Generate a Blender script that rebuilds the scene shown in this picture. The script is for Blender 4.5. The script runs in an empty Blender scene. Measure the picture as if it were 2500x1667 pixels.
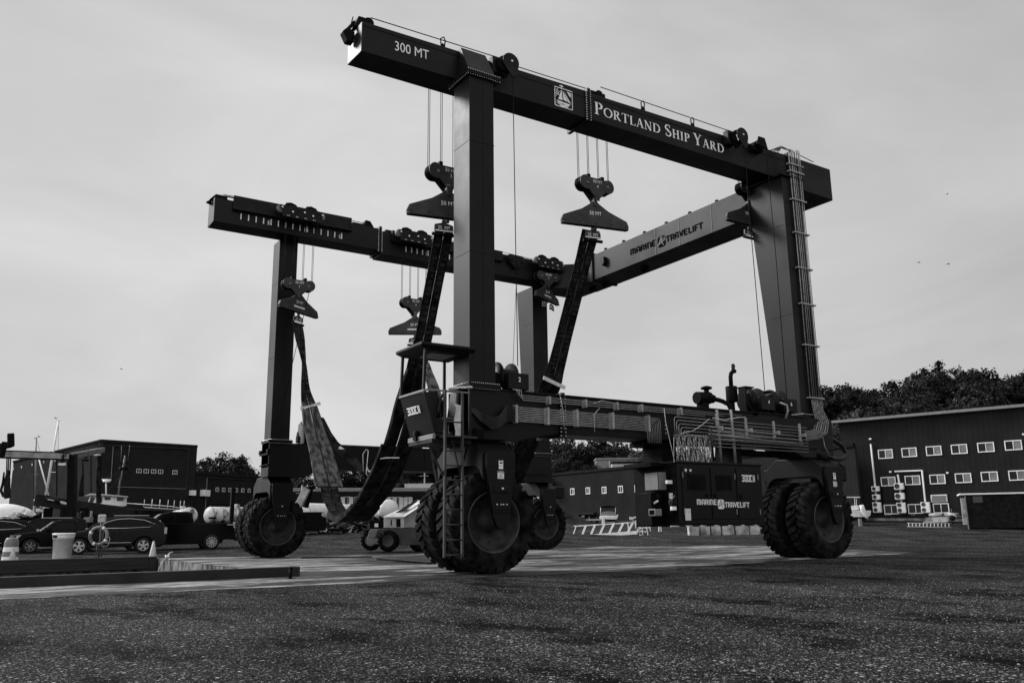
import bpy, bmesh, math, random
from mathutils import Vector, Matrix
random.seed(7)
S = bpy.context.scene
COL = S.collection
PI = math.pi
V = Vector
# ------------------------------------------------------------------ camera
FPX, PITCH, ROLL, YAW = 2081.5, .2135, -.0118, -.5768
CAMP = V((-9.988, -16.8491, 1.0009))
RM = Matrix.Rotation(YAW, 3, 'Z') @ Matrix.Rotation(PI/2+PITCH, 3, 'X') @ Matrix.Rotation(ROLL, 3, 'Z')
cd = bpy.data.cameras.new('camera'); cam = bpy.data.objects.new('camera', cd); COL.objects.link(cam)
cam.matrix_world = Matrix.Translation(CAMP) @ RM.to_4x4()
cd.sensor_width = 36; cd.lens = 36*FPX/2500; cd.clip_end = 3000; cd.clip_start = .1
S.camera = cam
S.render.resolution_x = 1024; S.render.resolution_y = 682
S.view_settings.view_transform = 'Standard'; S.view_settings.look = 'None'
S.view_settings.exposure = 0.0; S.view_settings.gamma = 1
# survey helpers: turn a sighting into a point on a known vertical/horizontal plane of the yard
FW = V((-math.sin(YAW), math.cos(YAW), 0)); RT = V((FW.y, -FW.x, 0))
def ray(u, v): return RM @ V(((u-1250)/FPX, -(v-833.5)/FPX, -1))
def onY(u, v, y): d = ray(u, v); return CAMP + d*((y-CAMP.y)/d.y)
def onX(u, v, x): d = ray(u, v); return CAMP + d*((x-CAMP.x)/d.x)
def onZ(u, v, z=0): d = ray(u, v); return CAMP + d*((z-CAMP.z)/d.z)
def onD(u, v, D): d = ray(u, v); return CAMP + d*(D/d.dot(FW))
def depth(x, y): return (x-CAMP.x)*FW.x + (y-CAMP.y)*FW.y
def terr(x, y):
    d = depth(x, y)
    return 0 if d < 44 else min(1.45, (d-44)*.034) if d < 95 else 1.45+min(3, max(0, (d-140)*.03))
def gp(u, D):                                                        # ground point seen at column u, D metres ahead
    p = onD(u, 1285, D); return V((p.x, p.y, terr(p.x, p.y)))
# ------------------------------------------------------------------ world and sun
W = bpy.data.worlds.new('World'); S.world = W; W.use_nodes = True
nt = W.node_tree; N = nt.nodes; L = nt.links; N.clear()
GL = FW*.405-RT*.91; EL = math.radians(33); SUN_D = V((GL.x*math.cos(EL), GL.y*math.cos(EL), math.sin(EL))).normalized()   # towards the hazy sun, out of frame to the left
out = N.new('ShaderNodeOutputWorld'); bg = N.new('ShaderNodeBackground')
sky = N.new('ShaderNodeTexSky'); sky.sky_type = 'NISHITA'; sky.sun_disc = False
sky.sun_elevation = math.asin(SUN_D.z); sky.sun_rotation = math.atan2(SUN_D.x, SUN_D.y)
bw = N.new('ShaderNodeRGBToBW'); L.new(sky.outputs[0], bw.inputs[0])
tc = N.new('ShaderNodeTexCoord')
def lobe(d, x0, x1, y0, y1):
    q = N.new('ShaderNodeVectorMath'); q.operation = 'DOT_PRODUCT'; q.inputs[1].default_value = V(d).normalized()[:]; L.new(tc.outputs['Generated'], q.inputs[0])
    r = N.new('ShaderNodeMapRange'); r.interpolation_type = 'SMOOTHSTEP'
    for i, v in ((1, x0), (2, x1), (3, y0), (4, y1)): r.inputs[i].default_value = v
    L.new(q.outputs['Value'], r.inputs[0]); return r
l1 = lobe(RT*.91-FW*.405, .02, .75, 8.4, 6.4)                         # unseen sky to the right and behind, dimmed to keep near faces dark
l2 = lobe(GL-RT*.12+V((0, 0, .3)), .86, 1.0, 1.0, 3.4)                       # glow added to the unseen left sky for reflections on front-end faces
m0_ = N.new('ShaderNodeMath'); m0_.operation = 'MULTIPLY'; L.new(l1.outputs[0], m0_.inputs[0]); L.new(l2.outputs[0], m0_.inputs[1])
l3 = lobe(-FW-RT*.3+V((0, 0, .35)), -.1, .75, 1.0, 2.3)                  # unseen sky behind the viewer, brightened to lift whites and lettering
mr = N.new('ShaderNodeMath'); mr.operation = 'MULTIPLY'; L.new(m0_.outputs[0], mr.inputs[0]); L.new(l3.outputs[0], mr.inputs[1])
l4 = lobe(FW-RT*.12+V((0, 0, .2)), .76, 1.0, .84, 1.04)                  # a little brighter in front, duller towards the zenith
mq = N.new('ShaderNodeMath'); mq.operation = 'MULTIPLY'; L.new(mr.outputs[0], mq.inputs[0]); L.new(l4.outputs[0], mq.inputs[1]); mr = mq
mp = N.new('ShaderNodeMapping'); mp.inputs['Scale'].default_value = (1, 1, 2.6); L.new(tc.outputs['Generated'], mp.inputs[0])
nz = N.new('ShaderNodeTexNoise'); nz.inputs['Scale'].default_value = 2.3; nz.inputs['Detail'].default_value = 6; nz.inputs['Roughness'].default_value = .52
nz.inputs['Distortion'].default_value = .5
L.new(mp.outputs[0], nz.inputs[0])
m2 = N.new('ShaderNodeMapRange'); 
for i, v in ((1, .3), (2, .7), (3, .84), (4, 1.12)): m2.inputs[i].default_value = v
L.new(nz.outputs[0], m2.inputs[0])
mul = N.new('ShaderNodeMath'); mul.operation = 'MULTIPLY'; L.new(mr.outputs[0], mul.inputs[0]); L.new(m2.outputs[0], mul.inputs[1])
sk = N.new('ShaderNodeMath'); sk.operation = 'MULTIPLY_ADD'; sk.inputs[1].default_value = .04
L.new(bw.outputs[0], sk.inputs[0]); L.new(mul.outputs[0], sk.inputs[2])
L.new(sk.outputs[0], bg.inputs[0]); bg.inputs[1].default_value = .076
L.new(bg.outputs[0], out.inputs[0])
sd = bpy.data.lights.new('sun', 'SUN'); sd.energy = 3.6; sd.angle = math.radians(16); sd.color = (1, 1, 1)
so = bpy.data.objects.new('sun', sd); COL.objects.link(so); so.rotation_euler = SUN_D.to_track_quat('Z', 'Y').to_euler()
so.location = (-20, 0, 30)
# ------------------------------------------------------------------ materials (monochrome photograph)
MATS = {}
def mat(name, base, rough=.5, spec=.5, metal=0, var=0, vscale=3, bump=0, bscale=60, stretch=None, dark=None, detail=4):
    if name in MATS: return MATS[name]
    m = bpy.data.materials.new(name); m.use_nodes = True; n = m.node_tree.nodes; l = m.node_tree.links
    b = n['Principled BSDF']; b.inputs['Roughness'].default_value = rough; b.inputs['Metallic'].default_value = metal
    b.inputs['Specular IOR Level'].default_value = spec; b.inputs['Base Color'].default_value = (base, base, base, 1)
    t = n.new('ShaderNodeTexCoord'); src = t.outputs['Object']
    if stretch:
        mm = n.new('ShaderNodeMapping'); mm.inputs['Scale'].default_value = stretch; l.new(src, mm.inputs[0]); src = mm.outputs[0]
    if var:
        z = n.new('ShaderNodeTexNoise'); z.inputs['Scale'].default_value = vscale; z.inputs['Detail'].default_value = detail; l.new(src, z.inputs[0])
        r = n.new('ShaderNodeMapRange'); lo = dark if dark is not None else base*(1-var); hi = base*(1+var)
        for i, v in ((1, .34), (2, .66), (3, lo), (4, hi)): r.inputs[i].default_value = v
        l.new(z.outputs[0], r.inputs[0]); l.new(r.outputs[0], b.inputs['Base Color'])
        r2 = n.new('ShaderNodeMapRange')
        for i, v in ((1, .3), (2, .7), (3, min(1, rough*1.2)), (4, rough*.85)): r2.inputs[i].default_value = v
        l.new(z.outputs[0], r2.inputs[0]); l.new(r2.outputs[0], b.inputs['Roughness'])
    if bump:
        z2 = n.new('ShaderNodeTexNoise'); z2.inputs['Scale'].default_value = bscale; z2.inputs['Detail'].default_value = 3; l.new(src, z2.inputs[0])
        bp = n.new('ShaderNodeBump'); bp.inputs['Strength'].default_value = bump; bp.inputs['Distance'].default_value = .01
        l.new(z2.outputs[0], bp.inputs['Height']); l.new(bp.outputs[0], b.inputs['Normal'])
    MATS[name] = m; return m
PAINT = mat('blue_machine_paint', .0032, .45, .2, var=.35, vscale=.9, bump=.05, bscale=45)
PAINTD = mat('blue_machine_paint_worn', .005, .5, .18, var=.3, vscale=3, bump=.08, bscale=30)
BLACKM = mat('black_steel', .003, .6, .08, var=.3, vscale=6)
WHITEP = mat('white_lettering', .8, .6, .3, var=.06, vscale=8)
BLACKL = mat('black_lettering', .006, .95, .0)
STEEL = mat('galvanised_pipe', .3, .35, .5, metal=.35, var=.25, vscale=7)
BOLT = mat('zinc_bolts', .6, .3, .5, metal=.7)
ROPE = mat('wire_rope', .006, .7, .1)
RUBBER = mat('tyre_rubber', .0075, .85, .08, var=.9, vscale=4, bump=.3, bscale=25)
RIMM = mat('wheel_rim_paint', .022, .6, .2, var=.5, vscale=3, bump=.1)
HOSE = mat('hydraulic_hose', .010, .35, .35, var=.3, vscale=9)
SLINGD = mat('dark_sling_web', .010, .8, .08, var=.9, vscale=5, bump=.3, bscale=80, stretch=(1, 1, .4))
SLINGL = mat('sling_sleeve_web', .1, .85, .15, var=.35, vscale=1.6, bump=.15, bscale=40, stretch=(5, 5, .35), dark=.02)
TAPE = mat('white_strap', .6, .6, .3, var=.15, vscale=10)
GREYBOX = mat('grey_painted_steel', .16, .5, .4, var=.08, vscale=5)
DARKG = mat('dark_glass', .01, .08, .6)
LABELM = mat('label_sticker', .6, .5, .3, var=.2, vscale=14)
# ------------------------------------------------------------------ mesh builder
class MB:
    def __init__(s): s.v = []; s.f = []; s.sm = []
    def add(s, vs, fs, smooth=False):
        o = len(s.v); s.v += [tuple(p) for p in vs]; s.f += [tuple(o+i for i in f) for f in fs]; s.sm += [smooth]*len(fs); return s
    def hexa(s, p):                                                   # 8 points: bottom 4 ccw, top 4 ccw
        return s.add(p, [(3, 2, 1, 0), (4, 5, 6, 7), (0, 1, 5, 4), (1, 2, 6, 5), (2, 3, 7, 6), (3, 0, 4, 7)])
    def box(s, x0, x1, y0, y1, z0, z1):
        return s.hexa([(x0, y0, z0), (x1, y0, z0), (x1, y1, z0), (x0, y1, z0), (x0, y0, z1), (x1, y0, z1), (x1, y1, z1), (x0, y1, z1)])
    def obox(s, c, ax, ay, az):                                       # centre and three half vectors
        c = V(c); ax = V(ax); ay = V(ay); az = V(az)
        return s.hexa([c-ax-ay-az, c+ax-ay-az, c+ax+ay-az, c-ax+ay-az, c-ax-ay+az, c+ax-ay+az, c+ax+ay+az, c-ax+ay+az])
    def bar(s, a, b, w, h=None, up=(0, 0, 1)):                         # square bar a->b
        a = V(a); b = V(b); h = h or w; d = (b-a).normalized(); u = V(up)
        if abs(d.dot(u)) > .98: u = V((0, 1, 0))
        x = d.cross(u).normalized(); y = x.cross(d)
        return s.obox((a+b)/2, d*((b-a).length/2), x*(w/2), y*(h/2))
    def prism(s, pts, d):                                             # planar polygon extruded by d
        n = len(pts); d = V(d); p = [V(q) for q in pts]
        fs = [tuple(range(n-1, -1, -1)), tuple(range(n, 2*n))]+[(i, (i+1) % n, n+(i+1) % n, n+i) for i in range(n)]
        return s.add(p+[q+d for q in p], fs)
    def tube(s, pts, r, n=8, caps=True, radii=None):
        P = [V(p) for p in pts]; m = len(P); vs = []; fs = []; ref = None
        for i, p in enumerate(P):
            t = (P[min(i+1, m-1)]-P[max(i-1, 0)]).normalized()
            if ref is None:
                ref = V((0, 0, 1)) if abs(t.z) < .9 else V((1, 0, 0))
            x = (ref-t*ref.dot(t)).normalized(); y = t.cross(x); ref = x
            rr = radii[i] if radii else r
            for k in range(n):
                a = 2*PI*k/n; vs.append(p+x*(rr*math.cos(a))+y*(rr*math.sin(a)))
        for i in range(m-1):
            for k in range(n): fs.append((i*n+k, i*n+(k+1) % n, (i+1)*n+(k+1) % n, (i+1)*n+k))
        if caps: fs += [tuple(range(n-1, -1, -1)), tuple(range((m-1)*n, m*n))]
        s.add(vs, fs, True)
        if caps: s.sm[-2:] = [False, False]
        return s
    def cyl(s, a, b, r, n=16): return s.tube([a, b], r, n)
    def lathe(s, prof, c, ax=(0, 1, 0), n=32, smooth=True):            # prof: (dist along axis, radius)
        c = V(c); ax = V(ax).normalized(); x = V((0, 0, 1)) if abs(ax.z) < .9 else V((1, 0, 0)); x = (x-ax*x.dot(ax)).normalized(); y = ax.cross(x)
        vs = []; fs = []; m = len(prof)
        for (t, r) in prof:
            for k in range(n):
                a = 2*PI*k/n; vs.append(c+ax*t+x*(r*math.cos(a))+y*(r*math.sin(a)))
        for i in range(m-1):
            for k in range(n): fs.append((i*n+k, i*n+(k+1) % n, (i+1)*n+(k+1) % n, (i+1)*n+k))
        return s.add(vs, fs, smooth)
    def quad(s, a, b, c, d): return s.add([a, b, c, d], [(0, 1, 2, 3)])
    def xf(s, M):
        s.v = [tuple(M @ V(p)) for p in s.v]; return s
    def build(s, name, m, parent=None, bevel=0, origin=None, smooth=None):
        me = bpy.data.meshes.new(name); o = V(origin) if origin is not None else None
        vs = s.v if o is None else [tuple(V(p)-o) for p in s.v]
        me.from_pydata(vs, [], s.f); 
        for i, p in enumerate(me.polygons): p.use_smooth = s.sm[i] if smooth is None else smooth
        bm = bmesh.new(); bm.from_mesh(me); bmesh.ops.recalc_face_normals(bm, faces=bm.faces); bm.to_mesh(me); bm.free()
        me.materials.append(m); ob = bpy.data.objects.new(name, me); COL.objects.link(ob)
        if o is not None: ob.location = o
        if parent is not None:
            ob.parent = parent; ob.location = (o if o is not None else V((0, 0, 0)))-gloc(parent)
        if bevel:
            bv = ob.modifiers.new('edge', 'BEVEL'); bv.width = bevel; bv.segments = 2; bv.limit_method = 'ANGLE'; bv.angle_limit = .6; bv.harden_normals = False
        return ob
def build_split(mb, name, m, parent, bevel=0):                           # every loose piece becomes a part of its own
    par = list(range(len(mb.v)))
    def fd(a):
        while par[a] != a: par[a] = par[par[a]]; a = par[a]
        return a
    for f in mb.f:
        for k in f[1:]: par[fd(k)] = fd(f[0])
    g = {}
    for i, f in enumerate(mb.f): g.setdefault(fd(f[0]), []).append(i)
    o = None
    for fs in g.values():
        q = MB(); mp_ = {}
        for i in fs:
            ff = []
            for k in mb.f[i]:
                if k not in mp_: mp_[k] = len(q.v); q.v.append(mb.v[k])
                ff.append(mp_[k])
            q.f.append(tuple(ff)); q.sm.append(mb.sm[i])
        o = q.build(name, m, parent, bevel=bevel)
    return o
def gloc(o):
    p = V((0, 0, 0))
    while o is not None: p += o.location; o = o.parent
    return p
def thing(name, label, cat, loc=(0, 0, 0), group=None):
    o = bpy.data.objects.new(name, None); COL.objects.link(o); o.location = loc; o.empty_display_size = .3
    tag(o, label, cat, group); return o
def tag(o, label, cat, group=None, kind=None):
    if label: o['label'] = label
    if cat: o['category'] = cat
    if group: o['group'] = group
    if kind: o['kind'] = kind
    return o
def struct(o, label=None): o['kind'] = 'structure'; return o
def copy_tree(o, parent=None):
    c = o.copy(); COL.objects.link(c); c.parent = parent
    for ch in list(o.children): copy_tree(ch, c)
    return c
# ------------------------------------------------------------------ lettering
def text(s, org, xd, up, h, m, parent, name='lettering', align='LEFT', bold=0.0, sx=.84):
    cu = bpy.data.curves.new('t', 'FONT'); cu.body = s; cu.size = 1; cu.align_x = align; cu.offset = bold; cu.resolution_u = 3
    ob = bpy.data.objects.new('t', cu); COL.objects.link(ob); dg = bpy.context.evaluated_depsgraph_get(); dg.update()
    me = bpy.data.meshes.new_from_object(ob.evaluated_get(dg)); bpy.data.objects.remove(ob); bpy.data.curves.remove(cu)
    xd = V(xd).normalized(); up = V(up); up = (up-xd*up.dot(xd)).normalized(); k = h/.70; o = V(org)
    b = MB(); b.add([o+xd*(v.co.x*k*sx)+up*(v.co.y*k) for v in me.vertices], [tuple(p.vertices) for p in me.polygons])
    bpy.data.meshes.remove(me)
    return b.build(name, m, parent)
class Glyphs:
    """strokes drawn as polygons on the unit square, used for the serif and the techno lettering"""
    def __init__(s): s.P = []
    def poly(s, *pts): s.P.append(list(pts))
    def st(s, x0, y0, x1, y1, w, w2=None):
        d = V((x1-x0, y1-y0)); n = V((-d.y, d.x)).normalized(); w2 = w2 or w
        s.poly((x0-n.x*w/2, y0-n.y*w/2), (x1-n.x*w2/2, y1-n.y*w2/2), (x1+n.x*w2/2, y1+n.y*w2/2), (x0+n.x*w/2, y0+n.y*w/2))
    def arc(s, cx, cy, rx, ry, a0, a1, thin, thick, n=14):
        for i in range(n):
            q = []
            for a in (a0+(a1-a0)*i/n, a0+(a1-a0)*(i+1)/n):
                a = math.radians(a); t = thin+(thick-thin)*abs(math.cos(a)); q.append(((cx+(rx-t/2)*math.cos(a), cy+(ry-t/2)*math.sin(a)), (cx+(rx+t/2)*math.cos(a), cy+(ry+t/2)*math.sin(a))))
            s.poly(q[0][0], q[0][1], q[1][1], q[1][0])
def serif(ch):
    g = Glyphs(); T, t, sf = .17, .055, .05
    def stem(x): g.st(x, 0, x, 1, T)
    def sl(x, y, w=.34): g.poly((x-w/2, y-sf/2), (x+w/2, y-sf/2), (x+w/2, y+sf/2), (x-w/2, y+sf/2))
    lo, hi = sf/2, 1-sf/2; w = .8
    if ch == 'P': stem(.2); sl(.2, lo); g.st(.06, hi, .4, hi, sf); g.arc(.36, .74, .27, .235, -90, 90, t, T); g.st(.2, .505, .38, .505, t); w = .72
    elif ch == 'R': stem(.2); sl(.2, lo); g.st(.06, hi, .4, hi, sf); g.arc(.36, .76, .25, .215, -90, 90, t, T); g.st(.2, .54, .38, .54, t); g.st(.42, .52, .76, .02, T); sl(.8, lo, .2); w = .92
    elif ch == 'O': g.arc(.5, .5, .42, .48, 0, 360, t, T, 26); w = 1.0
    elif ch == 'D': stem(.2); g.st(.06, hi, .42, hi, sf); g.st(.06, lo, .42, lo, sf); g.arc(.4, .5, .44, .475, -90, 90, t, T); w = .95
    elif ch == 'T': stem(.42); sl(.42, lo); g.st(.03, hi, .81, hi, t); g.st(.05, 1, .05, .78, t); g.st(.79, 1, .79, .78, t); w = .84
    elif ch == 'L': stem(.2); sl(.2, hi); g.st(.06, lo, .66, lo, t); g.st(.64, 0, .66, .26, t); w = .7
    elif ch == 'A': g.st(.14, 0, .44, 1, t*1.2); g.st(.44, 1, .76, 0, T); g.st(.24, .34, .62, .34, t); sl(.13, lo, .26); sl(.78, lo, .32); w = .9
    elif ch == 'N': g.st(.18, 0, .18, 1, t*1.3); g.st(.14, 1, .78, 0, T); g.st(.78, 0, .78, 1, t*1.3); sl(.18, lo, .28); sl(.1, hi, .2); sl(.78, hi, .28); w = .96
    elif ch == 'H': stem(.2); stem(.74); g.st(.2, .52, .74, .52, t); [sl(x, y) for x in (.2, .74) for y in (lo, hi)]; w = .94
    elif ch == 'I': stem(.22); sl(.22, lo); sl(.22, hi); w = .44
    elif ch == 'Y': g.st(.4, 0, .4, .48, T); g.st(.12, 1, .4, .44, T); g.st(.7, 1, .4, .44, t*1.2); sl(.4, lo); sl(.12, hi, .3); sl(.7, hi, .24); w = .82
    elif ch == 'S': g.arc(.34, .74, .22, .23, 60, 250, t*1.3, T*.8); g.arc(.34, .25, .24, .24, -130, 70, t*1.3, T*.8); g.st(.24, .62, .44, .4, T); g.st(.5, .98, .5, .74, t); g.st(.14, .26, .14, .02, t); w = .66
    return g.P, w
def techno(ch):
    g = Glyphs(); T = .18; a, b, lo, hi = .11, .59, .09, .91; w = .72
    if ch == 'M': g.st(.12, 0, .12, .8, T); g.st(.48, 0, .48, .8, T); g.st(.84, 0, .84, .8, T); g.st(.12, hi, .76, hi, T); g.arc(.72, .8, .12, .1, 0, 90, T, T, 4); g.st(.02, .9, .12, .9, T); w = 1.0
    elif ch == 'A': g.st(a, 0, a, .85, T); g.st(b, 0, b, .85, T); g.st(a, hi, b, hi, T); g.st(a+.1, .4, b-.1, .4, T*.8)
    elif ch == 'R': g.st(a, 0, a, 1, T); g.st(b, .5, b, .85, T); g.st(a+.1, hi, b, hi, T); g.st(a+.1, .48, b, .48, T*.8); g.st(.42, .44, .62, 0, T)
    elif ch == 'I': g.st(a, 0, a, 1, T); w = .3
    elif ch == 'N': g.st(a, 0, a, 1, T); g.st(a+.1, hi, b-.1, hi, T); g.st(b, 0, b, .85, T)
    elif ch == 'E': g.st(a, 0, a, 1, T); g.st(a+.1, hi, .64, hi, T); g.st(a+.1, .5, .58, .5, T*.8); g.st(a+.1, lo, .64, lo, T); w = .74
    elif ch == 'T': g.st(.34, 0, .34, .8, T); g.st(0, hi, .7, hi, T); w = .72
    elif ch == 'V': g.st(a-.06, 1, .34, .08, T); g.st(.64, 1, .36, .08, T)
    elif ch == 'L': g.st(a, 0, a, 1, T); g.st(a+.1, lo, .6, lo, T); w = .64
    elif ch == 'F': g.st(a, 0, a, 1, T); g.st(a+.1, hi, .6, hi, T); g.st(a+.1, .48, .54, .48, T*.8); w = .62
    elif ch == '3': g.st(0, hi, b, hi, T); g.st(.12, .5, b, .5, T*.9); g.st(0, lo, b, lo, T); g.st(b, .02, b, .42, T); g.st(b, .58, b, .98, T)
    elif ch == '0': g.st(a, 0, a, 1, T); g.st(b, 0, b, 1, T); g.st(a+.1, hi, b-.1, hi, T); g.st(a+.1, lo, b-.1, lo, T)
    elif ch == 'C': g.st(a, 0, a, 1, T); g.st(a+.1, hi, b+.04, hi, T); g.st(a+.1, lo, b+.04, lo, T)
    return g.P, w
def strokes(words, org, xd, up, h, m, parent, font=serif, gap=.1, space=.5, small=1.0, sx=1.0, name='lettering', fit=None):
    """words: string; with small<1 the letters after each capital are set as small capitals; fit = total length"""
    items = []; x = 0; first = True
    for ch in words:
        if ch == ' ': x += space; first = True; continue
        k = 1.0 if first else small; P, w = font(ch); items.append((P, x, k)); x += (w+gap)*k; first = False
    tot = x-gap; kx = fit/tot if fit else h*sx
    xd = V(xd).normalized(); up = V(up); up = (up-xd*up.dot(xd)).normalized(); nn = xd.cross(up).normalized(); o = V(org); b = MB(); c = 0
    for P, x0, k in items:
        for q in P:
            c += 1; b.add([o+xd*((x0+px*k)*kx)+up*(py*k*h)+nn*(.0003*(c % 7)) for px, py in q], [tuple(range(len(q)))])
    return b.build(name, m, parent)
# ================================================================== TRAVEL LIFT
lift = thing('travel_lift', 'huge dark boat hoist on four pairs of tyres, top beam lettered PORTLAND SHIP YARD', 'boat hoist', (0, 0, 0))
# --- side top beams
def bolts_line(mb, a, b, n, r=.018, nrm=(0, -1, 0)):
    a = V(a); b = V(b); nn = V(nrm)
    for i in range(n):
        p = a.lerp(b, i/(n-1)); mb.tube([p, p+nn*.022], r, 6)
nb = MB()
nb.hexa([(-3.1, 0, 11.8), (3.5, 0, 11.86), (3.5, .85, 11.86), (-3.1, .85, 11.86), (-3.1, 0, 12.58), (3.5, 0, 12.69), (3.5, .85, 12.69), (-3.1, .85, 12.58)])
nb.hexa([(3.6, 0, 11.86), (11.75, 0, 11.84), (11.75, .85, 11.84), (3.6, .85, 11.86), (3.6, 0, 12.66), (11.75, 0, 12.76), (11.75, .85, 12.76), (3.6, .85, 12.66)])
nbeam = nb.build('top_beam', PAINT, lift, bevel=.018)
fl = MB(); fl.box(3.5, 3.545, -.06, .91, 11.78, 12.76); fl.box(3.555, 3.6, -.06, .91, 11.78, 12.76)
fl.box(11.75, 11.8, -.06, .91, 11.74, 12.83)
f1 = build_split(fl, 'joint_flange', PAINT, nbeam, bevel=.006)
bl = MB()
for x in (3.47, 3.61): bolts_line(bl, (x, -.03, 11.82), (x, -.03, 12.72), 14)
bl.build('flange_bolts', BOLT, f1)
w = MB(); w.box(-3.05, 3.45, -.012, 0.002, 12.47, 12.485); w.box(3.65, 11.7, -.012, 0.002, 12.53, 12.545); w.build('weld_seam', PAINTD, nbeam)
text('300 MT', (-2.27, -.008, 12.09), (1, 0, .03), (0, 0, 1), .245, WHITEP, nbeam)
strokes('PORTLAND SHIP YARD', (3.77, -.006, 12.08), (5.05, 0, .03), (0, 0, 1), .36, WHITEP, nbeam, serif, gap=.07, space=.34, small=.76, fit=5.05)
# shipyard crest: frame, sails, hull, waves
g = MB(); cx, cz, hw, hh = 2.72, 12.24, .29, .27; q = -.007
def fq(x0, z0, x1, z1, wd=.02, k=0): 
    a = V((cx+x0*hw, q-k, cz+z0*hh)); b = V((cx+x1*hw, q-k, cz+z1*hh)); d = (b-a).normalized(); n = V((0, 1, 0)).cross(d)*wd/2; g.add([a-n, b-n, b+n, a+n], [(0, 1, 2, 3)])
for i, e in enumerate(((-1, -1, 1, -1), (1, -1, 1, 1), (1, 1, -1, 1), (-1, 1, -1, -1))): fq(*e, .022, .0003*i)
def tri(*p, k=0): g.add([(cx+a*hw, q-.001-k, cz+b*hh) for a, b in p], [tuple(range(len(p)))])
tri((-.62, -.28), (-.1, -.22), (-.28, .72)); tri((.0, -.2), (.5, -.3), (-.12, .8)); tri((.55, -.32), (.85, -.4), (-.02, .85)); tri((-.85, -.4), (.8, -.5), (.55, -.68), (-.6, -.6))
fq(-.2, -.3, -.22, 1.25, .018, .0005); fq(-.9, -.02, -.3, .75, .01, .0006); tri((-.5, 1.2), (.0, 1.16), (-.1, 1.34), (-.4, 1.3))
for i in range(6): z = -.68-.05*i; fq(-.9+.13*i, z, -.35+.13*i, z+.06, .012, .001); fq(.05-.1*i, z, .6-.05*i, z-.05, .012, .0012)
for i in range(4): fq(.3+.1*i, .9-.13*i, .9, .7-.13*i, .02, .001); fq(-.9, .9-.2*i, -.62+.05*i, .82-.2*i, .02, .0011)
g.build('crest_lettering', WHITEP, nbeam)
# rear stub where the cross beam is bolted on
st = MB(); st.hexa([(11.8, -.02, 11.66), (13.98, -.02, 11.62), (13.98, 1.2, 11.62), (11.8, 1.2, 11.66), (11.8, -.02, 12.77), (13.98, -.02, 12.76), (13.98, 1.2, 12.76), (11.8, 1.2, 12.77)])
st.build('beam_end_box', PAINT, nbeam, bevel=.04)
# far beam
fb = MB(); fb.box(-3.1, 3.36, 13.4, 14.25, 11.88, 12.8); fb.box(3.46, 12.0, 13.4, 14.25, 11.72, 12.72)
fbeam = fb.build('top_beam', PAINT, lift, bevel=.018)
fl = MB(); fl.box(3.36, 3.405, 13.34, 14.3, 11.8, 12.88); fl.box(3.415, 3.46, 13.34, 14.3, 11.8, 12.88); f2 = build_split(fl, 'joint_flange', PAINT, fbeam)
bl = MB(); [bolts_line(bl, (x, 13.37, 11.85), (x, 13.37, 12.82), 14) for x in (3.33, 3.48)]; bl.build('flange_bolts', BOLT, f2)
rl = MB(); rl.box(-2.45, 2.15, 13.22, 13.395, 12.42, 12.46); rl.box(-2.45, 2.15, 13.30, 13.395, 12.47, 12.98); rl.box(3.9, 9.2, 13.22, 13.395, 12.32, 12.36); rl.box(3.9, 9.2, 13.3, 13.395, 12.37, 12.8)
rl.box(-2.8, -2.45, 13.3, 13.36, 12.86, 12.9)
build_split(rl, 'trolley_rail', PAINTD, fbeam, bevel=.008)
tk = MB(); x0 = onY(587.8, 538, 13.39).x; x1 = onY(833.6, 583, 13.39).x
for i in range(15): x = x0+(x1-x0)*i/14; tk.box(x-.02, x+.02, 13.383, 13.398, 12.13-.004*i, 12.36-.004*i)
y0 = onY(991, 613, 13.39).x; dx = (onY(1045, 625, 13.39).x-y0)/4
for i in range(14): x = y0+dx*i; tk.box(x-.022, x+.022, 13.383, 13.398, 12.02, 12.24)
build_split(tk, 'scale_mark', WHITEP, fbeam)
for i, s_ in ((4, '5'), (9, '10'), (14, '15')):
    x = x0+(x1-x0)*i/14; text(s_, (x-.05, 13.375, 12.13-.004*i), (1, 0, 0), (0, 0, 1), .15, WHITEP, fbeam, align='RIGHT' if i == 4 else 'CENTER', bold=.02)
text('5', (y0+dx*4-.04, 13.375, 12.02), (1, 0, 0), (0, 0, 1), .15, WHITEP, fbeam, align='RIGHT', bold=.02)
# cross beam at the rear with chamfered corners
cb = MB(); cb.prism([(12.6, 1.2, 11.52), (12.6, 12.7, 11.45), (12.6, 12.7, 12.62), (12.6, 1.2, 12.66)], (1.3, 0, 0))
cb.prism([(11.75, 13.42, 11.47), (12.605, 12.7, 11.47), (13.9, 12.7, 11.47), (13.9, 14.25, 11.47), (11.75, 14.25, 11.47)], (0, 0, 1.14))
cb.prism([(11.78, 1.205, 11.68), (12.6, 1.9, 11.54), (13.88, 1.9, 11.54), (13.88, 1.205, 11.68)], (0, 0, 1.03))
cbeam = cb.build('cross_beam', PAINT, lift, bevel=.03)
fl = MB(); fl.box(12.53, 13.95, 11.33, 11.39, 11.42, 12.72); fl.box(12.53, 13.95, 11.26, 11.32, 11.42, 12.72); f3 = build_split(fl, 'joint_flange', PAINT, cbeam)
bl = MB(); bolts_line(bl, (12.56, 11.42, 11.47), (12.56, 11.42, 12.66), 15, .014, (-1, 0, 0)); bl.build('flange_bolts', BOLT, f3)
w = MB(); [w.box(12.588, 12.602, y-.008, y+.008, 11.52, 12.6) for y in (7.25, 5.9, 4.2)]; w.box(12.588, 12.602, 11.4, 12.7, 12.15, 12.16); w.build('weld_seam', GREYBOX, cbeam)
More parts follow.
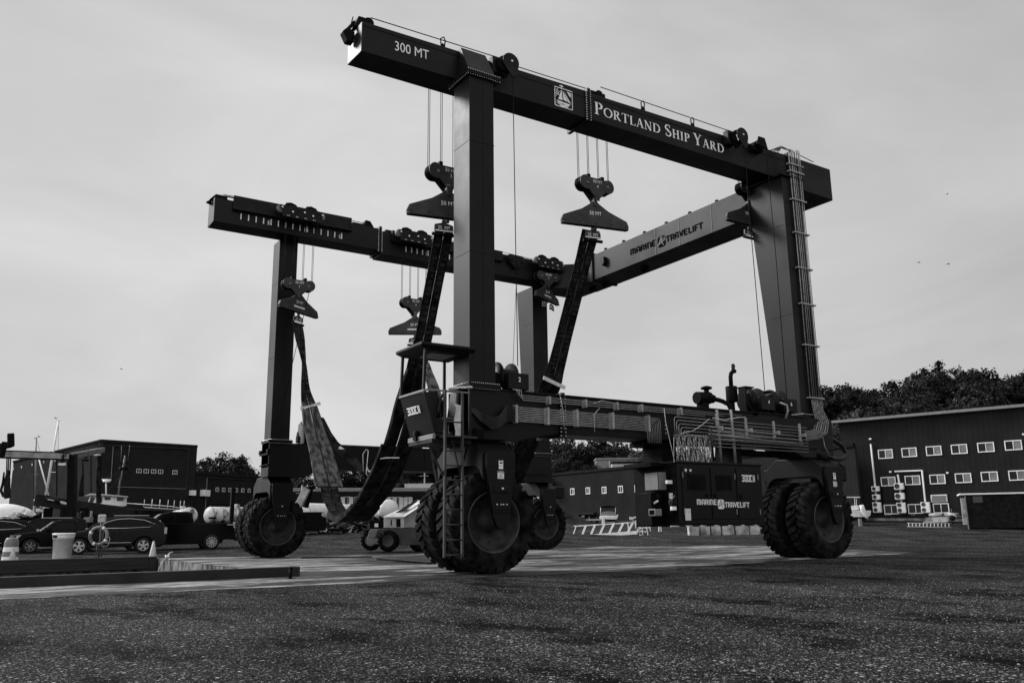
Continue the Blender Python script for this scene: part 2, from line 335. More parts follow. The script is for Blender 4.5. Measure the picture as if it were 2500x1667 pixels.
bt = MB(); bt.prism([(12.6, 10.35, 12.28), (12.6, 10.62, 12.28), (12.6, 10.62, 12.0), (12.6, 10.48, 11.9), (12.6, 10.35, 12.0)], (-.16, 0, 0)); bt.build('limit_bracket', PAINTD, cbeam)
bt = MB(); [bt.box(12.62, 12.72, y, y+.1, 12.63, 12.72) for y in (2.6, 3.9, 5.3, 6.6, 7.9, 9.2, 10.4)]; [bt.box(13.2, 13.4, y, y+.25, 11.3, 11.5) for y in (11.2, 8.6, 12.1)]; build_split(bt, 'lifting_lug', BLACKM, cbeam)
zz = lambda y: 11.85
strokes('MARINE', (12.585, 8.79, 11.92), (0, -1, -.01), (0, 0, 1), .25, BLACKL, cbeam, techno, gap=.05, fit=1.58)
def liftlogo(c, xd, up, h, m, m2, parent):
    c = V(c); xd = V(xd); up = V(up); nn = xd.cross(up); b = MB(); n = 20; pts = []
    for i in range(n):
        a = 2*PI*i/n; sx = abs(math.cos(a))**.45*(1 if math.cos(a) > 0 else -1); sz = abs(math.sin(a))**.45*(1 if math.sin(a) > 0 else -1)
        pts.append(c+xd*(sx*h*.5)+up*(sz*h*.5))
    b.add(pts, [tuple(range(n))]); o = b.build('emblem', m, parent); d = MB()
    for k, (x0, z0, x1, z1, wd) in enumerate(((-.55, -.28, .55, .1, .06), (-.4, -.3, -.05, .36, .05), (.02, .36, .02, -.1, .05), (.02, -.1, .3, -.4, .06), (-.3, -.02, .5, .28, .04), (-.1, .38, .16, .38, .05))):
        a = c+xd*(x0*h)+up*(z0*h)+nn*(.003+.0004*k); e = c+xd*(x1*h)+up*(z1*h)+nn*(.003+.0004*k); t = (e-a).normalized(); s_ = nn.cross(t)*(wd*h/2); d.add([a-s_, e-s_, e+s_, a+s_], [(0, 1, 2, 3)])
    d.build('emblem_lines', m2, parent)
liftlogo((12.585, 6.9, 11.97), (0, -1, 0), (0, 0, 1), .44, BLACKL, GREYBOX, cbeam)
strokes('TRAVELIFT', (12.585, 6.64, 11.85), (0, -1, -.01), (0, 0, 1), .25, BLACKL, cbeam, techno, gap=.05, fit=2.0)
# --- legs
def leg(x0, x1, y0, y1, z0, z1, ytop=None):
    m = MB(); yt = ytop or y1
    m.hexa([(x0, y0, z0), (x1, y0, z0), (x1, y1, z0), (x0, y1, z0), (x0, y0, z1), (x1, y0, z1), (x1, yt, z1), (x0, yt, z1)])
    l_ = m.build('leg', PAINT, lift, bevel=.015)
    f = MB(); f.box(x0-.08, x1+.1, y0-.08, max(y1, .1 if y1 < 5 else 0)+.08, z0-.03, z0+.02); f.box(x0-.08, x1+.1, y0-.08, y1+.08, z0-.085, z0-.035)
    ff = f.build('leg_flange', PAINT, l_, bevel=.005)
    b = MB(); bolts_line(b, (x0-.04, y0-.045, z0+.02), (x1+.06, y0-.045, z0+.02), 16, .014, (0, 0, 1)); bolts_line(b, (x0-.04, y0-.045, z0-.11), (x1+.06, y0-.045, z0-.11), 16, .014, (0, 0, 1))
    bolts_line(b, (x0-.045, y0-.03, z0+.02), (x0-.045, y1, z0+.02), 14, .014, (0, 0, 1)); b.build('flange_bolts', BOLT, ff)
    w = MB(); w.box((x0+x1)/2+.02, (x0+x1)/2+.035, y0-.006, y0+.01, z0, z1)
    for z in (z1-1.7, z0+3.1): w.box(x0-.006, x1+.006, y0-.007, y1, z, z+.014)
    w.build('weld_seam', PAINTD, l_)
    return l_
ln = leg(-.55, .13, -.6, .17, 4.12, 11.68)
cp = MB(); cp.hexa([(-.57, -.63, 11.78), (.2, -.63, 11.78), (.2, -.005, 11.78), (-.57, -.005, 11.78), (-.52, -.12, 12.66), (.2, -.12, 12.66), (.2, -.005, 12.66), (-.52, -.005, 12.66)]); cp.build('beam_cap', PAINT, ln, bevel=.012)
cp = MB(); cp.box(-.66, .3, -.7, .3, 11.69, 11.73); cp.box(-.66, .3, -.7, .3, 11.74, 11.78); c2 = cp.build('leg_flange', PAINT, ln, bevel=.004)
b = MB(); bolts_line(b, (-.62, -.67, 11.66), (.27, -.67, 11.66), 15, .015, (0, 0, 1)); bolts_line(b, (-.62, -.67, 11.785), (.27, -.67, 11.785), 15, .013, (0, 0, 1)); bolts_line(b, (-.63, -.62, 11.66), (-.63, .25, 11.66), 12, .015, (0, 0, 1)); b.build('flange_bolts', BOLT, c2)
leg(-.43, .28, 14.08, 14.85, 4.18, 11.87)
lr = leg(11.0, 11.9, -.35, .48, 4.14, 11.83, 1.12)
cp = MB(); cp.box(10.9, 12.0, -.45, 1.2, 11.74, 11.79); cp.build('leg_flange', PAINT, lr)
leg(11.3, 12.1, 14.1, 14.95, 4.1, 11.7, 15.4)
# --- lower beams
lb = MB(); lb.box(-.55, 12.1, -.55, .38, 3.12, 4.03)
lb.prism([(-.55, -.57, 4.03), (-.55, -.57, 2.9), (.75, -.57, 2.9), (1.75, -.57, 3.12), (1.9, -.57, 4.03)], (0, .97, 0))
lb.prism([(10.0, -.53, 3.12), (10.7, -.53, 2.86), (12.1, -.53, 2.86), (12.1, -.53, 3.12)], (0, .87, 0))
lbn = lb.build('lower_beam', PAINT, lift, bevel=.015)
f = MB(); f.box(1.95, 1.99, -.64, .45, 3.05, 4.1); f.box(2.0, 2.04, -.64, .45, 3.05, 4.1); build_split(f, 'joint_flange', PAINT, lbn)
b = MB(); bolts_line(b, (1.93, -.6, 3.08), (1.93, -.6, 4.05), 12, .016); bolts_line(b, (2.06, -.6, 3.08), (2.06, -.6, 4.05), 12, .016); bolts_line(b, (5.28, -.58, 3.3), (5.28, -.58, 3.6), 4, .016); b.build('flange_bolts', BOLT, lbn)
w = MB(); w.box(-.56, 10.9, -.6, -.52, 4.03, 4.06); build_split(w, 'top_lip', PAINTD, lbn)
lb = MB(); lb.box(-.45, 12.2, 14.15, 15.0, 3.2, 4.1); lb.prism([(-.45, 14.12, 4.1), (-.45, 14.12, 2.86), (.9, 14.12, 2.86), (1.6, 14.12, 3.2), (1.7, 14.12, 4.1)], (0, .9, 0)); lb.prism([(10.2, 14.13, 3.2), (10.8, 14.13, 2.86), (12.2, 14.13, 2.86), (12.2, 14.13, 3.2)], (0, .86, 0))
lbf = lb.build('lower_beam', PAINT, lift, bevel=.015)
w = MB(); w.box(1.7, 11.9, 14.06, 14.16, 3.2, 3.24); w.box(1.7, 11.9, 14.1, 14.16, 4.1, 4.13); [w.box(x, x+.03, 14.13, 14.16, 3.24, 4.1) for x in (5.9, 8.4)]; build_split(w, 'top_lip', PAINTD, lbf)
w = MB(); w.box(-.5, -.46, 14.1, 15.06, 3.28, 3.32); w.box(-.52, -.44, 14.95, 15.15, 3.72, 3.86); w.box(-.52, -.44, 14.05, 14.25, 3.72, 3.86); w.box(-.5, -.45, 14.1, 15.1, 3.66, 3.73); build_split(w, 'light_bracket', BLACKM, lbf)
# --- wheels
R = 1.1
def tyre_mb(c, wd):
    m = MB(); x, y, z = c; h = wd/2
    prof = [(-h*.62, .63), (-h*.9, .67), (-h, .78), (-h*1.02, .87), (-h*.96, .96), (-h*.86, 1.03), (-h*.5, 1.045), (0, 1.05), (h*.5, 1.045), (h*.86, 1.03), (h*.96, .96), (h*1.02, .87), (h, .78), (h*.9, .67), (h*.62, .63)]
    m.lathe(prof, c, (0, 1, 0), 60)
    nl = 30
    for sgn in (-1, 1):
        for k in range(nl):
            a0 = 2*PI*(k+(.5 if sgn > 0 else 0))/nl; dw = 2*PI/nl*.70
            def pt(t, r, a): return (x+r*math.sin(a), y+t*sgn*h, z+r*math.cos(a))
            sl = .17; jit = random.uniform(-.004, .004)
            rows = [(.985, .955, .99, 0), (.95, 1.02, 1.078, .01), (.86, 1.03, 1.097, .03), (.5, 1.04, 1.1+jit, .085), (.05, 1.045, 1.1+jit, sl)]
            vs = []
            for (t, ri, ro, o) in rows:
                o = -o*sgn*1.0 if False else o
                vs += [pt(t, ri, a0+o), pt(t, ro, a0+o+.008), pt(t, ro, a0+o+dw-.008), pt(t, ri, a0+o+dw)]
            fs = []
            for i in range(4):
                b_ = i*4
                for e in range(3): fs.append((b_+e, b_+e+1, b_+e+5, b_+e+4))
            fs += [(0, 1, 2, 3), (19, 18, 17, 16)]
            m.add(vs, fs)
    return m
def wheel(cx_, y0, face):                                             # y0 = outer plane towards viewer side, two tyres side by side along y
    for k in range(2):
        yc = y0+.37+k*1.02
        m = MB(); s_ = -1
        for s_ in (-1, 1):
            m.lathe([(s_*.37*.62, .66), (s_*.3, .655), (s_*.3, .625), (s_*.16, .6), (s_*.1, .5), (s_*.1, .36), (s_*.06, .33), (s_*.06, .2), (s_*.16, .18), (s_*.16, .001)], (cx_, yc, R), (0, 1, 0), 40)
        lp_ = MB().lathe([(-.29, .635), (-.335, .645), (-.335, .668), (-.29, .68)], (cx_, yc, R), (0, 1, 0), 48)
        for a in range(10):
            an = 2*PI*a/10; m.cyl((cx_+.42*math.sin(an), yc-.1, R+.42*math.cos(an)), (cx_+.42*math.sin(an), yc-.14, R+.42*math.cos(an)), .02, 6)
        m.cyl((cx_-.33, yc-.12, R+.22), (cx_-.33, yc-.10, R+.22), .055, 12)
        wo = m.build('wheel', RIMM, lift)
        tyre_mb((cx_, yc, R), .72).build('tyre', RUBBER, wo); lp_.build('rim_lip', mat('rim_lip_paint', .04, .45, .3, var=.4, vscale=5), wo)
wheel(.03, -.70, 0); wheel(11.45, -.70, 0); wheel(.05, 14.2, 0); wheel(11.9, 14.2, 0)
# --- yokes (inverted U over each pair of tyres)
def yoke(cx_, y0, col_z, motor=False, labels=False):
    m = MB(); ya, yb = y0-.02, y0+1.76; zb = 2.3
    hw = .5
    # bridge with arched underside, seen from the front end
    prof = [(ya-.13, 2.58), (ya+.28, 2.88), (yb-.28, 2.88), (yb+.13, 2.58), (yb+.13, 1.98), (yb-.0, 2.22), (yb-.2, 2.32), (ya+.2, 2.32), (ya-.0, 2.22), (ya-.13, 1.98)]
    m.prism([(cx_-hw+.08, y, z) for y, z in prof], (2*hw-.14, 0, 0))
    k = m.build('yoke', PAINT, lift, bevel=.02)
    for s_, yp in ((-1, ya-.13), (1, yb+.13)):
        p = MB(); o = [(-.37, 2.6), (-.37, 2.3), (-.22, 1.33), (-.2, 1.2), (-.12, 1.0), (-.06, .95), (.06, .95), (.12, 1.0), (.2, 1.2), (.22, 1.33), (.37, 2.3), (.37, 2.6)]
        p.prism([(cx_+x, yp, z) for x, z in o], (0, s_*.12, 0)); pp = p.build('yoke_plate', PAINT, k, bevel=.015)
        if s_ < 0:
            d = MB(); yy = yp-.12; d.box(cx_-.2, cx_+.2, yy-.03, yy, 1.72, 1.86); d.box(cx_-.22, cx_+.22, yy-.03, yy, 1.36, 1.4); d.box(cx_-.22, cx_+.22, yy-.03, yy, 1.3, 1.33); d.box(cx_-.36, cx_+.36, yy-.008, yy, 2.29, 2.3)
            build_split(d, 'axle_bracket', PAINTD, k, bevel=.006)
            d = MB(); [d.cyl((cx_+x, yy, 1.47), (cx_+x, yy-.03, 1.47), .016, 8) for x in (-.13, -.03, .03, .12)]; d.box(cx_-.02, cx_+.03, yy-.045, yy-.031, 1.79, 1.83); d.build('bracket_bolts', BOLT, k)
            if labels:
                d = MB(); d.box(cx_-.1, cx_+.06, yy-.006, yy, 2.02, 2.19); d.box(cx_-.07, cx_+.04, yy-.006, yy, 2.23, 2.42); dd = build_split(d, 'warning_label', WHITEP, k)
                d = MB(); d.box(cx_-.098, cx_+.058, yy-.008, yy-.0065, 2.155, 2.188); d.box(cx_-.05, cx_+.02, yy-.008, yy-.0065, 2.345, 2.38); d.box(cx_-.06, cx_+.03, yy-.008, yy-.0065, 2.405, 2.418); build_split(d, 'label_band', BLACKM, k)
                for i, t_ in enumerate(('DANGER',)): text(t_, (cx_-.075, yy-.009, 2.16), (1, 0, 0), (0, 0, 1), .022, WHITEP, k)
                for i, t_ in enumerate(('STAND CLEAR', 'WHEN', 'MACHINE IS', 'OPERATING')): text(t_, (cx_-.02, yy-.0075, 2.122-.029*i), (1, 0, 0), (0, 0, 1), .019, BLACKL, k, align='CENTER', bold=.02)
    c = MB(); yc = y0+.87; c.cyl((cx_-.05, yc-.3, 2.86), (cx_-.05, yc-.3, 3.2), .42, 28); c.build('slew_ring', PAINTD, k)
    if motor:
        c = MB(); c.box(cx_+.42, cx_+1.1, y0+.1, y0+.95, 2.2, 2.72); c.build('drive_motor_box', PAINT, k, bevel=.06)
yoke(.03, -.70, 2.9, labels=True); yoke(11.45, -.70, 2.9, True, True); yoke(.05, 14.2, 2.9); yoke(11.9, 14.2, 2.9, True)
b = MB(); b.box(-.5, -.2, -.63, -.585, 2.95, 3.1); b.box(-.44, -.4, -.65, -.6, 2.92, 3.14); b.build('warning_lamp', BLACKM, lift)
# drag link and steering cylinder behind the rear wheels
b = MB(); b.cyl((8.2, -.1, 2.95), (10.2, -.1, 2.95), .09, 14); b.cyl((10.2, -.1, 2.95), (10.9, -.1, 2.92), .035, 10); b.build('steering_cylinder', BLACKM, lift)
# --- trolleys
def trolley(xc, z0, wd, y=13.2):
    m = MB(); h = wd/2
    for yy in (y, y-.36 if y > 7 else y+.36):
        m.prism([(xc-h*.86, yy, z0), (xc+h*.92, yy, z0-.02), (xc+h*.92, yy, z0+.42), (xc+h*.6, yy, z0+.46), (xc-h*.5, yy, z0+.47), (xc-h, yy, z0+.4), (xc-h*.86, yy, z0+.2)], (0, .03, 0))
    t = m.build('trolley', PAINTD, lift, bevel=.006)
    yy = y-.18 if y > 7 else y+.18
    for dx_, dz, r in ((-.88*h, .34, .15), (-.42*h, .22, .12), (.1*h, .28, .08), (.48*h, .2, .12), (.9*h, .3, .15)):
        s_ = MB(); s_.cyl((xc+dx_, yy-.08, z0+dz), (xc+dx_, yy+.08, z0+dz), r, 22); s_.build('sheave', GREYBOX if r > .13 else BLACKM, t)
        s_ = MB(); s_.cyl((xc+dx_, y-.4, z0+dz), (xc+dx_, y-.36, z0+dz), .035, 12); s_.build('pin', BOLT, t)
    for dx_ in (-.45, .45):
        s_ = MB(); s_.prism([(xc+h*dx_-.28, yy-.05, z0+.44), (xc+h*dx_+.28, yy-.05, z0+.44), (xc+h*dx_+.2, yy-.05, z0+.58), (xc+h*dx_, yy-.05, z0+.64), (xc+h*dx_-.18, yy-.05, z0+.6)], (0, .12, 0)); s_.build('sheave_guard', BLACKM, t, bevel=.02)
    d = MB()
    for i in range(4): [d.box(xc+h*(-.6+.38*i)+e-.012, xc+h*(-.6+.38*i)+e+.012, y-.365, y-.36, z0+.04, z0+.07) for e in (-.03, .03)]
    d.build('bolts', BOLT, t)
T1 = .0; trolley(-.02, 12.36, 1.75); trolley(4.75, 12.28, 1.55); trolley(11.45, 12.24, 1.5)
for xc in (-.2, 4.55, 10.9): trolley(xc, 12.32, 1.4, y=.95)
b = MB(); b.prism([(9.3, 13.2, 12.6), (9.55, 13.2, 12.72), (10.2, 13.2, 12.68), (10.45, 13.2, 12.5), (10.1, 13.2, 12.15), (9.75, 13.2, 12.13), (9.45, 13.2, 12.4)], (0, .05, 0)); b.cyl((9.55, 13.26, 12.55), (9.55, 13.15, 12.55), .13, 16); b.cyl((10.2, 13.26, 12.5), (10.2, 13.15, 12.5), .13, 16); b.cyl((9.9, 13.26, 12.25), (9.9, 13.14, 12.25), .04, 16); b.build('trolley_motor_plate', PAINTD, lift, bevel=.01)
# --- rope sheaves and guides on the near beam
def headsheave(x, z, r=.2, big=True):
    m = MB(); n = 14; pts = [(x+r*math.cos(a), -.42, z+r*math.sin(a)) for a in [PI*i/n-.2 for i in range(n+1)]]; pts += [(x-r*.9, -.42, z-.12), (x+.02, -.42, z-.4), (x+.16, -.42, z-.4)]
    m.prism(pts, (0, .04, 0)); m.box(x-.42, x-.12, -.2, -.004, z-.28, z+.16)
    t = m.build('head_sheave', PAINTD, lift, bevel=.006)
    s_ = MB(); s_.lathe([(-.05, r*.5), (-.05, r*.98), (-.02, r*.8), (.02, r*.8), (.05, r*.98), (.05, r*.5)], (x-.1, -.3, z-.06), (.35, 1, 0), 28); s_.prism([(x-.34, -.3, z+.05), (x-.2, -.3, z+.1), (x-.02, -.3, z-.35), (x-.14, -.3, z-.42)], (0, .1, 0)); s_.build('sheave', BLACKM, t)
    s_ = MB(); s_.cyl((x+.02, -.44, z+.02), (x+.02, -.40, z+.02), .03, 12); s_.build('pin', BOLT, t)
headsheave(.78, 12.52, .24); headsheave(9.25, 12.66, .24)
b = MB(); b.cyl((10.25, -.28, 12.66), (10.25, -.1, 12.66), .17, 20); b.prism([(10.0, -.32, 12.6), (10.1, -.32, 12.88), (10.38, -.32, 12.88), (10.5, -.32, 12.5)], (0, .04, 0)); b.box(9.98, 10.4, -.2, -.003, 12.45, 12.7); b.build('head_sheave', BLACKM, lift, bevel=.01)
e = MB(); e.prism([(-3.16, .3, 12.6), (-3.06, .3, 12.9), (-2.72, .3, 12.9), (-2.66, .3, 12.78), (-2.7, .3, 12.61)], (0, .25, 0)); e.cyl((-2.8, .28, 12.8), (-2.8, .57, 12.8), .13, 16); e.prism([(-3.42, .36, 12.42), (-3.3, .36, 12.56), (-3.12, .36, 12.48), (-3.14, .36, 12.2), (-3.3, .36, 12.2)], (0, .22, 0)); e.bar((-3.1, .45, 12.8), (-3.3, .45, 12.5), .08, .08); e.build('end_sheave_box', BLACKM, lift, bevel=.02)
e = MB(); e.prism([(-3.2, 13.7, 12.82), (-3.0, 13.7, 13.05), (-2.6, 13.7, 13.05), (-2.55, 13.7, 12.88), (-2.8, 13.7, 12.82)], (0, .25, 0)); e.prism([(-3.3, 13.75, 12.72), (-3.15, 13.75, 12.83), (-3.1, 13.75, 12.66)], (0, .2, 0)); e.bar((-3.0, 13.85, 12.95), (-3.22, 13.85, 12.75), .06, .06); e.build('end_sheave_box', BLACKM, lift, bevel=.02)
e = MB(); e.box(3.85, 4.4, .25, .6, 12.7, 12.95); e.cyl((4.15, .2, 12.86), (4.15, .6, 12.86), .13, 14); build_split(e, 'rope_roller', BLACKM, lift, bevel=.02)
e = MB(); e.box(12.9, 13.45, .3, .7, 12.76, 12.93); build_split(e, 'rope_roller', BLACKM, lift, bevel=.05)
e = MB(); e.box(2.3, 3.0, 13.6, 13.9, 12.8, 12.95); e.prism([(2.7, 13.55, 12.8), (2.85, 13.55, 13.12), (3.05, 13.55, 13.1), (3.25, 13.55, 12.8)], (0, .3, 0)); e.box(3.75, 4.3, 13.6, 13.9, 12.72, 12.9); build_split(e, 'rope_roller', BLACKM, lift, bevel=.02)
for (u, v) in ((1081, 102), (1569, 252), (1690, 292)):
    p = onY(u, v, .4); z0 = 12.62 if u < 1200 else 12.72
    e = MB(); e.prism([(p.x-.06, .38, z0), (p.x+.1, .38, z0), (p.x+.06, .38, z0+.3), (p.x-.02, .38, z0+.34), (p.x-.1, .38, z0+.2)], (0, .06, 0))
    e.tube([(p.x-.04, .41, z0+.28), (p.x-.06, .41, z0+.46), (p.x+.03, .41, z0+.54), (p.x+.08, .41, z0+.44), (p.x+.05, .41, z0+.28)], .018, 6); e.build('rope_guide', BLACKM, lift)
def rope(pts, r=.014): MB().tube(pts, r, 6).build('travel_rope', ROPE, lift)
P = lambda u, v, y=.4: onY(u, v, y)
rope([P(905, 44), P(1225, 144)]); rope([P(862, 42), P(852, 78)]); rope([P(1466, 213), P(1792, 324)]); rope([P(1945, 376), P(1986, 396)]); rope([P(1262, 163), P(1435, 218)])
rope([P(545, 475, 13.8), P(690, 503, 13.8)]); rope([P(780, 523, 13.8), P(900, 547, 13.8)]); rope([P(1205, 610, 13.8), P(1342, 643, 13.8)], .012); rope([P(1050, 576, 13.8), P(1180, 604, 13.8)], .012)
# winch ropes
rope([onY(1252, 188, -.3), onY(1264, 893, -.2)], .012); rope([onY(1819, 365, -.3), onY(1826, 480, -.4), onY(1867, 953, -.3)], .012); rope([onY(1872, 385, -.2), onY(1896, 647, -.4), onY(1921, 970, -.4)], .012)
rope([(9.8, 13.1, 12.1), (9.85, 13.9, 4.6)], .012); rope([(.45, 13.1, 9.6), (-.1, 14.3, 4.8)], .012)
# --- winches
def winch(x, y, z, num, box=True, ax=(1, 0, 0), s=1.0, ym=-.66):
    m = MB(); m.lathe([(0, .001), (0, .36*s), (.03, .36*s), (.03, .22*s), (.4*s, .22*s), (.4*s, .36*s), (.43*s, .36*s), (.43*s, .001)], (x, y, z+.34*s), ax, 30)
    m.box(x-.12, x+.6*s, y-.3, y+.45, z-.06, z+.02)
    wn = m.build('winch', PAINTD, lift)
    h = MB(); h.cyl((x-.16, y-.05, z+.3*s), (x-.01, y-.05, z+.3*s), .15*s, 16); h.box(x-.22, x-.02, y-.28, y-.02, z+.02, z+.26*s); h.build('winch_motor', BLACKM, wn, bevel=.01)
    b_ = MB(); b_.box(x+.02, x+.58*s, ym, ym+.3, z+.0, z+.38*s); b_.build('number_plate', PAINT, wn, bevel=.01)
    if num: text(num, (x+.32*s, ym-.008, z+.18*s), (1, 0, 0), (0, 0, 1), .105, WHITEP, wn, 'number', 'CENTER', bold=.02)
    return wn
winch(.42, -.12, 4.08, '2'); winch(8.9, -.12, 4.14, '4'); winch(9.86, -.12, 4.14, '6')
winch(10.2, 14.6, 4.12, '5', ym=14.1); winch(.9, 14.6, 4.15, None, ym=14.1); winch(5.2, 14.6, 4.12, '3', ym=14.1)
b = MB()
for x in (.75, 1.25): b.prism([(x, 13.95, 4.1), (x, 14.0, 4.62), (x, 14.25, 4.95), (x, 14.55, 4.85), (x, 14.7, 4.1)], (.05, 0, 0))
build_split(b, 'winch_frame', GREYBOX, lift, bevel=.01)
p_ = MB(); q0 = onY(1796, 950, -.3); p_.box(8.4, 8.46, -.55, -.3, 4.05, 4.76); p_.box(8.4, 8.75, -.57, -.25, 4.74, 4.78); p_.box(9.35, 9.8, -.3, .1, 4.72, 4.76); p_.tube([(8.5, -.45, 4.6), (8.5, -.52, 4.3), (8.62, -.55, 4.1), (8.8, -.6, 4.0)], .05, 10); p_.tube([(8.62, -.45, 4.6), (8.7, -.5, 4.35), (8.85, -.55, 4.05)], .035, 10); build_split(p_, 'valve_block', BLACKM, lift)
p_ = MB(); p_.tube([(9.75, -.6, 4.4), (9.95, -.68, 4.32), (9.98, -.68, 4.15), (9.93, -.62, 3.95)], .035, 10); p_.build('winch_hose', STEEL, lift)
# --- air cleaner and exhaust on the lower beam
a = MB(); a.cyl((7.05, 0, 4.42), (7.55, 0, 4.45), .17, 24); a.cyl((7.55, 0, 4.45), (7.7, 0, 4.43), .12, 20); a.box(7.15, 7.4, -.12, .12, 4.0, 4.3); a.build('air_cleaner', BLACKM, lift, bevel=.01)
a = MB(); a.lathe([(0, .001), (0, .1), (.02, .16), (.07, .15), (.1, .06), (.1, .001)], (7.45, 0, 4.68), (0, 0, 1), 24); a.cyl((7.45, 0, 4.5), (7.45, 0, 4.72), .07, 16); a.build('intake_cap', BLACKM, lift)
a = MB(); a.tube([(7.6, 0, 4.44), (7.9, 0, 4.42), (8.02, -.05, 4.38), (8.08, -.2, 4.28), (8.08, -.3, 4.1)], .065, 14); a.build('intake_pipe', BLACKM, lift)
XE = onY(1786, 957, 0).x
a = MB(); a.cyl((XE, 0, 4.4), (XE, 0, 4.85), .165, 24); a.cyl((XE, 0, 4.0), (XE, 0, 4.42), .07, 14); a.build('silencer', BLACKM, lift, bevel=.02)
a = MB(); a.tube([(XE, 0, 4.85), (XE, 0, 5.13), (XE+.03, 0, 5.23), (XE+.12, 0, 5.3), (XE+.2, 0, 5.31)], .06, 14); a.prism([(XE+.14, -.05, 5.34), (XE+.17, -.05, 5.46), (XE+.12, -.05, 5.52), (XE+.11, -.05, 5.36)], (0, .1, 0)); a.build('exhaust_stack', BLACKM, lift)
a = MB()
for u0, v0, u1, v1 in ((1750, 1000, 1761, 1130), (1784, 1000, 1796, 1130)):
    a.tube([onY(u0, v0, -.75), onY(u1, v1, -.75)], .038, 12)
build_split(a, 'exhaust_downpipe', STEEL, lift)
CLAMP = mat('pale_pipe_clamp', .28, .5, .4, var=.2, vscale=5)
# --- hydraulic pipe runs on the near lower beam
def piperun(pts_list, r, name='hydraulic_pipes'):
    m = MB()
    for pts in pts_list: m.tube(pts, r, 6)
    return m.build(name, STEEL, lift)
L1 = []
for i in range(9):
    z = 3.66-.04*i; x1_ = 5.0-.055*i
    L1.append([(-.3, -.6, 3.5-.01*i), (.0, -.62, 3.45-.045*i), (.25, -.7, 3.4-.04*i), (.5, -.7, z), (3, -.7, z), (x1_-.05, -.7, z), (x1_, -.7, z-.05), (x1_, -.7, 3.0)])
L1n = [[(p[0]+.0, p[1], p[2]) for p in q] for q in L1]
piperun([[(.55, -.7, 3.66-.04*i), (4.95-.055*i, -.7, 3.64-.04*i), (5.0-.055*i, -.7, 3.59-.04*i), (5.0-.055*i, -.7, 3.02)] for i in range(9)], .009)
m = MB()
for i in range(9): z = 3.66-.04*i; m.tube([(-.5, -.59, 3.6-.012*i), (-.3, -.66, 3.46-.02*i-.03*(i % 2)), (-.05, -.72, 3.36-.03*i), (.15, -.72, 3.42-.03*i), (.35, -.7, z-.01), (.57, -.7, z)], .017, 8)
m.build('hose_bundle', HOSE, lift)
piperun([[(.55+.05*i, -.66, 4.07), (.62+.06*i, -.72, 4.05), (.64+.06*i, -.72, 3.98-.055*i), (.68+.06*i, -.72, 3.93-.05*i), (4, -.72, 3.92-.05*i), (8.0-.7*i, -.72, 3.9-.05*i)] for i in range(3)], .011)
m = MB()
for x in (.62, 1.5, 2.35, 3.45, 4.62): m.box(x-.025, x+.025, -.73, -.56, 3.3, 3.71)
for x in (1.55, 2.62, 3.6, 4.4, 5.75): m.box(x-.02, x+.02, -.74, -.56, 3.78, 3.97)
build_split(m, 'pipe_clamp', CLAMP, lift, bevel=.004)
L2 = []
for i in range(9):
    u = 1648+5*i; v = 1017+8.6*i; zt = onY(u, v, -.8).z; xl = onY(u, 1060, -.8).x
    L2.append([(xl, -.8, 3.08), (xl, -.8, zt-.05), (xl+.05, -.8, zt), (7.0, -.8, zt-.01), (10.6, -.8, zt-.02)])
piperun(L2, .0095)
piperun([[onY(1730, 1041+i*9, -.95), onY(1960, 1066+i*9, -.95)] for i in range(3)]+[[onY(1735, 1060+i*10, -.9), onY(1960, 1074+i*10, -.9)] for i in range(2)], .013)
m = MB()
for u, v0, v1 in ((1749, 1010, 1040), (1820, 1020, 1068), (1888, 1028, 1072), (1951, 1034, 1078), (1755, 1040, 1052), (1827, 1046, 1056), (1894, 1052, 1062), (1958, 1058, 1066)):
    a_ = onY(u, v0, -.86); b_ = onY(u, v1, -.86); m.box(a_.x-.028, a_.x+.028, -.885 if v0 < 1040 else -.99, -.83, b_.z, a_.z)
build_split(m, 'pipe_clamp', CLAMP, lift, bevel=.004)
# the curtain of corrugated hoses down to the engine house
hc = mat('spiral_guard_hose', .22, .35, .6, metal=.3, var=.9, vscale=16, dark=.012, stretch=(1, 1, 1.2))
m = MB()
for i in range(20):
    u = 1651+i*4.4; pa = onY(u, 1062, -.86); pb = onY(u+3+random.uniform(-1.5, 1.5), 1130, -.86); n = 22; pts = []; rad = []
    for k in range(n+1):
        t = k/n; p = pa.lerp(pb, t); p.x += .02*math.sin(t*5+i*2.1); p.y += .015*math.sin(t*7+i); pts.append(p); rad.append(.02 if k % 2 else .016)
    m.tube(pts, .02, 6, radii=rad)
m.build('hose_curtain', hc, lift)
m = MB(); a_ = onY(1646, 1062, -.86); b_ = onY(1732, 1068, -.86); m.bar(a_, b_, .06, .035); m.build('hose_manifold', GREYBOX, lift)
m = MB(); m.tube([onY(1736, 1045, -.95), onY(1738, 1080, -.95), onY(1742, 1124, -.95)], .03, 10); m.tube([onY(1745, 1052, -.95), onY(1747, 1090, -.95), onY(1746, 1124, -.95)], .015, 8); build_split(m, 'hose_pair', HOSE, lift)
m = MB(); m.tube([onY(1621, 996, -.75), onY(1625, 1030, -.78), onY(1647, 1127, -.95)], .009, 6); m.tube([onY(1655, 1062, -.8), onY(1645, 1068, -.85), onY(1645, 1128, -.95)], .008, 6)
m.tube([onY(1660, 1059, -.97), onY(1690, 1052, -.97), onY(1710, 1040, -.97), onY(1732, 1022, -.97)], .008, 6); m.tube([onY(1740, 1020, -.97), onY(1770, 1025, -.97), onY(1800, 1019, -.97), onY(1820, 1018, -.97)], .01, 6)
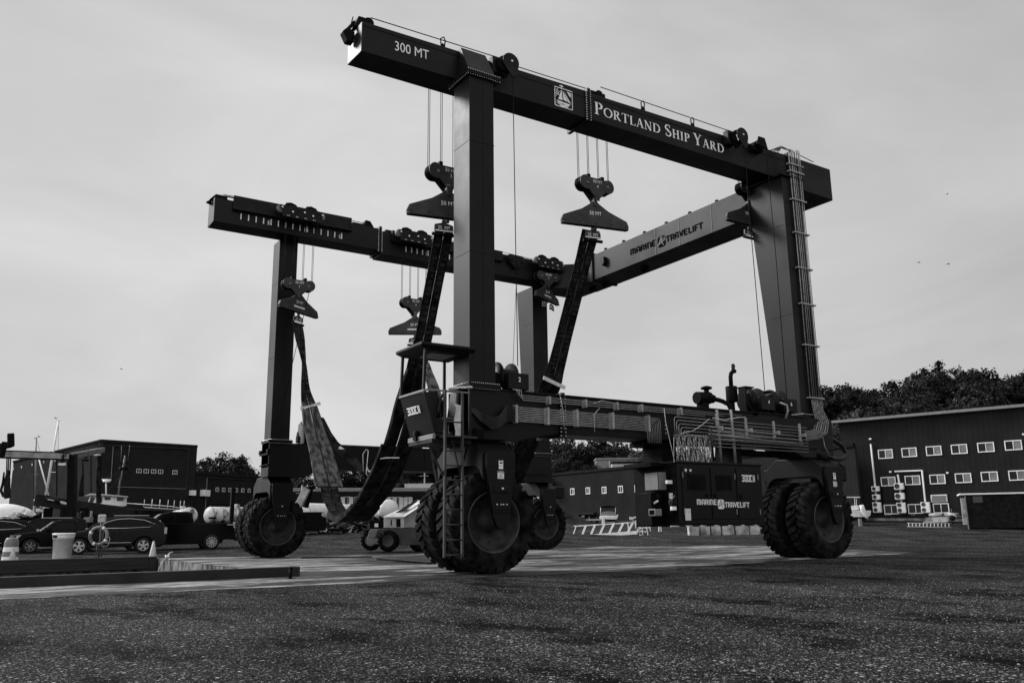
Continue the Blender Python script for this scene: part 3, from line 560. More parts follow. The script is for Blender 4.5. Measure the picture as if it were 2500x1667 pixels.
m.tube([onY(1368, 968, -.75), onY(1374, 1000, -.75), onY(1378, 1047, -.75)], .006, 6); m.tube([onY(1464, 996, -.75), onY(1450, 1012, -.75), onY(1452, 1055, -.75)], .006, 6); m.tube([onY(1450, 984, -.75), onY(1470, 978, -.75), onY(1500, 984, -.75)], .006, 6)
build_split(m, 'loose_wire', TAPE, lift)
# --- pipes up the rear leg
m = MB(); mk = MB()
for i in range(11):
    x = 11.36+.05*i; y = -.42-.012*(i % 3); q = m if i % 2 == 0 else mk
    q.tube([(x, y, 4.62), (x+.01, y, 8.5), (x-.02, y, 12.7-.03*(i % 4)), (x-.1-.05*i, y+.2, 12.86-.01*i), (x-.45, -.05, 12.7-.015*i)] if i < 7 else [(x, y, 4.62), (x, y, 12.75)], .0125 if i % 3 else .015, 6)
mk.build('riser_dark_gaps', HOSE, lift)  # every other riser is black, standing in for shaded gaps between pipes
m.build('riser_pipes', STEEL, lift)
m = MB()
for z in (4.68, 6.3, 7.6, 8.75, 9.9, 11.0, 11.95, 12.2): m.box(11.27, 11.97, -.475, -.35, z-.025, z+.02)
build_split(m, 'pipe_clamp', CLAMP, lift, bevel=.004)
m = MB()
for i in range(7):
    x = 11.4+.075*i; m.tube([(x, -.44, 4.62), (x+.01, -.46, 4.3), (x+.04-.02*i, -.5-.03*i, 3.95), (x-.2-.03*i, -.58-.04*i, 3.7-.02*i), (x-.5, -.66, 3.62-.03*i), (10.6, -.72, 3.6-.045*i)], .026 if i % 2 else .02, 8)
m.build('hose_bundle', mat('ribbed_hose', .12, .4, .5, var=.8, vscale=22, dark=.02), lift)
m = MB(); pts = [(u, v) for u, v in ((2003, 1063), (2030, 1070), (2055, 1085), (2068, 1105), (2064, 1117), (2050, 1121), (2035, 1118), (2022, 1114))]
m.tube([onY(u, v, -.5-.01*i) for i, (u, v) in enumerate(pts)], .045, 10); m.tube([onY(u-4, v+4, -.45) for u, v in pts], .03, 10); m.tube([onY(u, v, -.6) for u, v in ((2024, 1122), (2012, 1118), (2018, 1112), (2030, 1116), (2050, 1130), (2056, 1140))], .02, 8); build_split(m, 'wheel_hose', HOSE, lift)
m = MB(); m.tube([onY(2009, 1066, -.6), onY(2014, 1090, -.6), onY(2026, 1112, -.6)], .006, 6); build_split(m, 'loose_wire', TAPE, lift)
# --- engine house
eh = MB(); YA, YB = -.98, .62
xa, xb = onY(1652, 1131, YA).x, onY(1857, 1137, YA).x; zt, zb_ = 2.52, .99
eh.box(5.24, 8.34, YA+.012, YB, zb_, zt); EH = None
ehouse = eh.build('engine_housing', PAINT, lift, bevel=.02)
f = MB(); f.box(5.2, 8.36, YA-.01, YB+.02, zt, zt+.05); f.box(5.2, 8.36, YA-.01, YB+.02, zb_-.04, zb_); build_split(f, 'housing_frame', PAINT, ehouse, bevel=.008)
XS = [xa+.12, xa+1.13, xa+2.08, 8.2]
for k in range(3):
    f = MB(); f.box(XS[k]+.04, XS[k+1]-.04, YA-.012, YA+.01, zb_+.14, zt-.09); dr = f.build('housing_door', PAINT, ehouse, bevel=.008)
    h = MB(); xh = XS[k+1]-.16 if k == 0 else XS[k]+.14; h.box(xh-.03, xh+.03, YA-.03, YA-.013, 1.62, 1.76); h.build('door_handle', BLACKM, dr)
    h = MB(); xh = XS[k]+.045 if k == 0 else XS[k+1]-.045
    for z in (zt-.3, zb_+.32): h.box(xh-.012, xh+.012, YA-.03, YA-.012, z-.07, z+.07)
    build_split(h, 'door_hinge', GREYBOX, dr)
    if k < 2:
        h = MB(); x0_, x1_ = XS[k]+.2, XS[k+1]-.16; h.box(x0_, x1_, YA-.016, YA-.0125, 1.85, 2.24); h.build('vent', BLACKM, dr)
        h = MB(); [h.box(x0_+.03*i, x0_+.03*i+.005, YA-.022, YA-.017, 1.85, 2.24) for i in range(int((x1_-x0_)/.03))]; [h.box(x0_, x1_, YA-.026, YA-.0225, 1.85+.035*i, 1.855+.035*i) for i in range(12)]; h.build('vent_mesh', PAINTD, dr)
strokes('300CII', (XS[2]+.22, YA-.02, 2.09), (1, 0, 0), (0, 0, 1), .18, WHITEP, ehouse, techno, gap=.06, fit=.51)
xm = onY(1700, 1230, YA).x
strokes('MARINE', (xm, YA-.02, 1.485), (1, 0, 0), (0, 0, 1), .135, WHITEP, ehouse, techno, gap=.05, fit=.72)
liftlogo((xm+.86, YA-.02, 1.5), (1, 0, 0), (0, 0, 1), .24, WHITEP, BLACKL, ehouse)
strokes('TRAVELIFT', (xm+1.0, YA-.02, 1.42), (1, 0, 0), (0, 0, 1), .135, WHITEP, ehouse, techno, gap=.05, fit=.92)
m = MB(); x_ = onY(1678, 1250, YA).x; m.box(x_-.09, x_+.1, YA-.02, YA-.013, 1.1, 1.42); m.build('instruction_label', LABELM, ehouse); m = MB(); m.box(x_-.09, x_+.1, YA-.023, YA-.0205, 1.39, 1.43); build_split(m, 'label_band', BLACKM, ehouse)
m = MB(); x_ = onY(1673, 1147, YA).x; m.cyl((x_, YA-.012, 2.34), (x_, YA-.02, 2.34), .04, 16); m.box(x_+.13, x_+.2, YA-.02, YA-.012, 2.31, 2.37); m.build('gauge_label', LABELM, ehouse)
m = MB(); [m.cyl((5.4+.45*i, YA+.02, zb_-.03), (4.9+.5*i, YA-.02, zb_-.03), .015, 8) for i in range(7)]; m.build('bolts', BOLT, ehouse)
# hanger posts and things on the front end of the engine house
XW = 5.235
def onend(u0, v0, u1, v1, x=XW): a = onX(u0, v0, x); b = onX(u1, v1, x); return min(a.y, b.y), max(a.y, b.y), min(a.z, b.z), max(a.z, b.z)
for nm, q in (('hanger_post', (5.3, 5.8, -.4, .35, 2.58, 3.12)), ('hanger_post', (8.0, 8.25, -.4, .35, 2.58, 3.12)), ('hanger_head', (4.9, 5.9, -.42, .42, 2.99, 3.115))): m = MB(); m.box(*q); m.build(nm, BLACKM, ehouse, bevel=.01)
m = MB(); m.box(5.19, 5.232, YA+.02, YB-.02, .95, 2.5); m.build('end_shade_panel', BLACKM, ehouse); m = MB(); m.box(4.75, 5.19, -.55, .5, 2.44, 2.55); m.build('intake_hood', BLACKM, ehouse, bevel=.01)  # black end sheet stands in for the shade on this sheltered end
xc0 = onY(1608, 1150, -.62).x; xc1 = min(5.18, onY(1624, 1150, -.62).x); yl = onX(1573, 1153, xc0).y; z0, z1 = onY(1610, 1195, -.62).z, onY(1610, 1152, -.62).z
m = MB(); m.box(xc0, 5.19, -.62, yl, z0, z1); cbx = m.build('control_cabinet', GREYBOX, ehouse, bevel=.01); m = MB(); m.box(xc0-.012, xc0-.002, -.6, -.585, z0, z1); m.build('cabinet_hinge', BLACKM, cbx)
p = onY(1631, 1176, -.8); m = MB(); m.box(p.x-.06, 5.19, -.84, -.76, p.z-.05, p.z+.04); m.build('beacon', WHITEP, ehouse, bevel=.01)
xb = onY(1600, 1250, -.7).x; yl = onX(1583, 1250, xb).y; z0, z1 = onX(1590, 1259, xb).z, onX(1590, 1242, xb).z
m = MB(); m.box(xb, xb+.22, -.7, yl, z0, z1); build_split(m, 'work_lamp_box', GREYBOX, ehouse, bevel=.01); m = MB(); m.box(xb-.006, xb, -.66, yl-.04, z0+.03, z1-.03); m.build('lamp_glass', BLACKL, ehouse)
q = [onX(u, v, 4.9) for u, v in ((1587, 1230), (1597, 1228), (1606, 1222))]; m = MB(); m.tube(q, .028, 8); m.build('pipe_elbow', TAPE, ehouse)
q0, q1 = onX(1588, 1238, 5.0), onX(1607, 1228, 5.0); m = MB(); m.cyl(q0, q1, .1, 12); m.build('radiator_hose', BLACKM, ehouse); m = MB(); m.cyl(onX(1586, 1215, 5.0), onX(1612, 1212, 5.0), .07, 12); m.build('radiator_hose', BLACKM, ehouse); m = MB(); m.box(4.8, 5.19, -.45, .1, .98, 1.8); m.build('radiator_frame', BLACKM, ehouse, bevel=.02)
q = onX(1645, 1258, 5.1); x_, y_ = 5.1, q.y; z_ = onX(1645, 1258, 5.1).z
m = MB(); m.lathe([(0, .001), (0, .075), (.28, .075), (.34, .04), (.4, .03), (.4, .001)], (x_, y_, z_), (0, 0, 1), 18); fe = m.build('fire_extinguisher', BLACKM, ehouse); m = MB(); m.lathe([(.13, .078), (.22, .078)], (x_, y_, z_), (0, 0, 1), 18); m.build('extinguisher_label', WHITEP, fe); m = MB(); m.tube([(x_, y_, z_+.4), (x_-.04, y_-.1, z_+.48)], .012, 6); m.build('extinguisher_handle', GREYBOX, fe); m = MB(); m.tube([(x_, y_+.03, z_+.4), (x_-.04, y_+.1, z_+.34), (x_-.03, y_+.1, z_+.24)], .012, 6); m.build('extinguisher_hose', GREYBOX, fe)
m = MB(); q = onX(1638, 1210, 5.18); m.box(5.17, 5.188, q.y-.06, q.y+.06, q.z-.07, q.z+.07); m.build('small_label', LABELM, ehouse)
# --- operator cab on the front leg
cab = MB(); Y0, Y1, XF = -.75, .42, -1.76
cab.hexa([(XF+.26, Y0, 2.88), (-.6, Y0, 2.88), (-.6, Y1, 2.88), (XF+.26, Y1, 2.88), (XF+.26, Y0, 2.96), (-.6, Y0, 2.96), (-.6, Y1, 2.96), (XF+.26, Y1, 2.96)])
cabo = cab.build('operator_cab', PAINT, lift, bevel=.01)
f = MB(); f.hexa([(XF+.25, Y0, 2.97), (XF+.3, Y0, 2.97), (XF+.3, Y1, 2.97), (XF+.25, Y1, 2.97), (XF, Y0, 3.82), (XF+.05, Y0, 3.82), (XF+.05, Y1, 3.82), (XF, Y1, 3.82)])
f.hexa([(XF+.26, Y0-.003, 2.97), (XF+.5, Y0-.003, 2.97), (XF+.5, Y0+.04, 2.97), (XF+.26, Y0+.04, 2.97), (XF+.01, Y0-.003, 3.83), (XF+.32, Y0-.003, 3.86), (XF+.32, Y0+.04, 3.86), (XF+.01, Y0+.04, 3.83)])
f.box(XF+.28, -.6, Y1-.04, Y1, 2.97, 3.84); f.build('cab_panel', PAINT, cabo, bevel=.01)
f = MB(); f.box(XF-.03, XF+.04, Y0-.03, Y1+.02, 3.83, 3.88); f.box(XF+.05, -.65, Y0-.03, Y0+.02, 3.86, 3.9); f.box(XF+.05, -.65, Y1-.02, Y1+.03, 3.83, 3.88); build_split(f, 'cab_rail', GREYBOX, cabo, bevel=.008)
tl = V((XF+.25-XF, 0, -.85)).normalized()
strokes('300CII', (XF+.085, .18, 3.42), (0, -1, 0), (-.28, 0, .96), .17, WHITEP, cabo, techno, gap=.06, fit=.62)
f = MB(); f.hexa([(-1.72, Y0+.05, 4.76), (-.55, Y0+.05, 4.76), (-.55, Y1+.0, 4.76), (-1.72, Y1+.0, 4.76), (-1.86, Y0-.05, 4.84), (-.5, Y0-.05, 4.84), (-.5, Y1+.08, 4.84), (-1.86, Y1+.08, 4.84)]); f.box(-1.86, -.5, Y0-.05, Y1+.08, 4.845, 4.91)
rf = f.build('cab_roof', PAINTD, cabo, bevel=.012); f = MB(); f.box(-1.45, -.85, -.45, .12, 4.745, 4.757); f.build('roof_hatch', mat('hatch_translucent', .35, .6, .3), rf)
for a_, b_ in (((-1.73, Y0+.03, 4.78), (-1.76, Y0+.03, 3.88)), ((-1.73, Y1-.03, 4.78), (-1.76, Y1-.03, 3.88)), ((-.62, Y0+.03, 4.78), (-.62, Y0+.03, 2.95)), ((-.66, Y1-.03, 4.78), (-.66, Y1-.03, 2.95))):
    f = MB(); f.bar(a_, b_, .06, .06, up=(0, 1, 0)); f.build('cab_post', PAINT, cabo, bevel=.008)
f = MB(); f.box(-1.1, -.7, -.35, .1, 3.25, 3.37); f.hexa([(-.78, -.33, 3.37), (-.68, -.33, 3.37), (-.68, .08, 3.37), (-.78, .08, 3.37), (-.7, -.3, 4.0), (-.6, -.3, 4.0), (-.6, .05, 4.0), (-.7, .05, 4.0)]); f.build('cab_seat', HOSE, cabo, bevel=.04)
f = MB(); f.box(XF+.1, XF+.35, -.6, .2, 3.55, 3.8); f.build('control_console', GREYBOX, cabo, bevel=.02)
f = MB(); f.tube([(-1.25, Y0-.005, 3.86), (-1.38, Y0-.02, 3.72), (-1.42, Y0-.02, 3.45), (-1.42, Y0-.02, 3.3)], .035, 10); f.build('grab_handle', PAINT, cabo)
f = MB(); f.box(XF+.2, XF+.27, Y0-.02, -.05, 2.84, 2.94); f.box(XF+.2, XF+.27, .05, Y1, 2.84, 2.94); build_split(f, 'bumper_bar', GREYBOX, cabo, bevel=.006); f = MB(); f.lathe([(0, .07), (.1, .07), (.14, .04), (.14, .001)], (XF+.2, 0, 2.94), (0, 0, 1), 14); f.box(XF+.14, XF+.22, -.08, .06, 2.86, 2.95); f.build('horn_lamp', BLACKM, cabo)
for i in range(3):                                                     # rags and wrapping hung over the rail beside the cab
    f = MB(); n = 8; vs = []; 
    for a_ in range(n):
        for c_ in range(5): vs.append((-1.05+.08*c_+.02*math.sin(a_*1.3+i)+.12*i, Y0-.06-.015*math.sin(c_*2+a_), 3.6-.1*a_+.02*math.cos(c_*2+i) if i == 0 else 3.92-.02*a_+.012*math.sin(c_*2.2+a_)))
    if i == 0: f.add(vs, [(a_*5+c_, a_*5+c_+1, a_*5+c_+6, a_*5+c_+5) for a_ in range(n-1) for c_ in range(2)], True); f.build('paper_wrapping', TAPE, cabo)
f = MB(); n = 22
for k in range(3):
    pts = [(-1.2+.6*t/n*1.05, Y0-.05-.02*math.sin(t*1.7+k), 3.94+.07*t/n+.012*math.sin(t*2.3+k*2)) for t in range(n)]; f.tube(pts, .02, 5, radii=[.012+.012*abs(math.sin(t*1.9+k)) for t in range(n)])
f.build('plastic_wrap', TAPE, cabo)
# --- access ladder and its braces
ld = MB(); xa1, xa2, yl = -1.39, -.97, -1.0
for x, zt_ in ((xa1, 3.86), (xa2, 3.82)): ld.box(x-.022, x+.022, yl-.03, yl+.03, .4, zt_)
for i in range(10): z = .44+.305*i; ld.cyl((xa1, yl, z), (xa2, yl, z), .017, 8)
ld.box(xa1, -.6, yl, yl+.25, 2.86, 2.9)
ldo = ld.build('access_ladder', mat('ladder_paint', .03, .5, .3), lift)
m = MB(); m.bar(onY(1045, 1083, -.9), (xa1-.01, yl+.04, 2.05), .05, .03); m.bar((-1.15, -.85, 2.86), (xa2, yl+.04, 2.0), .05, .03); build_split(m, 'ladder_brace', PAINTD, ldo)
f = MB(); f.box(-1.55, -.6, -.72, .4, 2.76, 2.87); f.prism([(-.6, -.6, 2.86), (-.6, .3, 2.86), (-.6, .1, 2.3), (-.6, -.3, 2.3)], (.05, 0, 0)); f.build('cab_platform', PAINT, lift, bevel=.01)
# ================================================================== HOOK BLOCKS, SPREADERS, SLINGS (hang from the lift)
HOOKP = mat('hook_block_paint', .022, .5, .4, var=.3, vscale=4, bump=.1)
def M_at(p, ang): return Matrix.Translation(V(p)) @ Matrix.Rotation(ang, 4, 'Z')
def textM(s, M, x, y, z, h, m, parent, align='CENTER', name='lettering', bold=.0):
    o = M @ V((x, y, z)); xd = M.to_3x3() @ V((1, 0, 0)); return text(s, o, xd, (0, 0, 1), h, m, parent, name, align, bold, .92)
def ring(c, r0, r1, n=18, th=.02, y=0): 
    return [(c[0]+r0*math.cos(2*PI*i/n), y, c[1]+r0*math.sin(2*PI*i/n)) for i in range(n)]
def hookblock(p, num, ang, label, zrope, cyl_top=True):
    p = V(p); t = thing('hook_block', label, 'hook block', p-V((0, 0, .45)), 'hook blocks hanging from the boat hoist'); M = M_at(p, ang)
    pl = []
    for a in range(100, 261, 16): pl.append((-.40+.21*math.cos(math.radians(a)), .21*math.sin(math.radians(a))))
    pl += [(-.3, -.2), (-.07, -.43), (-.06, -.5), (.06, -.5), (.07, -.43), (.3, -.2)]
    for a in range(-80, 81, 16): pl.append((.40+.21*math.cos(math.radians(a)), .21*math.sin(math.radians(a))))
    pl += [(.3, .17), (-.3, .17)]
    b = MB()
    for y in (-.15, .12): b.prism([(x, y, z) for x, z in pl], (0, .03, 0))
    b.xf(M).build('side_plates', HOOKP, t, bevel=.006)
    for x in (-.4, .4):
        b = MB(); 
        for y in (-.07, .05): b.lathe([(-.04, .06), (-.04, .205), (-.015, .17), (.015, .17), (.04, .205), (.04, .06)], (x, y, 0), (0, 1, 0), 24)
        b.xf(M).build('sheave', BLACKM, t)
        b = MB(); b.cyl((x*.9, -.18, -.02), (x*.9, .18, -.02), .035, 12); b.xf(M).build('pin', GREYBOX, t)
        b = MB(); b.box(x*.62-.05, x*.62+.05, -.1, .1, .15, .29); b.xf(M).build('rope_guard', BLACKM, t, bevel=.01)
    b = MB()
    for x in (-.56, -.2, .16, .52):
        for e in (-.022, .022):
            q = M @ V((x+e, 0, .05)); b.tube([q, (q.x, q.y, zrope)], .0085, 5)
    b.build('hoist_ropes', ROPE, t)
    textM('50 MT', M, 0, -.157, .02, .095, WHITEP, t); textM(str(num), M, 0, -.157, -.12, .09, WHITEP, t)
    return t
def spreader(p, ang, label, plate=False, strap=True, hx=0.0):
    """p = bottom centre"""
    p = V(p); t = thing('spreader_beam', label, 'spreader beam', p, 'spreader beams under the hook blocks'); M = M_at(p, ang)
    b = MB(); h = .74
    b.prism([(x, -.05, z) for x, z in ((-1.05, .0), (1.05, .0), (1.06, .12), (1.0, .26), (.42, .5), (.12, .7), (.07, h+.02), (-.07, h+.02), (-.12, .7), (-.42, .5), (-1.0, .26), (-1.06, .12))], (0, .1, 0))
    b.box(-1.03, 1.03, -.09, .09, .0, .05); b.box(-.05, .05, -.09, .09, .6, .84); b.box(-.04, .04, -.04, .04, -.1, .0)
    b.xf(M).build('spreader_plate', HOOKP, t, bevel=.012)
    b = MB(); b.box(-.045, .045, -.075, -.052, .74, .8); b.box(-.045, .045, -.08, -.055, .86, .9); b.xf(M).build('link_pin', GREYBOX, t)
    for x in (-.5, 0, .5, 0.95, -.95):
        b = MB(); b.cyl((x, -.055, .1), (x, -.052, .1), .02, 10); b.xf(M).build('hole', BLACKL, t)
    textM('50 MT', M, 0, -.056, .34, .11, WHITEP, t)
    if plate: b = MB(); b.box(-.3, .3, -.058, -.052, .17, .24); b.xf(M).build('name_strip', LABELM, t)
    if strap:
        b = MB(); b.prism([(x, -.03, z) for x, z in ((-.04, -.04), (.04, -.04), (.06, -.12), (.24, -.17), (.25, -.34), (-.25, -.34), (-.24, -.17), (-.06, -.12))], (0, .06, 0)); b.v = [(x+hx, y, z) for x, y, z in b.v]; q = b.xf(M).build('sling_head', HOOKP, t, bevel=.008)
        textM('25  MT', M, hx, -.036, -.29, .085, WHITEP, q); b = MB(); b.box(hx-.24, hx+.24, -.04, -.031, -.345, -.318); b.xf(M).build('white_edge', WHITEP, q)
        b = MB(); b.cyl(M.to_3x3() @ V((hx-.3, 0, -.42))+p-V(p)+V((0, 0, 0)), M.to_3x3() @ V((hx+.3, 0, -.42)), .045, 12); b.v = [tuple(V(x)+p) for x in b.v]; b.build('sling_pin', BLACKM, q)
    else:
        for x in (-.35, -.2, .3, .42, .55):
            b = MB(); z0 = -.1+.02*math.sin(x*20); b.tube([(x-.05, 0, z0-.2), (x-.06, 0, z0-.05), (x, 0, z0+.02), (x+.06, 0, z0-.05), (x+.05, 0, z0-.2)], .022, 8); b.cyl((x-.08, 0, z0-.2), (x+.08, 0, z0-.2), .025, 8); b.xf(M).build('shackle', GREYBOX if x < 0 else BLACKM, t)
    return t
R_ = math.radians
hookblock((.03, 13.1, 9.86), 1, 0, 'hook block numbered 1 over the front of the far side, partly against the front leg', 12.3)
hookblock((-.2, 1.1, 9.78), 2, 0, 'hook block numbered 2, half hidden behind the tall near front leg', 12.45)
hookblock((4.83, 13.1, 9.79), 3, 0, 'hook block numbered 3 hanging between the tall near leg and the far front leg', 12.3)
hookblock((4.57, 1.1, 10.52), 4, 0, 'hook block numbered 4 hanging alone under the PORTLAND SHIP YARD lettering', 12.45)
hookblock((11.4, 13.1, 11.9), 5, 0, 'hook block numbered 5 raised tight under the far beam beside the cross beam', 12.2)
hookblock((11.2, 1.1, 11.78), 6, 0, 'hook block raised against the near beam, mostly hidden by the rear leg', 12.45)
spreader((.1, 13.15, 8.82), R_(30), 'spreader beam in front of the far front leg with a pale name strip, tilted to the right', True)
spreader((-.3, .93, 8.52), R_(-11), 'large dark spreader beam cut off by the tall near front leg', hx=-.1)
spreader((4.83, 13.0, 8.5), R_(-29), 'level spreader beam with a pale name strip seen between the legs above the cab', True)
spreader((4.55, 1.1, 9.27), R_(-12), 'dark spreader beam standing alone against the sky above the long leaning sling', hx=-.09)
spreader((11.35, 13.05, 10.78), R_(26), 'small far spreader beam with loose shackles hanging under it at the far rear leg', True, False)
s6 = spreader((11.0, 1.1, 10.52), 0, 'dark spreader beam poking out left of the near rear leg in front of the cross beam')
# slings
def ribbon(pts, wv, w, th, twist=None):
    """strap through pts; wv = width direction, w list of widths"""
    m = MB(); n = len(pts); P = [V(p) for p in pts]; vs = []
    for i, p in enumerate(P):
        t = (P[min(i+1, n-1)]-P[max(i-1, 0)]).normalized(); d = V(wv[i] if isinstance(wv, list) else wv); d = (d-t*d.dot(t)).normalized(); nn = t.cross(d)
        ww = w[i] if isinstance(w, list) else w; tt = th[i] if isinstance(th, list) else th
        if twist: a = twist[i]; d, nn = d*math.cos(a)+nn*math.sin(a), nn*math.cos(a)-d*math.sin(a)
        vs += [p-d*ww/2-nn*tt/2, p+d*ww/2-nn*tt/2, p+d*ww/2+nn*tt/2, p-d*ww/2+nn*tt/2]
    fs = [(3, 2, 1, 0), tuple(4*(n-1)+k for k in range(4))]
    for i in range(n-1):
        for k in range(4): fs.append((4*i+k, 4*i+(k+1) % 4, 4*i+4+(k+1) % 4, 4*i+4+k))
    m.add(vs, fs); return m
def spline(pts, k=6):
    P = [V(p) for p in pts]; P = [P[0]*2-P[1]]+P+[P[-1]*2-P[-2]]; o = []
    for i in range(1, len(P)-2):
        for j in range(k):
            t = j/k; a, b, c, d = P[i-1:i+3]; o.append(.5*((2*b)+(c-a)*t+(2*a-5*b+4*c-d)*t*t+(3*b-a-3*c+d)*t**3))
    return o+[P[-2]]
WEB = mat('worn_webbing', .022, .8, .1, var=.95, vscale=6)
def sling(name_label, ctr, dirs, W_, sleeves, parts):
    t = thing('lifting_sling', name_label, 'lifting sling', (ctr[0][0], ctr[0][1], min(p[2] for p in ctr)), 'lifting slings hanging under the boat hoist')
    P = spline(ctr, 6); n = len(P)
    def samp(L_): 
        o = []
        for i in range(len(L_)-1):
            for j in range(6): o.append(L_[i]+(L_[i+1]-L_[i])*j/6)
        return o+[L_[-1]]
    wd = samp(W_); dv = [V(d).normalized() for d in dirs]; DV = []
    for i in range(len(dv)-1):
        for j in range(6): DV.append(dv[i].lerp(dv[i+1], j/6).normalized())
    DV.append(dv[-1])
    for s_ in (-1, 1):
        pts = [P[i]+DV[i]*(s_*wd[i]*.25) for i in range(n)]
        bo = ribbon(pts, DV, [wd[i]*.47 for i in range(n)], .025).build('sling_band', SLINGD, t)
        q = MB(); rr_ = random.Random(n+s_)
        for i in range(1, n-1):
            tt = (pts[i+1]-pts[i-1]).normalized(); d_ = (DV[i]-tt*DV[i].dot(tt)).normalized(); nn = tt.cross(d_); nn = nn if nn.y < 0 else -nn; L_ = (pts[i+1]-pts[i]).length; kk = max(1, int(L_/.13))
            for e in range(kk):
                c_ = pts[i].lerp(pts[i+1], (e+.5)/kk)+nn*.0155; w_ = wd[i]*.47*rr_.uniform(.25, .4); h_ = L_/kk*.33; q.add([c_-d_*w_-tt*h_, c_+d_*w_-tt*h_, c_+d_*w_+tt*h_, c_-d_*w_+tt*h_], [(0, 1, 2, 3)])
        q.build('stitched_webbing', WEB, bo)
    for (i0, i1, w0, th, m, nm) in sleeves:
        for s_ in (-1, 1):
            idx = list(range(i0, i1+1)); pts = []; ws = []
            for i in idx:
                ww = w0 if not isinstance(w0, tuple) else w0[0]+(w0[1]-w0[0])*(i-i0)/(i1-i0)
                pts.append(P[i]+DV[i]*(s_*ww*.253)+V((0, -.03, .0))); ws.append(ww*.455)
            ribbon(pts, DV, ws, th).build(nm, m, t, bevel=.02)
    return t, P, DV
X = (1, 0, 0)
TA = onY(1085, 562, 1.0); QA = onY(1033, 830, 2.4)
A = [(.07, 13.1, 8.4), onY(733, 830, 12.85), onY(742, 885, 12.6), onY(746, 950, 12.3), onY(757, 1000, 12.0), onY(768, 1050, 11.7), onY(785, 1110, 11.2), onY(803, 1188, 10.4), onY(815, 1230, 9.7), onY(838, 1262, 8.9),
     onY(862, 1265, 8.0), onY(892, 1235, 7.0), onY(925, 1185, 6.0), onY(958, 1115, 5.1), onY(985, 1030, 4.4), onY(1000, 960, 3.8), onY(1015, 900, 3.1), QA, TA.lerp(QA, .67), TA.lerp(QA, .33), TA]
DA = [(math.cos(R_(30)), math.sin(R_(30)), 0), (.3, .95, .0), (.1, -1, .2), (.7, -.7, 0), (1, -.1, 0), (1, 0, 0), X, X, X, X, X, X, X, X, X, (.8, -.6, 0), (.55, -.8, 0), X, X, X, (1, -.15, 0)]
DA[1] = DA[2] = DA[3] = X
WA = [.5, .36, .16, .34, .62, .78, .8, .62, .6, .66, .74, .78, .8, .82, .82, .66, .55, .5, .5, .5, .5]
t1, PA, DVA = sling('lifting sling with worn pale sleeves, dipping low between the far front leg and the cab', A, DA, WA,
    [(22, 42, (.62, 1.0), .07, SLINGL, 'sleeve'), (52, 66, .95, .16, SLINGD, 'thick_pad'), (66, 80, (.95, .98), .12, SLINGD, 'thick_pad'), (80, 96, (.9, .55), .12, SLINGD, 'thick_pad')], 0)
m = ribbon([PA[23]+V((-.36, -.12, -.12)), PA[23]+V((0, -.12, .0)), PA[23]+V((.36, -.12, .12))], (0, 0, 1), [.12, .06, .13], .02); m.build('white_strap', TAPE, t1)
m = MB(); pc = PA[54]; m.tube([onY(790, 1252, 9.4)+V((-.0, 0, 0)), onY(808, 1262, 9.2), onY(838, 1268, 9.0), onY(852, 1262, 8.9)], .1, 8); m.build('rolled_pad', mat('canvas_roll', .12, .8, .2, var=.5, vscale=9), t1)
m = ribbon([onY(787, 1020, 11.9), onY(802, 1055, 11.7), onY(815, 1085, 11.4), onY(840, 1105, 11.0), onY(868, 1130, 10.5), onY(895, 1160, 10.0), onY(915, 1175, 9.8)], (0, -.6, -.8), [.2, .35, .35, .3, .25, .22, .1], .05); m.build('loose_sleeve', SLINGD, t1)
m = ribbon([onY(828, 1092, 11.2), onY(845, 1105, 11.0), onY(860, 1113, 10.9)], (0, 0, 1), [.12, .14, .03], .02); m.build('white_strap', TAPE, t1)
m = MB(); m.tube([onY(887, 1150, 10.1), onY(886, 1108, 10.2), onY(894, 1096, 10.2), onY(899, 1100, 10.1), onY(894, 1155, 10.0), onY(903, 1172, 9.9)], .012, 6); m.build('loose_cord', TAPE, t1)
m = ribbon([onY(895, 1140, 9.9), onY(900, 1150, 9.9), onY(914, 1149, 9.8)], (0, 0, 1), .05, .02); m.build('white_strap', TAPE, t1)
m = ribbon([onY(929, 1119, 4.9), onY(945, 1117, 4.85), onY(975, 1117, 4.6)], (0, 0, 1), .03, .02); m.build('white_strap', TAPE, t1)
m = MB(); m.tube([onY(1010, 890, 2.9), onY(1000, 915, 2.9), onY(996, 935, 2.95), onY(1000, 940, 3.0), onY(1006, 930, 3.0)], .006, 5); m.build('loose_cord', BLACKL, t1)
T_ = onY(1443, 562, 1.1); Q_ = onY(1356, 903, 3.2)
B = [T_]+[T_.lerp(Q_, k/5) for k in range(1, 6)]+[onY(1343, 945, 3.4), onY(1315, 1000, 4.1), onY(1285, 1080, 4.9), onY(1245, 1170, 5.9), onY(1200, 1235, 7.1), (4.6, 8.6, .95), (4.62, 9.8, 2.4), (4.7, 10.6, 4.2), onY(1062, 965, 11.2), onY(1042, 905, 12.0), (4.83, 12.9, 8.08)]
DB = [(math.cos(R_(-12)), math.sin(R_(-12)), 0)]+[X]*12+[X, (.9, .3, 0), (.8, .3, 0), (math.cos(R_(-29)), math.sin(R_(-29)), 0)]
WB = [.56, .56, .56, .57, .58, .64, .75, .8, .85, .85, .85, .85, .85, .8, .6, .48, .46]
t2, PB, DVB = sling('long dark sling leaning from the lone spreader down behind the winch numbered 2', B, DB, WB, [(34, 62, (.62, .98), .14, SLINGD, 'thick_pad'), (62, 80, .95, .14, SLINGD, 'thick_pad'), (82, 92, (.62, .5), .05, SLINGL, 'sleeve')], 0)
m = ribbon([PB[35]+V((-.38, -.14, .14)), PB[35]+V((0, -.14, .02)), PB[35]+V((.4, -.14, -.1))], (0, 0, 1), .11, .02); m.build('white_strap', TAPE, t2)
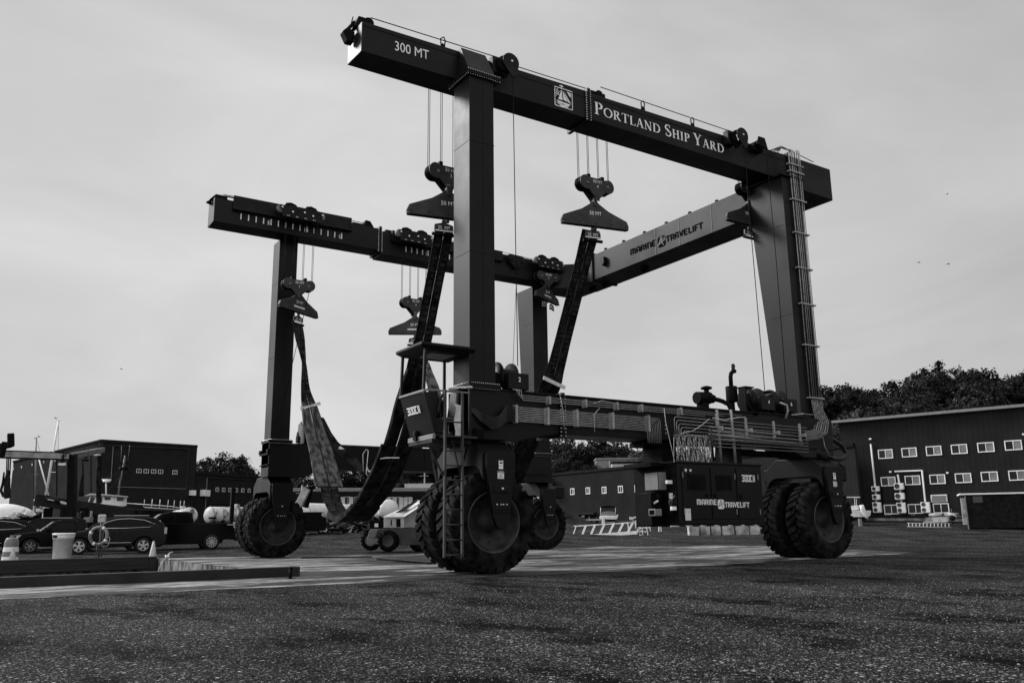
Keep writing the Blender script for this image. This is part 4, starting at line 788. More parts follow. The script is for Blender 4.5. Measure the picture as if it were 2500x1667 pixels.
# ================================================================== GROUND
def ground_mat(name, lo, hi, patch=.5, speck=None, rough=.9, sc=42, wet=False, pscale=.35, contrast=(.52, .72)):
    m = bpy.data.materials.new(name); m.use_nodes = True; n = m.node_tree.nodes; l = m.node_tree.links; b = n['Principled BSDF']
    t = n.new('ShaderNodeTexCoord'); 
    def noise(s, d=4, r=.6, st=None):
        z = n.new('ShaderNodeTexNoise'); z.inputs['Scale'].default_value = s; z.inputs['Detail'].default_value = d; z.inputs['Roughness'].default_value = r
        if st:
            mm = n.new('ShaderNodeMapping'); mm.inputs['Scale'].default_value = st; mm.inputs['Rotation'].default_value = (0, 0, -YAW); l.new(t.outputs['Object'], mm.inputs[0]); l.new(mm.outputs[0], z.inputs[0])
        else: l.new(t.outputs['Object'], z.inputs[0])
        return z.outputs[0]
    def rng(x, a, b_, c, d):
        r = n.new('ShaderNodeMapRange'); 
        for i, v in ((1, a), (2, b_), (3, c), (4, d)): r.inputs[i].default_value = v
        l.new(x, r.inputs[0]); return r.outputs[0]
    def mth(op, a, c):
        k = n.new('ShaderNodeMath'); k.operation = op
        for i, q in enumerate((a, c)):
            if isinstance(q, (int, float)): k.inputs[i].default_value = q
            else: l.new(q, k.inputs[i])
        return k.outputs[0]
    f = rng(noise(sc, 3, .7), *contrast, lo, hi)
    big = rng(noise(pscale, 5, .62, (1.2, .5, 1) if speck else (.6, 1.5, 1)), .36, .62, 1-patch*(.6 if speck else 1), 1+patch*.4)
    if speck:
        big = mth('MULTIPLY', big, rng(noise(.8, 7, .74, (1.1, .55, 1)), .40, .50, .15, 1.1))
    c = mth('MULTIPLY', f, big); hgt = noise(sc*.8, 3, .7)
    if speck:
        for (vs_, th_, amp) in speck:
            v = n.new('ShaderNodeTexVoronoi'); v.inputs['Scale'].default_value = vs_; l.new(t.outputs['Object'], v.inputs[0])
            sp = n.new('ShaderNodeSeparateColor'); l.new(v.outputs['Color'], sp.inputs[0])
            pw = mth('POWER', sp.outputs[0], th_); near = rng(v.outputs['Distance'], .2, .62, 1, 0)
            c = mth('ADD', c, mth('MULTIPLY', mth('MULTIPLY', mth('MULTIPLY', pw, near), amp), big))
            hgt = mth('ADD', hgt, mth('MULTIPLY', near, 1.5*.6*30/vs_))
    l.new(c, b.inputs['Base Color'])
    if wet:
        wv = noise(.42, 7, .68, (.35, 1.0, 1)); l.new(rng(wv, .5, .6, rough, .4), b.inputs['Roughness'])
        wv2 = noise(1.5, 6, .7, (.3, 1.0, 1)); dk = mth('MULTIPLY', rng(wv, .465, .51, 1.0, .14), rng(wv2, .47, .55, 1.1, .35)); c2 = mth('MULTIPLY', c, dk); l.new(c2, b.inputs['Base Color'])
        b.inputs['Specular IOR Level'].default_value = .1
    else: b.inputs['Roughness'].default_value = rough; b.inputs['Specular IOR Level'].default_value = .04
    bp = n.new('ShaderNodeBump'); bp.inputs['Strength'].default_value = .15 if wet else .9; bp.inputs['Distance'].default_value = .012
    l.new(hgt, bp.inputs['Height']); l.new(bp.outputs[0], b.inputs['Normal'])
    return m
GRAV = ground_mat('crushed_asphalt_gravel', .0008, .034, .75, speck=((58, 9, .42), (30, 24, .5), (110, 7, .2)), sc=50, pscale=.4, contrast=(.46, .64))
CONC = ground_mat('wet_concrete', .2, .37, .35, rough=.75, sc=9, wet=True, pscale=.8, contrast=(.3, .7))
SX, SY0, SY1 = -3.4, 2.1, 17.35                                       # boat slip: quay edges
def rngs(a, b, s): 
    o = []; x = a
    while x < b-1e-6: o.append(x); x += s
    return o
xs = sorted(set([-260, -180, -120, -80, -60]+rngs(-50, -4, 3)+[SX]+rngs(-2, 70, 3)+[70, 90, 120, 160, 220, 300, 420, 600]))
ys = sorted(set([-60, -40, -25]+rngs(-20, -2, 3)+[-1, SY0, 5, 9, 13, SY1]+rngs(20, 90, 3)+[90, 100, 115, 130, 150, 180, 230, 320, 450, 700]))
g = MB(); idx = {}
for i, x in enumerate(xs):
    for j, y in enumerate(ys): idx[i, j] = len(g.v); g.v.append((x, y, terr(x, y)))
for i in range(len(xs)-1):
    for j in range(len(ys)-1):
        if xs[i] >= -50 and xs[i+1] <= SX and ys[j] >= SY0 and ys[j+1] <= SY1: continue
        g.f.append((idx[i, j], idx[i+1, j], idx[i+1, j+1], idx[i, j+1])); g.sm.append(True)
struct(g.build('ground', GRAV))
# pad of concrete under the lift
pd = [(-50, -.8), (-9.2, -1.2), (-5, -1.45), (-.4, -1.65), (3.7, -1.7), (6.2, -1.3), (8.5, -.8), (12, -.35), (16.8, .1)]
for u, v in ((2160, 1344), (2060, 1340), (1870, 1333), (1750, 1331), (1600, 1330), (1500, 1333), (1370, 1338), (1000, 1352), (760, 1356), (640, 1358), (520, 1360), (410, 1362)): p = onZ(u, v); pd.append((p.x+.15*math.sin(u), p.y))
pd += [(SX, SY1), (SX, SY0), (-50, SY0)]
bm = bmesh.new(); vv = []
for i in range(len(pd)):
    a = pd[i]; b = pd[(i+1) % len(pd)]; k = 8 if i < 26 else 1
    for j in range(k):
        t = j/k; w_ = .09*math.sin((a[0]+t*(b[0]-a[0]))*3.1+i)*(1 if 0 < j and i < 21 else 0)+(.05*math.sin(i*5.1+j*2.3) if 0 < j and i < 21 else 0)
        vv.append(bm.verts.new((a[0]+(b[0]-a[0])*t, a[1]+(b[1]-a[1])*t+w_, .006)))
fc = bm.faces.new(vv); bmesh.ops.triangulate(bm, faces=[fc]); bmesh.ops.recalc_face_normals(bm, faces=bm.faces)
me = bpy.data.meshes.new('concrete_pad'); bm.to_mesh(me); bm.free(); me.materials.append(CONC); o = bpy.data.objects.new('concrete_pad', me); COL.objects.link(o)
if me.polygons[0].normal.z < 0: me.flip_normals()
struct(o)
# slip: walls, water, dark timber fenders
OLDC = mat('stained_quay_concrete', .12, .85, .2, var=.75, vscale=2.2, bump=.4, bscale=9, stretch=(1.7, 1.7, .8), dark=.012, detail=8)
TIMB = mat('tarred_timber', .009, .6, .4, var=.6, vscale=3, bump=.3, bscale=8, stretch=(.3, 2, 4))
CURB = mat('dark_steel_curb', .016, .5, .25, var=.25, vscale=2.5, bump=.15, bscale=20)
w = MB(); w.box(-50, SX, SY0-.3, SY0, -3, -.004); struct(w.build('quay_wall', OLDC))
w = MB(); w.box(-50, SX, SY1, SY1+.5, -3, -.01); struct(w.build('quay_wall', OLDC))
w = MB(); w.box(SX, SX+.4, SY0, SY1, -3, -.004); struct(w.build('quay_wall', OLDC))
w = MB(); w.quad((-50, SY0, -2.2), (SX, SY0, -2.2), (SX, SY1, -2.2), (-50, SY1, -2.2)); struct(w.build('water', mat('slip_water', .01, .12, .5, bump=.3, bscale=2)))
w = MB(); w.box(-50, SX-.02, SY0-.26, SY0-.02, -.002, .2); w.box(-3.9, SX, SY0-.26, SY0-.02, 0, .19) if False else None
c = w.build('curb', CURB, bevel=.012); tag(c, 'long dark steel curb along the near edge of the boat slip', 'curb')
zt_ = onY(387, 1357, SY1-.12).z; zb_ = onY(387, 1388, SY1-.12).z
w = MB(); w.box(-50, SX-.05, SY1-.2, SY1+.12, zt_-.45, zt_); f = w.build('fender_beam', TIMB, bevel=.02); tag(f, 'heavy dark timber fender along the far edge of the boat slip', 'fender')
w = MB(); w.box(SX-.3, SX-.05, SY1-.26, SY1-.2, -1.6, zt_-.02); w.build('fender_post', TIMB, f)
b = MB(); p = onY(709, 1405, .8); b.cyl((p.x, p.y, 0), (p.x, p.y, .22), .035, 12); b.lathe([(0, .05), (.02, .05), (.03, .001)], (p.x, p.y, .22), (0, 0, 1), 12); b.box(p.x-.08, p.x+.08, p.y-.08, p.y+.08, .006, .02); o = b.build('short_post', BLACKM); tag(o, 'short black steel post standing on the concrete beside the curb end', 'bollard')
b = MB(); q = [(398, 1366), (392, 1372), (402, 1362), (405, 1358)]; K = V((SX+.1, SY1-1.2, .03))
b.tube([K+V((.05*math.cos(a), .1*math.sin(a*1.7), .05+.05*math.sin(a*2.3))) for a in [i*.7 for i in range(16)]], .028, 6)
for dx, dy in ((-.35, -.1), (-.2, .2), (.25, -1.6)): b.tube([K, K+V((dx*.5, dy*.5, -.1)), K+V((dx-.1, dy, -1.0))], .014, 6)
b.tube([K, K+V((.1, .15, .18)), K+V((.22, .2, .22))], .02, 6); o = b.build('mooring_rope', TAPE); tag(o, 'pale mooring rope knotted at the corner of the boat slip', 'rope')
# loose stones that catch the light close to the camera
st = MB(); rs = random.Random(3); NST = 13000
for i in range(NST):
    D = 4.8+10*rs.random()**1.5; u = -120+2740*rs.random(); pp = onD(u, 1285, D); x, y = pp.x, pp.y
    if y > -1.9 and x < 16: continue
    s = (.003+.004*rs.random()**2)*(1+.05*D); a = rs.random()*6.28; h = s*(.4+.5*rs.random()); vs = []
    for k in range(5):
        aa = a+k*1.2566; r = s*(.75+.5*rs.random()); vs.append((x+r*math.cos(aa), y+r*math.sin(aa), .0))
    vs2 = [(x+(vx-x)*.6, y+(vy-y)*.6, h*(.8+.4*rs.random())) for vx, vy, _ in vs]
    st.add(vs+vs2, [tuple(range(5, 10))]+[(k, (k+1) % 5, 5+(k+1) % 5, 5+k) for k in range(5)])
sm = mat('stone_chips', .13, .8, .1, var=.95, vscale=23, dark=.012)
o = st.build('stone_chips', sm); tag(o, 'loose pale stone chips scattered over the dark gravel', 'gravel', kind='stuff')
# ================================================================== BACKGROUND, LEFT
def FR(p, ang=0): return Matrix.Translation(V(p)) @ Matrix.Rotation(YAW+ang, 4, 'Z')      # local x runs to the right of the view, y away
CLAD = mat('dark_metal_cladding', .03, .5, .35, var=.1, vscale=.3)
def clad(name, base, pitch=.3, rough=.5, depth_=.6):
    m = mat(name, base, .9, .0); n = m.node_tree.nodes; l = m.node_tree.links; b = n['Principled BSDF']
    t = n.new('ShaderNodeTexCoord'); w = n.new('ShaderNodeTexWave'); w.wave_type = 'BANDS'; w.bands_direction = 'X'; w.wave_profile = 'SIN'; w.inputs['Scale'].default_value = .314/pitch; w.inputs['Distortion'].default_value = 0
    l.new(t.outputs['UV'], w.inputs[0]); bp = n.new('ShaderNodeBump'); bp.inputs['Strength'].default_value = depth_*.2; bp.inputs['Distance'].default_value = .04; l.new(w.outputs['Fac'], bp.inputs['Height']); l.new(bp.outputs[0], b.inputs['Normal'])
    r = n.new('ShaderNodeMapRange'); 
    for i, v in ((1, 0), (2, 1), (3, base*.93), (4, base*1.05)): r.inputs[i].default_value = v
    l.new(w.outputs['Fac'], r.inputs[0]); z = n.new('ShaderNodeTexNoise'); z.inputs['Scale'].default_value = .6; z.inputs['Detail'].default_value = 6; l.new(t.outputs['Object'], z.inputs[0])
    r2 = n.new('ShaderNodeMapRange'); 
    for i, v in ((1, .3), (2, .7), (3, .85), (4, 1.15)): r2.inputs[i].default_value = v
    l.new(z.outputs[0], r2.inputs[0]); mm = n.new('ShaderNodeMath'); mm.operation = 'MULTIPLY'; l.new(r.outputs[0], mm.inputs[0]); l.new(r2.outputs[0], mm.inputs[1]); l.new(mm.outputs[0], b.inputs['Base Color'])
    return m
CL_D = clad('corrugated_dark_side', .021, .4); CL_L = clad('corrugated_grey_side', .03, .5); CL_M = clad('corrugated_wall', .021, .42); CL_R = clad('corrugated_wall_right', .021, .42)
CL_W = clad('white_roof_sheet', .5, .5)
TRIMW = mat('white_trim', .75, .5, .3, var=.06); TRIMG = mat('grey_trim', .18, .5, .4, var=.1); GLASSB = mat('window_dark', .005, .12, .25); GLASSL = mat('window_painted_reflection', .14, .2, .6, var=.3, vscale=2)  # pale glass colour stands in for sky reflected in windows and windscreens
WHITEH = mat('white_hull', .66, .45, .4, var=.18, vscale=1.2); RUSTY = mat('rusty_white_tank', .62, .6, .3, var=.2, vscale=.9); 
def wallquad(mb, a, b, z0, z1, base=0):
    """vertical wall with UVs in metres along it, thick .3"""
    a = V(a); b = V(b); mb.quad((a.x, a.y, z0), (b.x, b.y, z0), (b.x, b.y, z1), (a.x, a.y, z1))
def wall(a, b, z0, z1, m, parent, name='wall', z1b=None, th=.3):
    a = V((a[0], a[1], 0)); b = V((b[0], b[1], 0)); L_ = (b-a).length; d = (b-a)/L_; n = V((d.y, -d.x, 0))
    if (CAMP-a).dot(n) > 0: n = -n
    z1b = z1b if z1b is not None else z1; mb = MB(); q = n*th
    mb.hexa([(a.x, a.y, z0), (b.x, b.y, z0), (b.x+q.x, b.y+q.y, z0), (a.x+q.x, a.y+q.y, z0), (a.x, a.y, z1), (b.x, b.y, z1b), (b.x+q.x, b.y+q.y, z1b), (a.x+q.x, a.y+q.y, z1)])
    o = mb.build(name, m, parent); me = o.data; uv = me.uv_layers.new(name='UVMap'); off = gloc(o)
    for lp in me.loops:
        co = me.vertices[lp.vertex_index].co+off; uv.data[lp.index].uv = ((V((co.x, co.y, 0))-a).dot(d), co.z)
    return o
def window(a, b, x, z, w, h, parent, bar=True, sill=False, painted_sky=False, fw=.06):
    """window centred x metres along wall a->b at height z"""
    a = V((a[0], a[1], 0)); b = V((b[0], b[1], 0)); d = (b-a).normalized(); n = V((d.y, -d.x, 0))
    if (CAMP-a).dot(n) < 0: n = -n
    c = a+d*x+V((0, 0, z)); up = V((0, 0, 1)); f = MB()
    for s_ in (-1, 1): f.obox(c+d*(s_*(w/2-fw/2))+n*.03, d*fw/2, n*.03, up*h/2); f.obox(c+up*(s_*(h/2-fw/2))+n*.028, d*(w/2-fw), n*.03, up*fw/2)
    if bar: f.obox(c+n*.026, d*fw*.35, n*.026, up*(h/2-fw))
    o = f.build('window', TRIMW, parent)
    g1 = MB(); g1.obox(c-d*(w/4)+n*.012, d*(w/4), n*.01, up*(h/2-fw/2)); g1.build('pane', GLASSB, o); g1 = MB(); g1.obox(c+d*(w/4)+n*.016, d*(w/4), n*.01, up*(h/2-fw/2)); g1.build('pane', GLASSL if painted_sky else GLASSB, o)
    return o
def solveD(u, v, ztop):                                               # where a sight line meets height ztop
    p = onZ(u, v, ztop); return V((p.x, p.y, 0)), depth(p.x, p.y)
# --- big hall
c0 = onD(248, 1075, 128); zt = c0.z; c1, D1 = solveD(33, 1127, zt); c2, D2 = solveD(482, 1089, zt); c0 = V((c0.x, c0.y, 0))
hall = thing('boat_shed', 'huge dark flat-topped boat hall with a tall side wall, tallest building on the left', 'building', (c0.x, c0.y, 1.3))
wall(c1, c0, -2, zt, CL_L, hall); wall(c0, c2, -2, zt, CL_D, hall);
def edge(a, b, z, parent, w=.3, h=.35, m=CL_D, name='roof_edge'):
    f = MB(); f.bar((a.x, a.y, z), (b.x, b.y, z), w, h); return f.build(name, m, parent)
edge(c1, c0, zt, hall); edge(c0, c2, zt, hall)
def along(a, b, u, v=1290):                                                   # distance along wall a->b at which column u crosses it
    d = (b-a).normalized(); r = ray(u, v); n_ = V((d.y, -d.x, 0)); t = (a-CAMP).dot(n_)/V((r.x, r.y, 0)).dot(n_); p = CAMP+r*t; return (V((p.x, p.y, 0))-a).dot(d)
def zat(a, b, u, v):
    d = (b-a).normalized(); r = ray(u, v); n_ = V((d.y, -d.x, 0)); t = (a-CAMP).dot(n_)/V((r.x, r.y, 0)).dot(n_); return (CAMP+r*t).z
for u in (339, 357, 375, 392, 427): window(c0, c2, along(c0, c2, u, 1149), zat(c0, c2, u, 1149+(u-339)*.04), .78, .62, hall, fw=.06)
f = MB(); dd = (c2-c0).normalized(); nn_ = V((dd.y, -dd.x, 0)); nn_ = nn_ if (CAMP-c0).dot(nn_) > 0 else -nn_
def wallbar(a, b, u0, v0, u1, v1, w, m, parent, name, off=.08):
    d = (b-a).normalized(); n_ = V((d.y, -d.x, 0)); n_ = n_ if (CAMP-a).dot(n_) > 0 else -n_
    p = a+d*along(a, b, u0, v0)+n_*off; q = a+d*along(a, b, u1, v1)+n_*off; p.z = zat(a, b, u0, v0); q.z = zat(a, b, u1, v1)
    f = MB(); f.bar(p, q, w, w); return f.build(name, m, parent)
wallbar(c0, c2, 276, 1088, 270, 1175, .09, TRIMG, hall, 'downpipe'); wallbar(c0, c2, 276, 1088, 460, 1095, .22, CL_L, hall, 'door_header'); wallbar(c0, c2, 460, 1095, 452, 1215, .18, CL_L, hall, 'door_edge'); wallbar(c0, c2, 285, 1188, 452, 1193, .08, TRIMG, hall, 'door_rail')
for u in (466, 494): 
    if u < 482: wallbar(c0, c2, u-6, 1203, u+6, 1203, .8, TRIMW, hall, 'wall_lamp_hood', .6)
for u, v in ((37, 1144), (57, 1140), (83, 1134), (111, 1128), (139, 1123)): wallbar(c1, c0, u, v-3, u, v+3, .12, TRIMW, hall, 'wall_light', .3)
for u in (84, 139, 188, 223): wallbar(c1, c0, u, 1110, u, 1220, .12, CL_D, hall, 'downpipe')
# --- lower hall attached
e0 = c2+(c0-c2).normalized()*(-.5); e0 = c2.copy(); ez = onD(482, 1152, D2).z; e1, D3 = solveD(640, 1165, ez)
low = thing('workshop_building', 'lower dark workshop beside the big hall with a row of six small white windows', 'building', (e0.x, e0.y, 1.3))
wall(e0+FW*.6, e1+FW*.6, -2, ez, CL_D, low); edge(e0+FW*.5, e1+FW*.5, ez, low, h=.5); e0 += FW*.6; e1 += FW*.6
for i in range(6): u = 530+15.6*i; window(e0, e1, along(e0, e1, u, 1195), zat(e0, e1, u, 1194.5+i*.5), .8, .66, low, fw=.06)
wallbar(e0, e1, 505, 1166, 500, 1240, .1, TRIMG, low, 'downpipe'); wallbar(e0, e1, 505, 1166, 636, 1172, .15, CL_L, low, 'door_header'); wallbar(e0, e1, 487, 1203, 500, 1204, 1.0, TRIMW, low, 'wall_lamp_hood', .6); wallbar(e0, e1, 505, 1227, 560, 1229, .12, CL_L, low, 'door_rail')
# --- long low building with a canopy
a0, b0 = gp(690, 104), gp(1075, 108); a0.z = b0.z = 0
can = thing('warehouse', 'long low warehouse with a pale roof edge and white pillars behind the tanks', 'building', (a0.x, a0.y, terr(a0.x, a0.y)))
zr = onD(870, 1191, 104).z
wall(a0, b0, 0, zr-.1, CL_D, can); f = MB(); f.bar(a0-FW*1.5+V((0, 0, zr-.2)), b0-FW*1.5+V((0, 0, zr-.2)), 1.6, .42); f.build('roof_edge', TRIMG, can, bevel=.03)
for u in (836, 856, 886, 938, 948, 963, 979, 990, 1002): 
    x = along(a0, b0, u); d = (b0-a0).normalized(); p = a0+d*x-FW*.2; f = MB(); z_ = onD(u, 1224, 104).z; f.box(-.25, .25, -.1, .1, z_-.8, z_+.6); f.xf(Matrix.Translation((p.x, p.y, 0)) @ Matrix.Rotation(YAW, 4, 'Z')); f.build('white_pillar', TRIMW, can)
for u in (846, 870, 955, 971, 996):
    x = along(a0, b0, u); window(a0, b0, x, onD(u, 1224, 104).z, .7, 1.3, can, fw=.05)
r0 = gp(986, 112); zz = onD(1010, 1180, 112).z; f = MB(); f.box(0, 9, 0, 3, zr, zz); f.xf(Matrix.Translation((r0.x, r0.y, 0)) @ Matrix.Rotation(YAW, 4, 'Z')); o = f.build('roof_unit', CL_W, can)
# ================================================================== TANKS
TANKM = mat('white_tank_paint', .66, .5, .35, var=.14, vscale=.8); 
def stain(name, base, dark):
    m = mat(name, base, .55, .35); n = m.node_tree.nodes; l = m.node_tree.links; b = n['Principled BSDF']; t = n.new('ShaderNodeTexCoord'); mp_ = n.new('ShaderNodeMapping'); mp_.inputs['Scale'].default_value = (1.2, 1.2, .5); l.new(t.outputs['Object'], mp_.inputs[0])
    z = n.new('ShaderNodeTexNoise'); z.inputs['Scale'].default_value = 1.6; z.inputs['Detail'].default_value = 8; z.inputs['Roughness'].default_value = .65; l.new(mp_.outputs[0], z.inputs[0])
    r = n.new('ShaderNodeValToRGB'); r.color_ramp.elements[0].position = .40; r.color_ramp.elements[0].color = (dark, dark, dark, 1); r.color_ramp.elements[1].position = .52; r.color_ramp.elements[1].color = (base, base, base, 1); l.new(z.outputs[0], r.inputs[0]); l.new(r.outputs[0], b.inputs['Base Color']); return m
TANKS = stain('peeling_tank_paint', .6, .09)
def tank(u0, u1, v_mid, D0, D1, r, label, m, mark=None, stay=True):
    a = onD(u0, v_mid, D0); b = onD(u1, v_mid, D1); b.z = a.z; g0 = terr(a.x, a.y); t = thing('storage_tank', label, 'tank', (a.x, a.y, g0), 'white cylindrical tanks in the yard'); L_ = (b-a).length; ax = (b-a).normalized()
    prof = [(-.42*r, .001), (-.4*r, .3*r), (-.3*r, .66*r), (-.16*r, .88*r), (0, r)]+[(L_*k/6, r) for k in range(1, 7)]+[(L_+.16*r, .88*r), (L_+.3*r, .66*r), (L_+.4*r, .3*r), (L_+.42*r, .001)]
    f = MB(); f.lathe(prof, a, ax, 36); f.build('tank_shell', m, t)
    f = MB()
    for k in (.02, .36, .7, .98): f.lathe([(L_*k-.02, r+.006), (L_*k-.02, r+.02), (L_*k+.02, r+.02), (L_*k+.02, r+.006)], a, ax, 36)
    f.build('weld_band', TRIMG, t)
    for k in (.2, .8):
        c = a+ax*(L_*k); f = MB(); s_ = ax.cross(V((0, 0, 1))); f.obox(V((c.x, c.y, (g0+a.z-r*.5)/2)), ax*.15, s_*r*.8, V((0, 0, (a.z-r*.5-g0)/2))); f.build('cradle', BLACKM, t)
    f = MB(); c = a+ax*(L_*.5); f.cyl((c.x, c.y, a.z+r*.9), (c.x, c.y, a.z+r+.25), .25, 14); f.build('manhole', m, t)
    return t, a, b
t_, a_, b_ = tank(462, 430, 1258, 73, 84, .68, 'peeling white tank with its rounded end towards the row of parked cars', TANKS)
t_, a_, b_ = tank(510, 640, 1257, 72, 76, .68, 'peeling white tank lying behind the tailgate of the big pickup', TANKS)
f = MB(); p = onD(519, 1264, 71.2); f.obox(p, RT*.32, FW*.02, V((0, 0, .08))); f.build('tank_plate', BLACKM, t_)
tank(735, 880, 1251, 72, 80, .80, 'long clean white tank behind the hanging slings', TANKM)
tank(925, 950, 1245, 74, 70.5, .78, 'white tank with its round end beside the boom lift', TANKM)
tank(1010, 1035, 1243, 84, 92, .72, 'small white tank end between the boom lift and the big wheels', TANKM)
f = MB(); p = gp(564, 62); f.box(-.13, .13, -.13, .13, 0, 3.3); f.xf(Matrix.Translation((p.x, p.y, p.z))); o = f.build('timber_post', BLACKM); tag(o, 'dark square post in front of the peeling tank', 'post')
# ================================================================== VEHICLES
CARP = mat('dark_car_paint', .005, .12, .16, var=.15, vscale=2); CARP2 = mat('black_car_paint', .0025, .14, .10); CARG = mat('car_glass', .003, .08, .12); CHROME = mat('chrome_trim', .7, .15, .5, metal=1); CARW = mat('alloy_wheel', .55, .3, .5, metal=.8); CTYRE = mat('car_tyre', .012, .8, .2); LAMP = mat('headlamp_glass', .35, .12, .8); PLASTIC = mat('black_plastic', .01, .6, .3)
def arcs(cx, r, n=9): return [(cx+r*math.cos(PI-PI*i/n), .30+r*math.sin(PI-PI*i/n)) for i in range(n+1)]
def car(name, label, cat, u, D, ang, spec, group='vehicles parked beside the boat slip'):
    """side profile, nose at x=0 pointing left of view; y is across; near side at y=0"""
    p = gp(u, D); M = FR(p, ang); t = thing(name, label, cat, p, group); Wd = spec['w']; lo = spec['lower']; wh = spec['wheels']; r = spec['r']
    pts = [(lo[0][0], lo[0][1])]
    bot = []
    for cx in wh: bot += arcs(cx, r+.07)
    poly = bot+[q for q in lo]
    f = MB(); f.prism([(x, .03, z) for x, z in poly], (0, Wd-.06, 0)); body = f.xf(M).build('body', spec['paint'], t, bevel=.06)
    gh = spec['gh']; f = MB(); n = len(gh); ins = spec.get('ins', .2); zb = min(z for x, z in gh); ztp = max(z for x, z in gh); vs = []
    for s_ in (0, 1):
        for x, z in gh:
            k = (z-zb)/(ztp-zb)*ins+.04; vs.append((x, k if s_ == 0 else Wd-k, z))
    f.add(vs, [tuple(range(n-1, -1, -1)), tuple(range(n, 2*n))]+[(i, (i+1) % n, n+(i+1) % n, n+i) for i in range(n)]); cb_ = f.xf(M).build('cabin', spec['paint'], t, bevel=.03)
    for w_ in spec['win']:
        f = MB(); vs = []
        for x, z in w_:
            k = (z-zb)/(ztp-zb)*ins+.028; vs.append((x, k, z))
        f.add(vs, [tuple(range(len(vs)))]); f.xf(M).build('side_window', CARG, cb_)
        if spec.get('chrome'):
            f = MB(); f.tube([V((x, y-.012, z)) for x, y, z in vs]+[V((vs[0][0], vs[0][1]-.012, vs[0][2]))], .013, 5); f.xf(M).build('window_trim', CHROME, cb_)
    ws = spec['screen']; f = MB(); (xa, za), (xb, zb2) = ws; f.quad((xa-.02, .12, za), (xb-.02, .12+ins, zb2), (xb-.02, Wd-.12-ins, zb2), (xa-.02, Wd-.12, za)); f.xf(M).build('windscreen', GLASSL if spec.get('brightscreen', True) else CARG, cb_)
    for cx in wh:
        for yy, out in ((.0, -1), (Wd, 1)):
            f = MB(); f.lathe([(out*.005, r*.64), (out*.02, r*.7), (out*.02, r*.92), (-out*.03, r), (-out*.2, r), (-out*.22, r*.7)], (cx, yy, r), (0, 1, 0), 28); wo = f.xf(M).build('wheel', CTYRE, t)
            f = MB(); f.lathe([(out*.0, r*.6), (out*.012, r*.66), (out*.0, r*.68)], (cx, yy, r), (0, 1, 0), 28)
            ns = spec.get('spokes', 5)
            for k in range(ns):
                a = 2*PI*k/ns+.3
                for da in ((-.16, .16) if ns == 5 else (0,)):
                    f.bar((cx, yy+out*.005, r), (cx+r*.62*math.cos(a+da), yy+out*.005, r+r*.62*math.sin(a+da)), .045 if ns == 5 else .05, .02, up=(0, 1, 0))
            f.cyl((cx, yy+out*.02, r), (cx, yy-out*.01, r), r*.14, 12); f.xf(M).build('rim', spec.get('rimm', CARW), wo)
            f = MB(); f.cyl((cx, yy-out*.06, r), (cx, yy-out*.09, r), r*.6, 16); f.xf(M).build('brake_disc', PLASTIC, wo)
    for (nm, mt, q) in spec.get('bits', []):
        f = MB(); f.box(*q); f.xf(M).build(nm, mt, t, bevel=.02)
    for k in (0, 1): f = MB(); z = spec['hl']; f.hexa([(lo_x, y0, z0) for lo_x, y0, z0 in ((.0, .08 if k == 0 else Wd-.4, z-.08), (.35, .0 if k == 0 else Wd-.1, z-.06), (.35, .1 if k == 0 else Wd, z-.06), (.02, .4 if k == 0 else Wd-.08, z-.08), (.06, .06 if k == 0 else Wd-.4, z+.08), (.5, -.005 if k == 0 else Wd-.1, z+.1), (.5, .1 if k == 0 else Wd+.005, z+.1), (.06, .4 if k == 0 else Wd-.06, z+.08))]); f.xf(M).build('headlight', LAMP, t, bevel=.01)
    f = MB(); xr = spec['len']; f.box(xr-.12, xr-.0, -.005, .2, spec['hl']+.05, spec['hl']+.35); f.xf(M).build('tail_light', LAMP, t, bevel=.02)
    f = MB(); xm = spec['mir']; f.box(xm-.08, xm+.1, -.2, .02, spec['mz'], spec['mz']+.16); f.xf(M).build('mirror', spec['paint'], t, bevel=.03)
    return t, M
suv = dict(len=4.5, w=1.82, r=.35, paint=CARP, wheels=(.88, 3.52), chrome=True, ins=.24, hl=.8, mir=1.45, mz=1.02,
    lower=[(4.2, .28), (4.5, .4), (4.53, .75), (4.5, 1.08), (3.9, 1.13), (2.4, 1.09), (1.2, 1.06), (.7, .99), (.25, .88), (.04, .72), (.0, .4), (.2, .26)],
    gh=[(1.0, 1.0), (1.5, 1.36), (1.95, 1.58), (2.6, 1.68), (3.4, 1.66), (3.95, 1.58), (4.3, 1.36), (4.48, 1.05)], win=[[(1.55, 1.14), (1.95, 1.42), (2.35, 1.53), (2.9, 1.56), (3.5, 1.49), (3.98, 1.3), (3.75, 1.17), (2.6, 1.13)]], screen=((1.1, 1.1), (1.88, 1.54)),
    bits=[('door_seam', PLASTIC, (2.35, 2.37, .024, .05, .4, 1.08)), ('sill_trim', CHROME, (1.4, 3.0, .02, .05, .48, .5)), ('roof_rail', CHROME, (2.2, 3.7, .26, .29, 1.69, 1.71))])
car('compact_suv', 'dark compact SUV with chrome window trim parked side-on behind the life ring post', 'car', 143, 38.6, .45, suv)
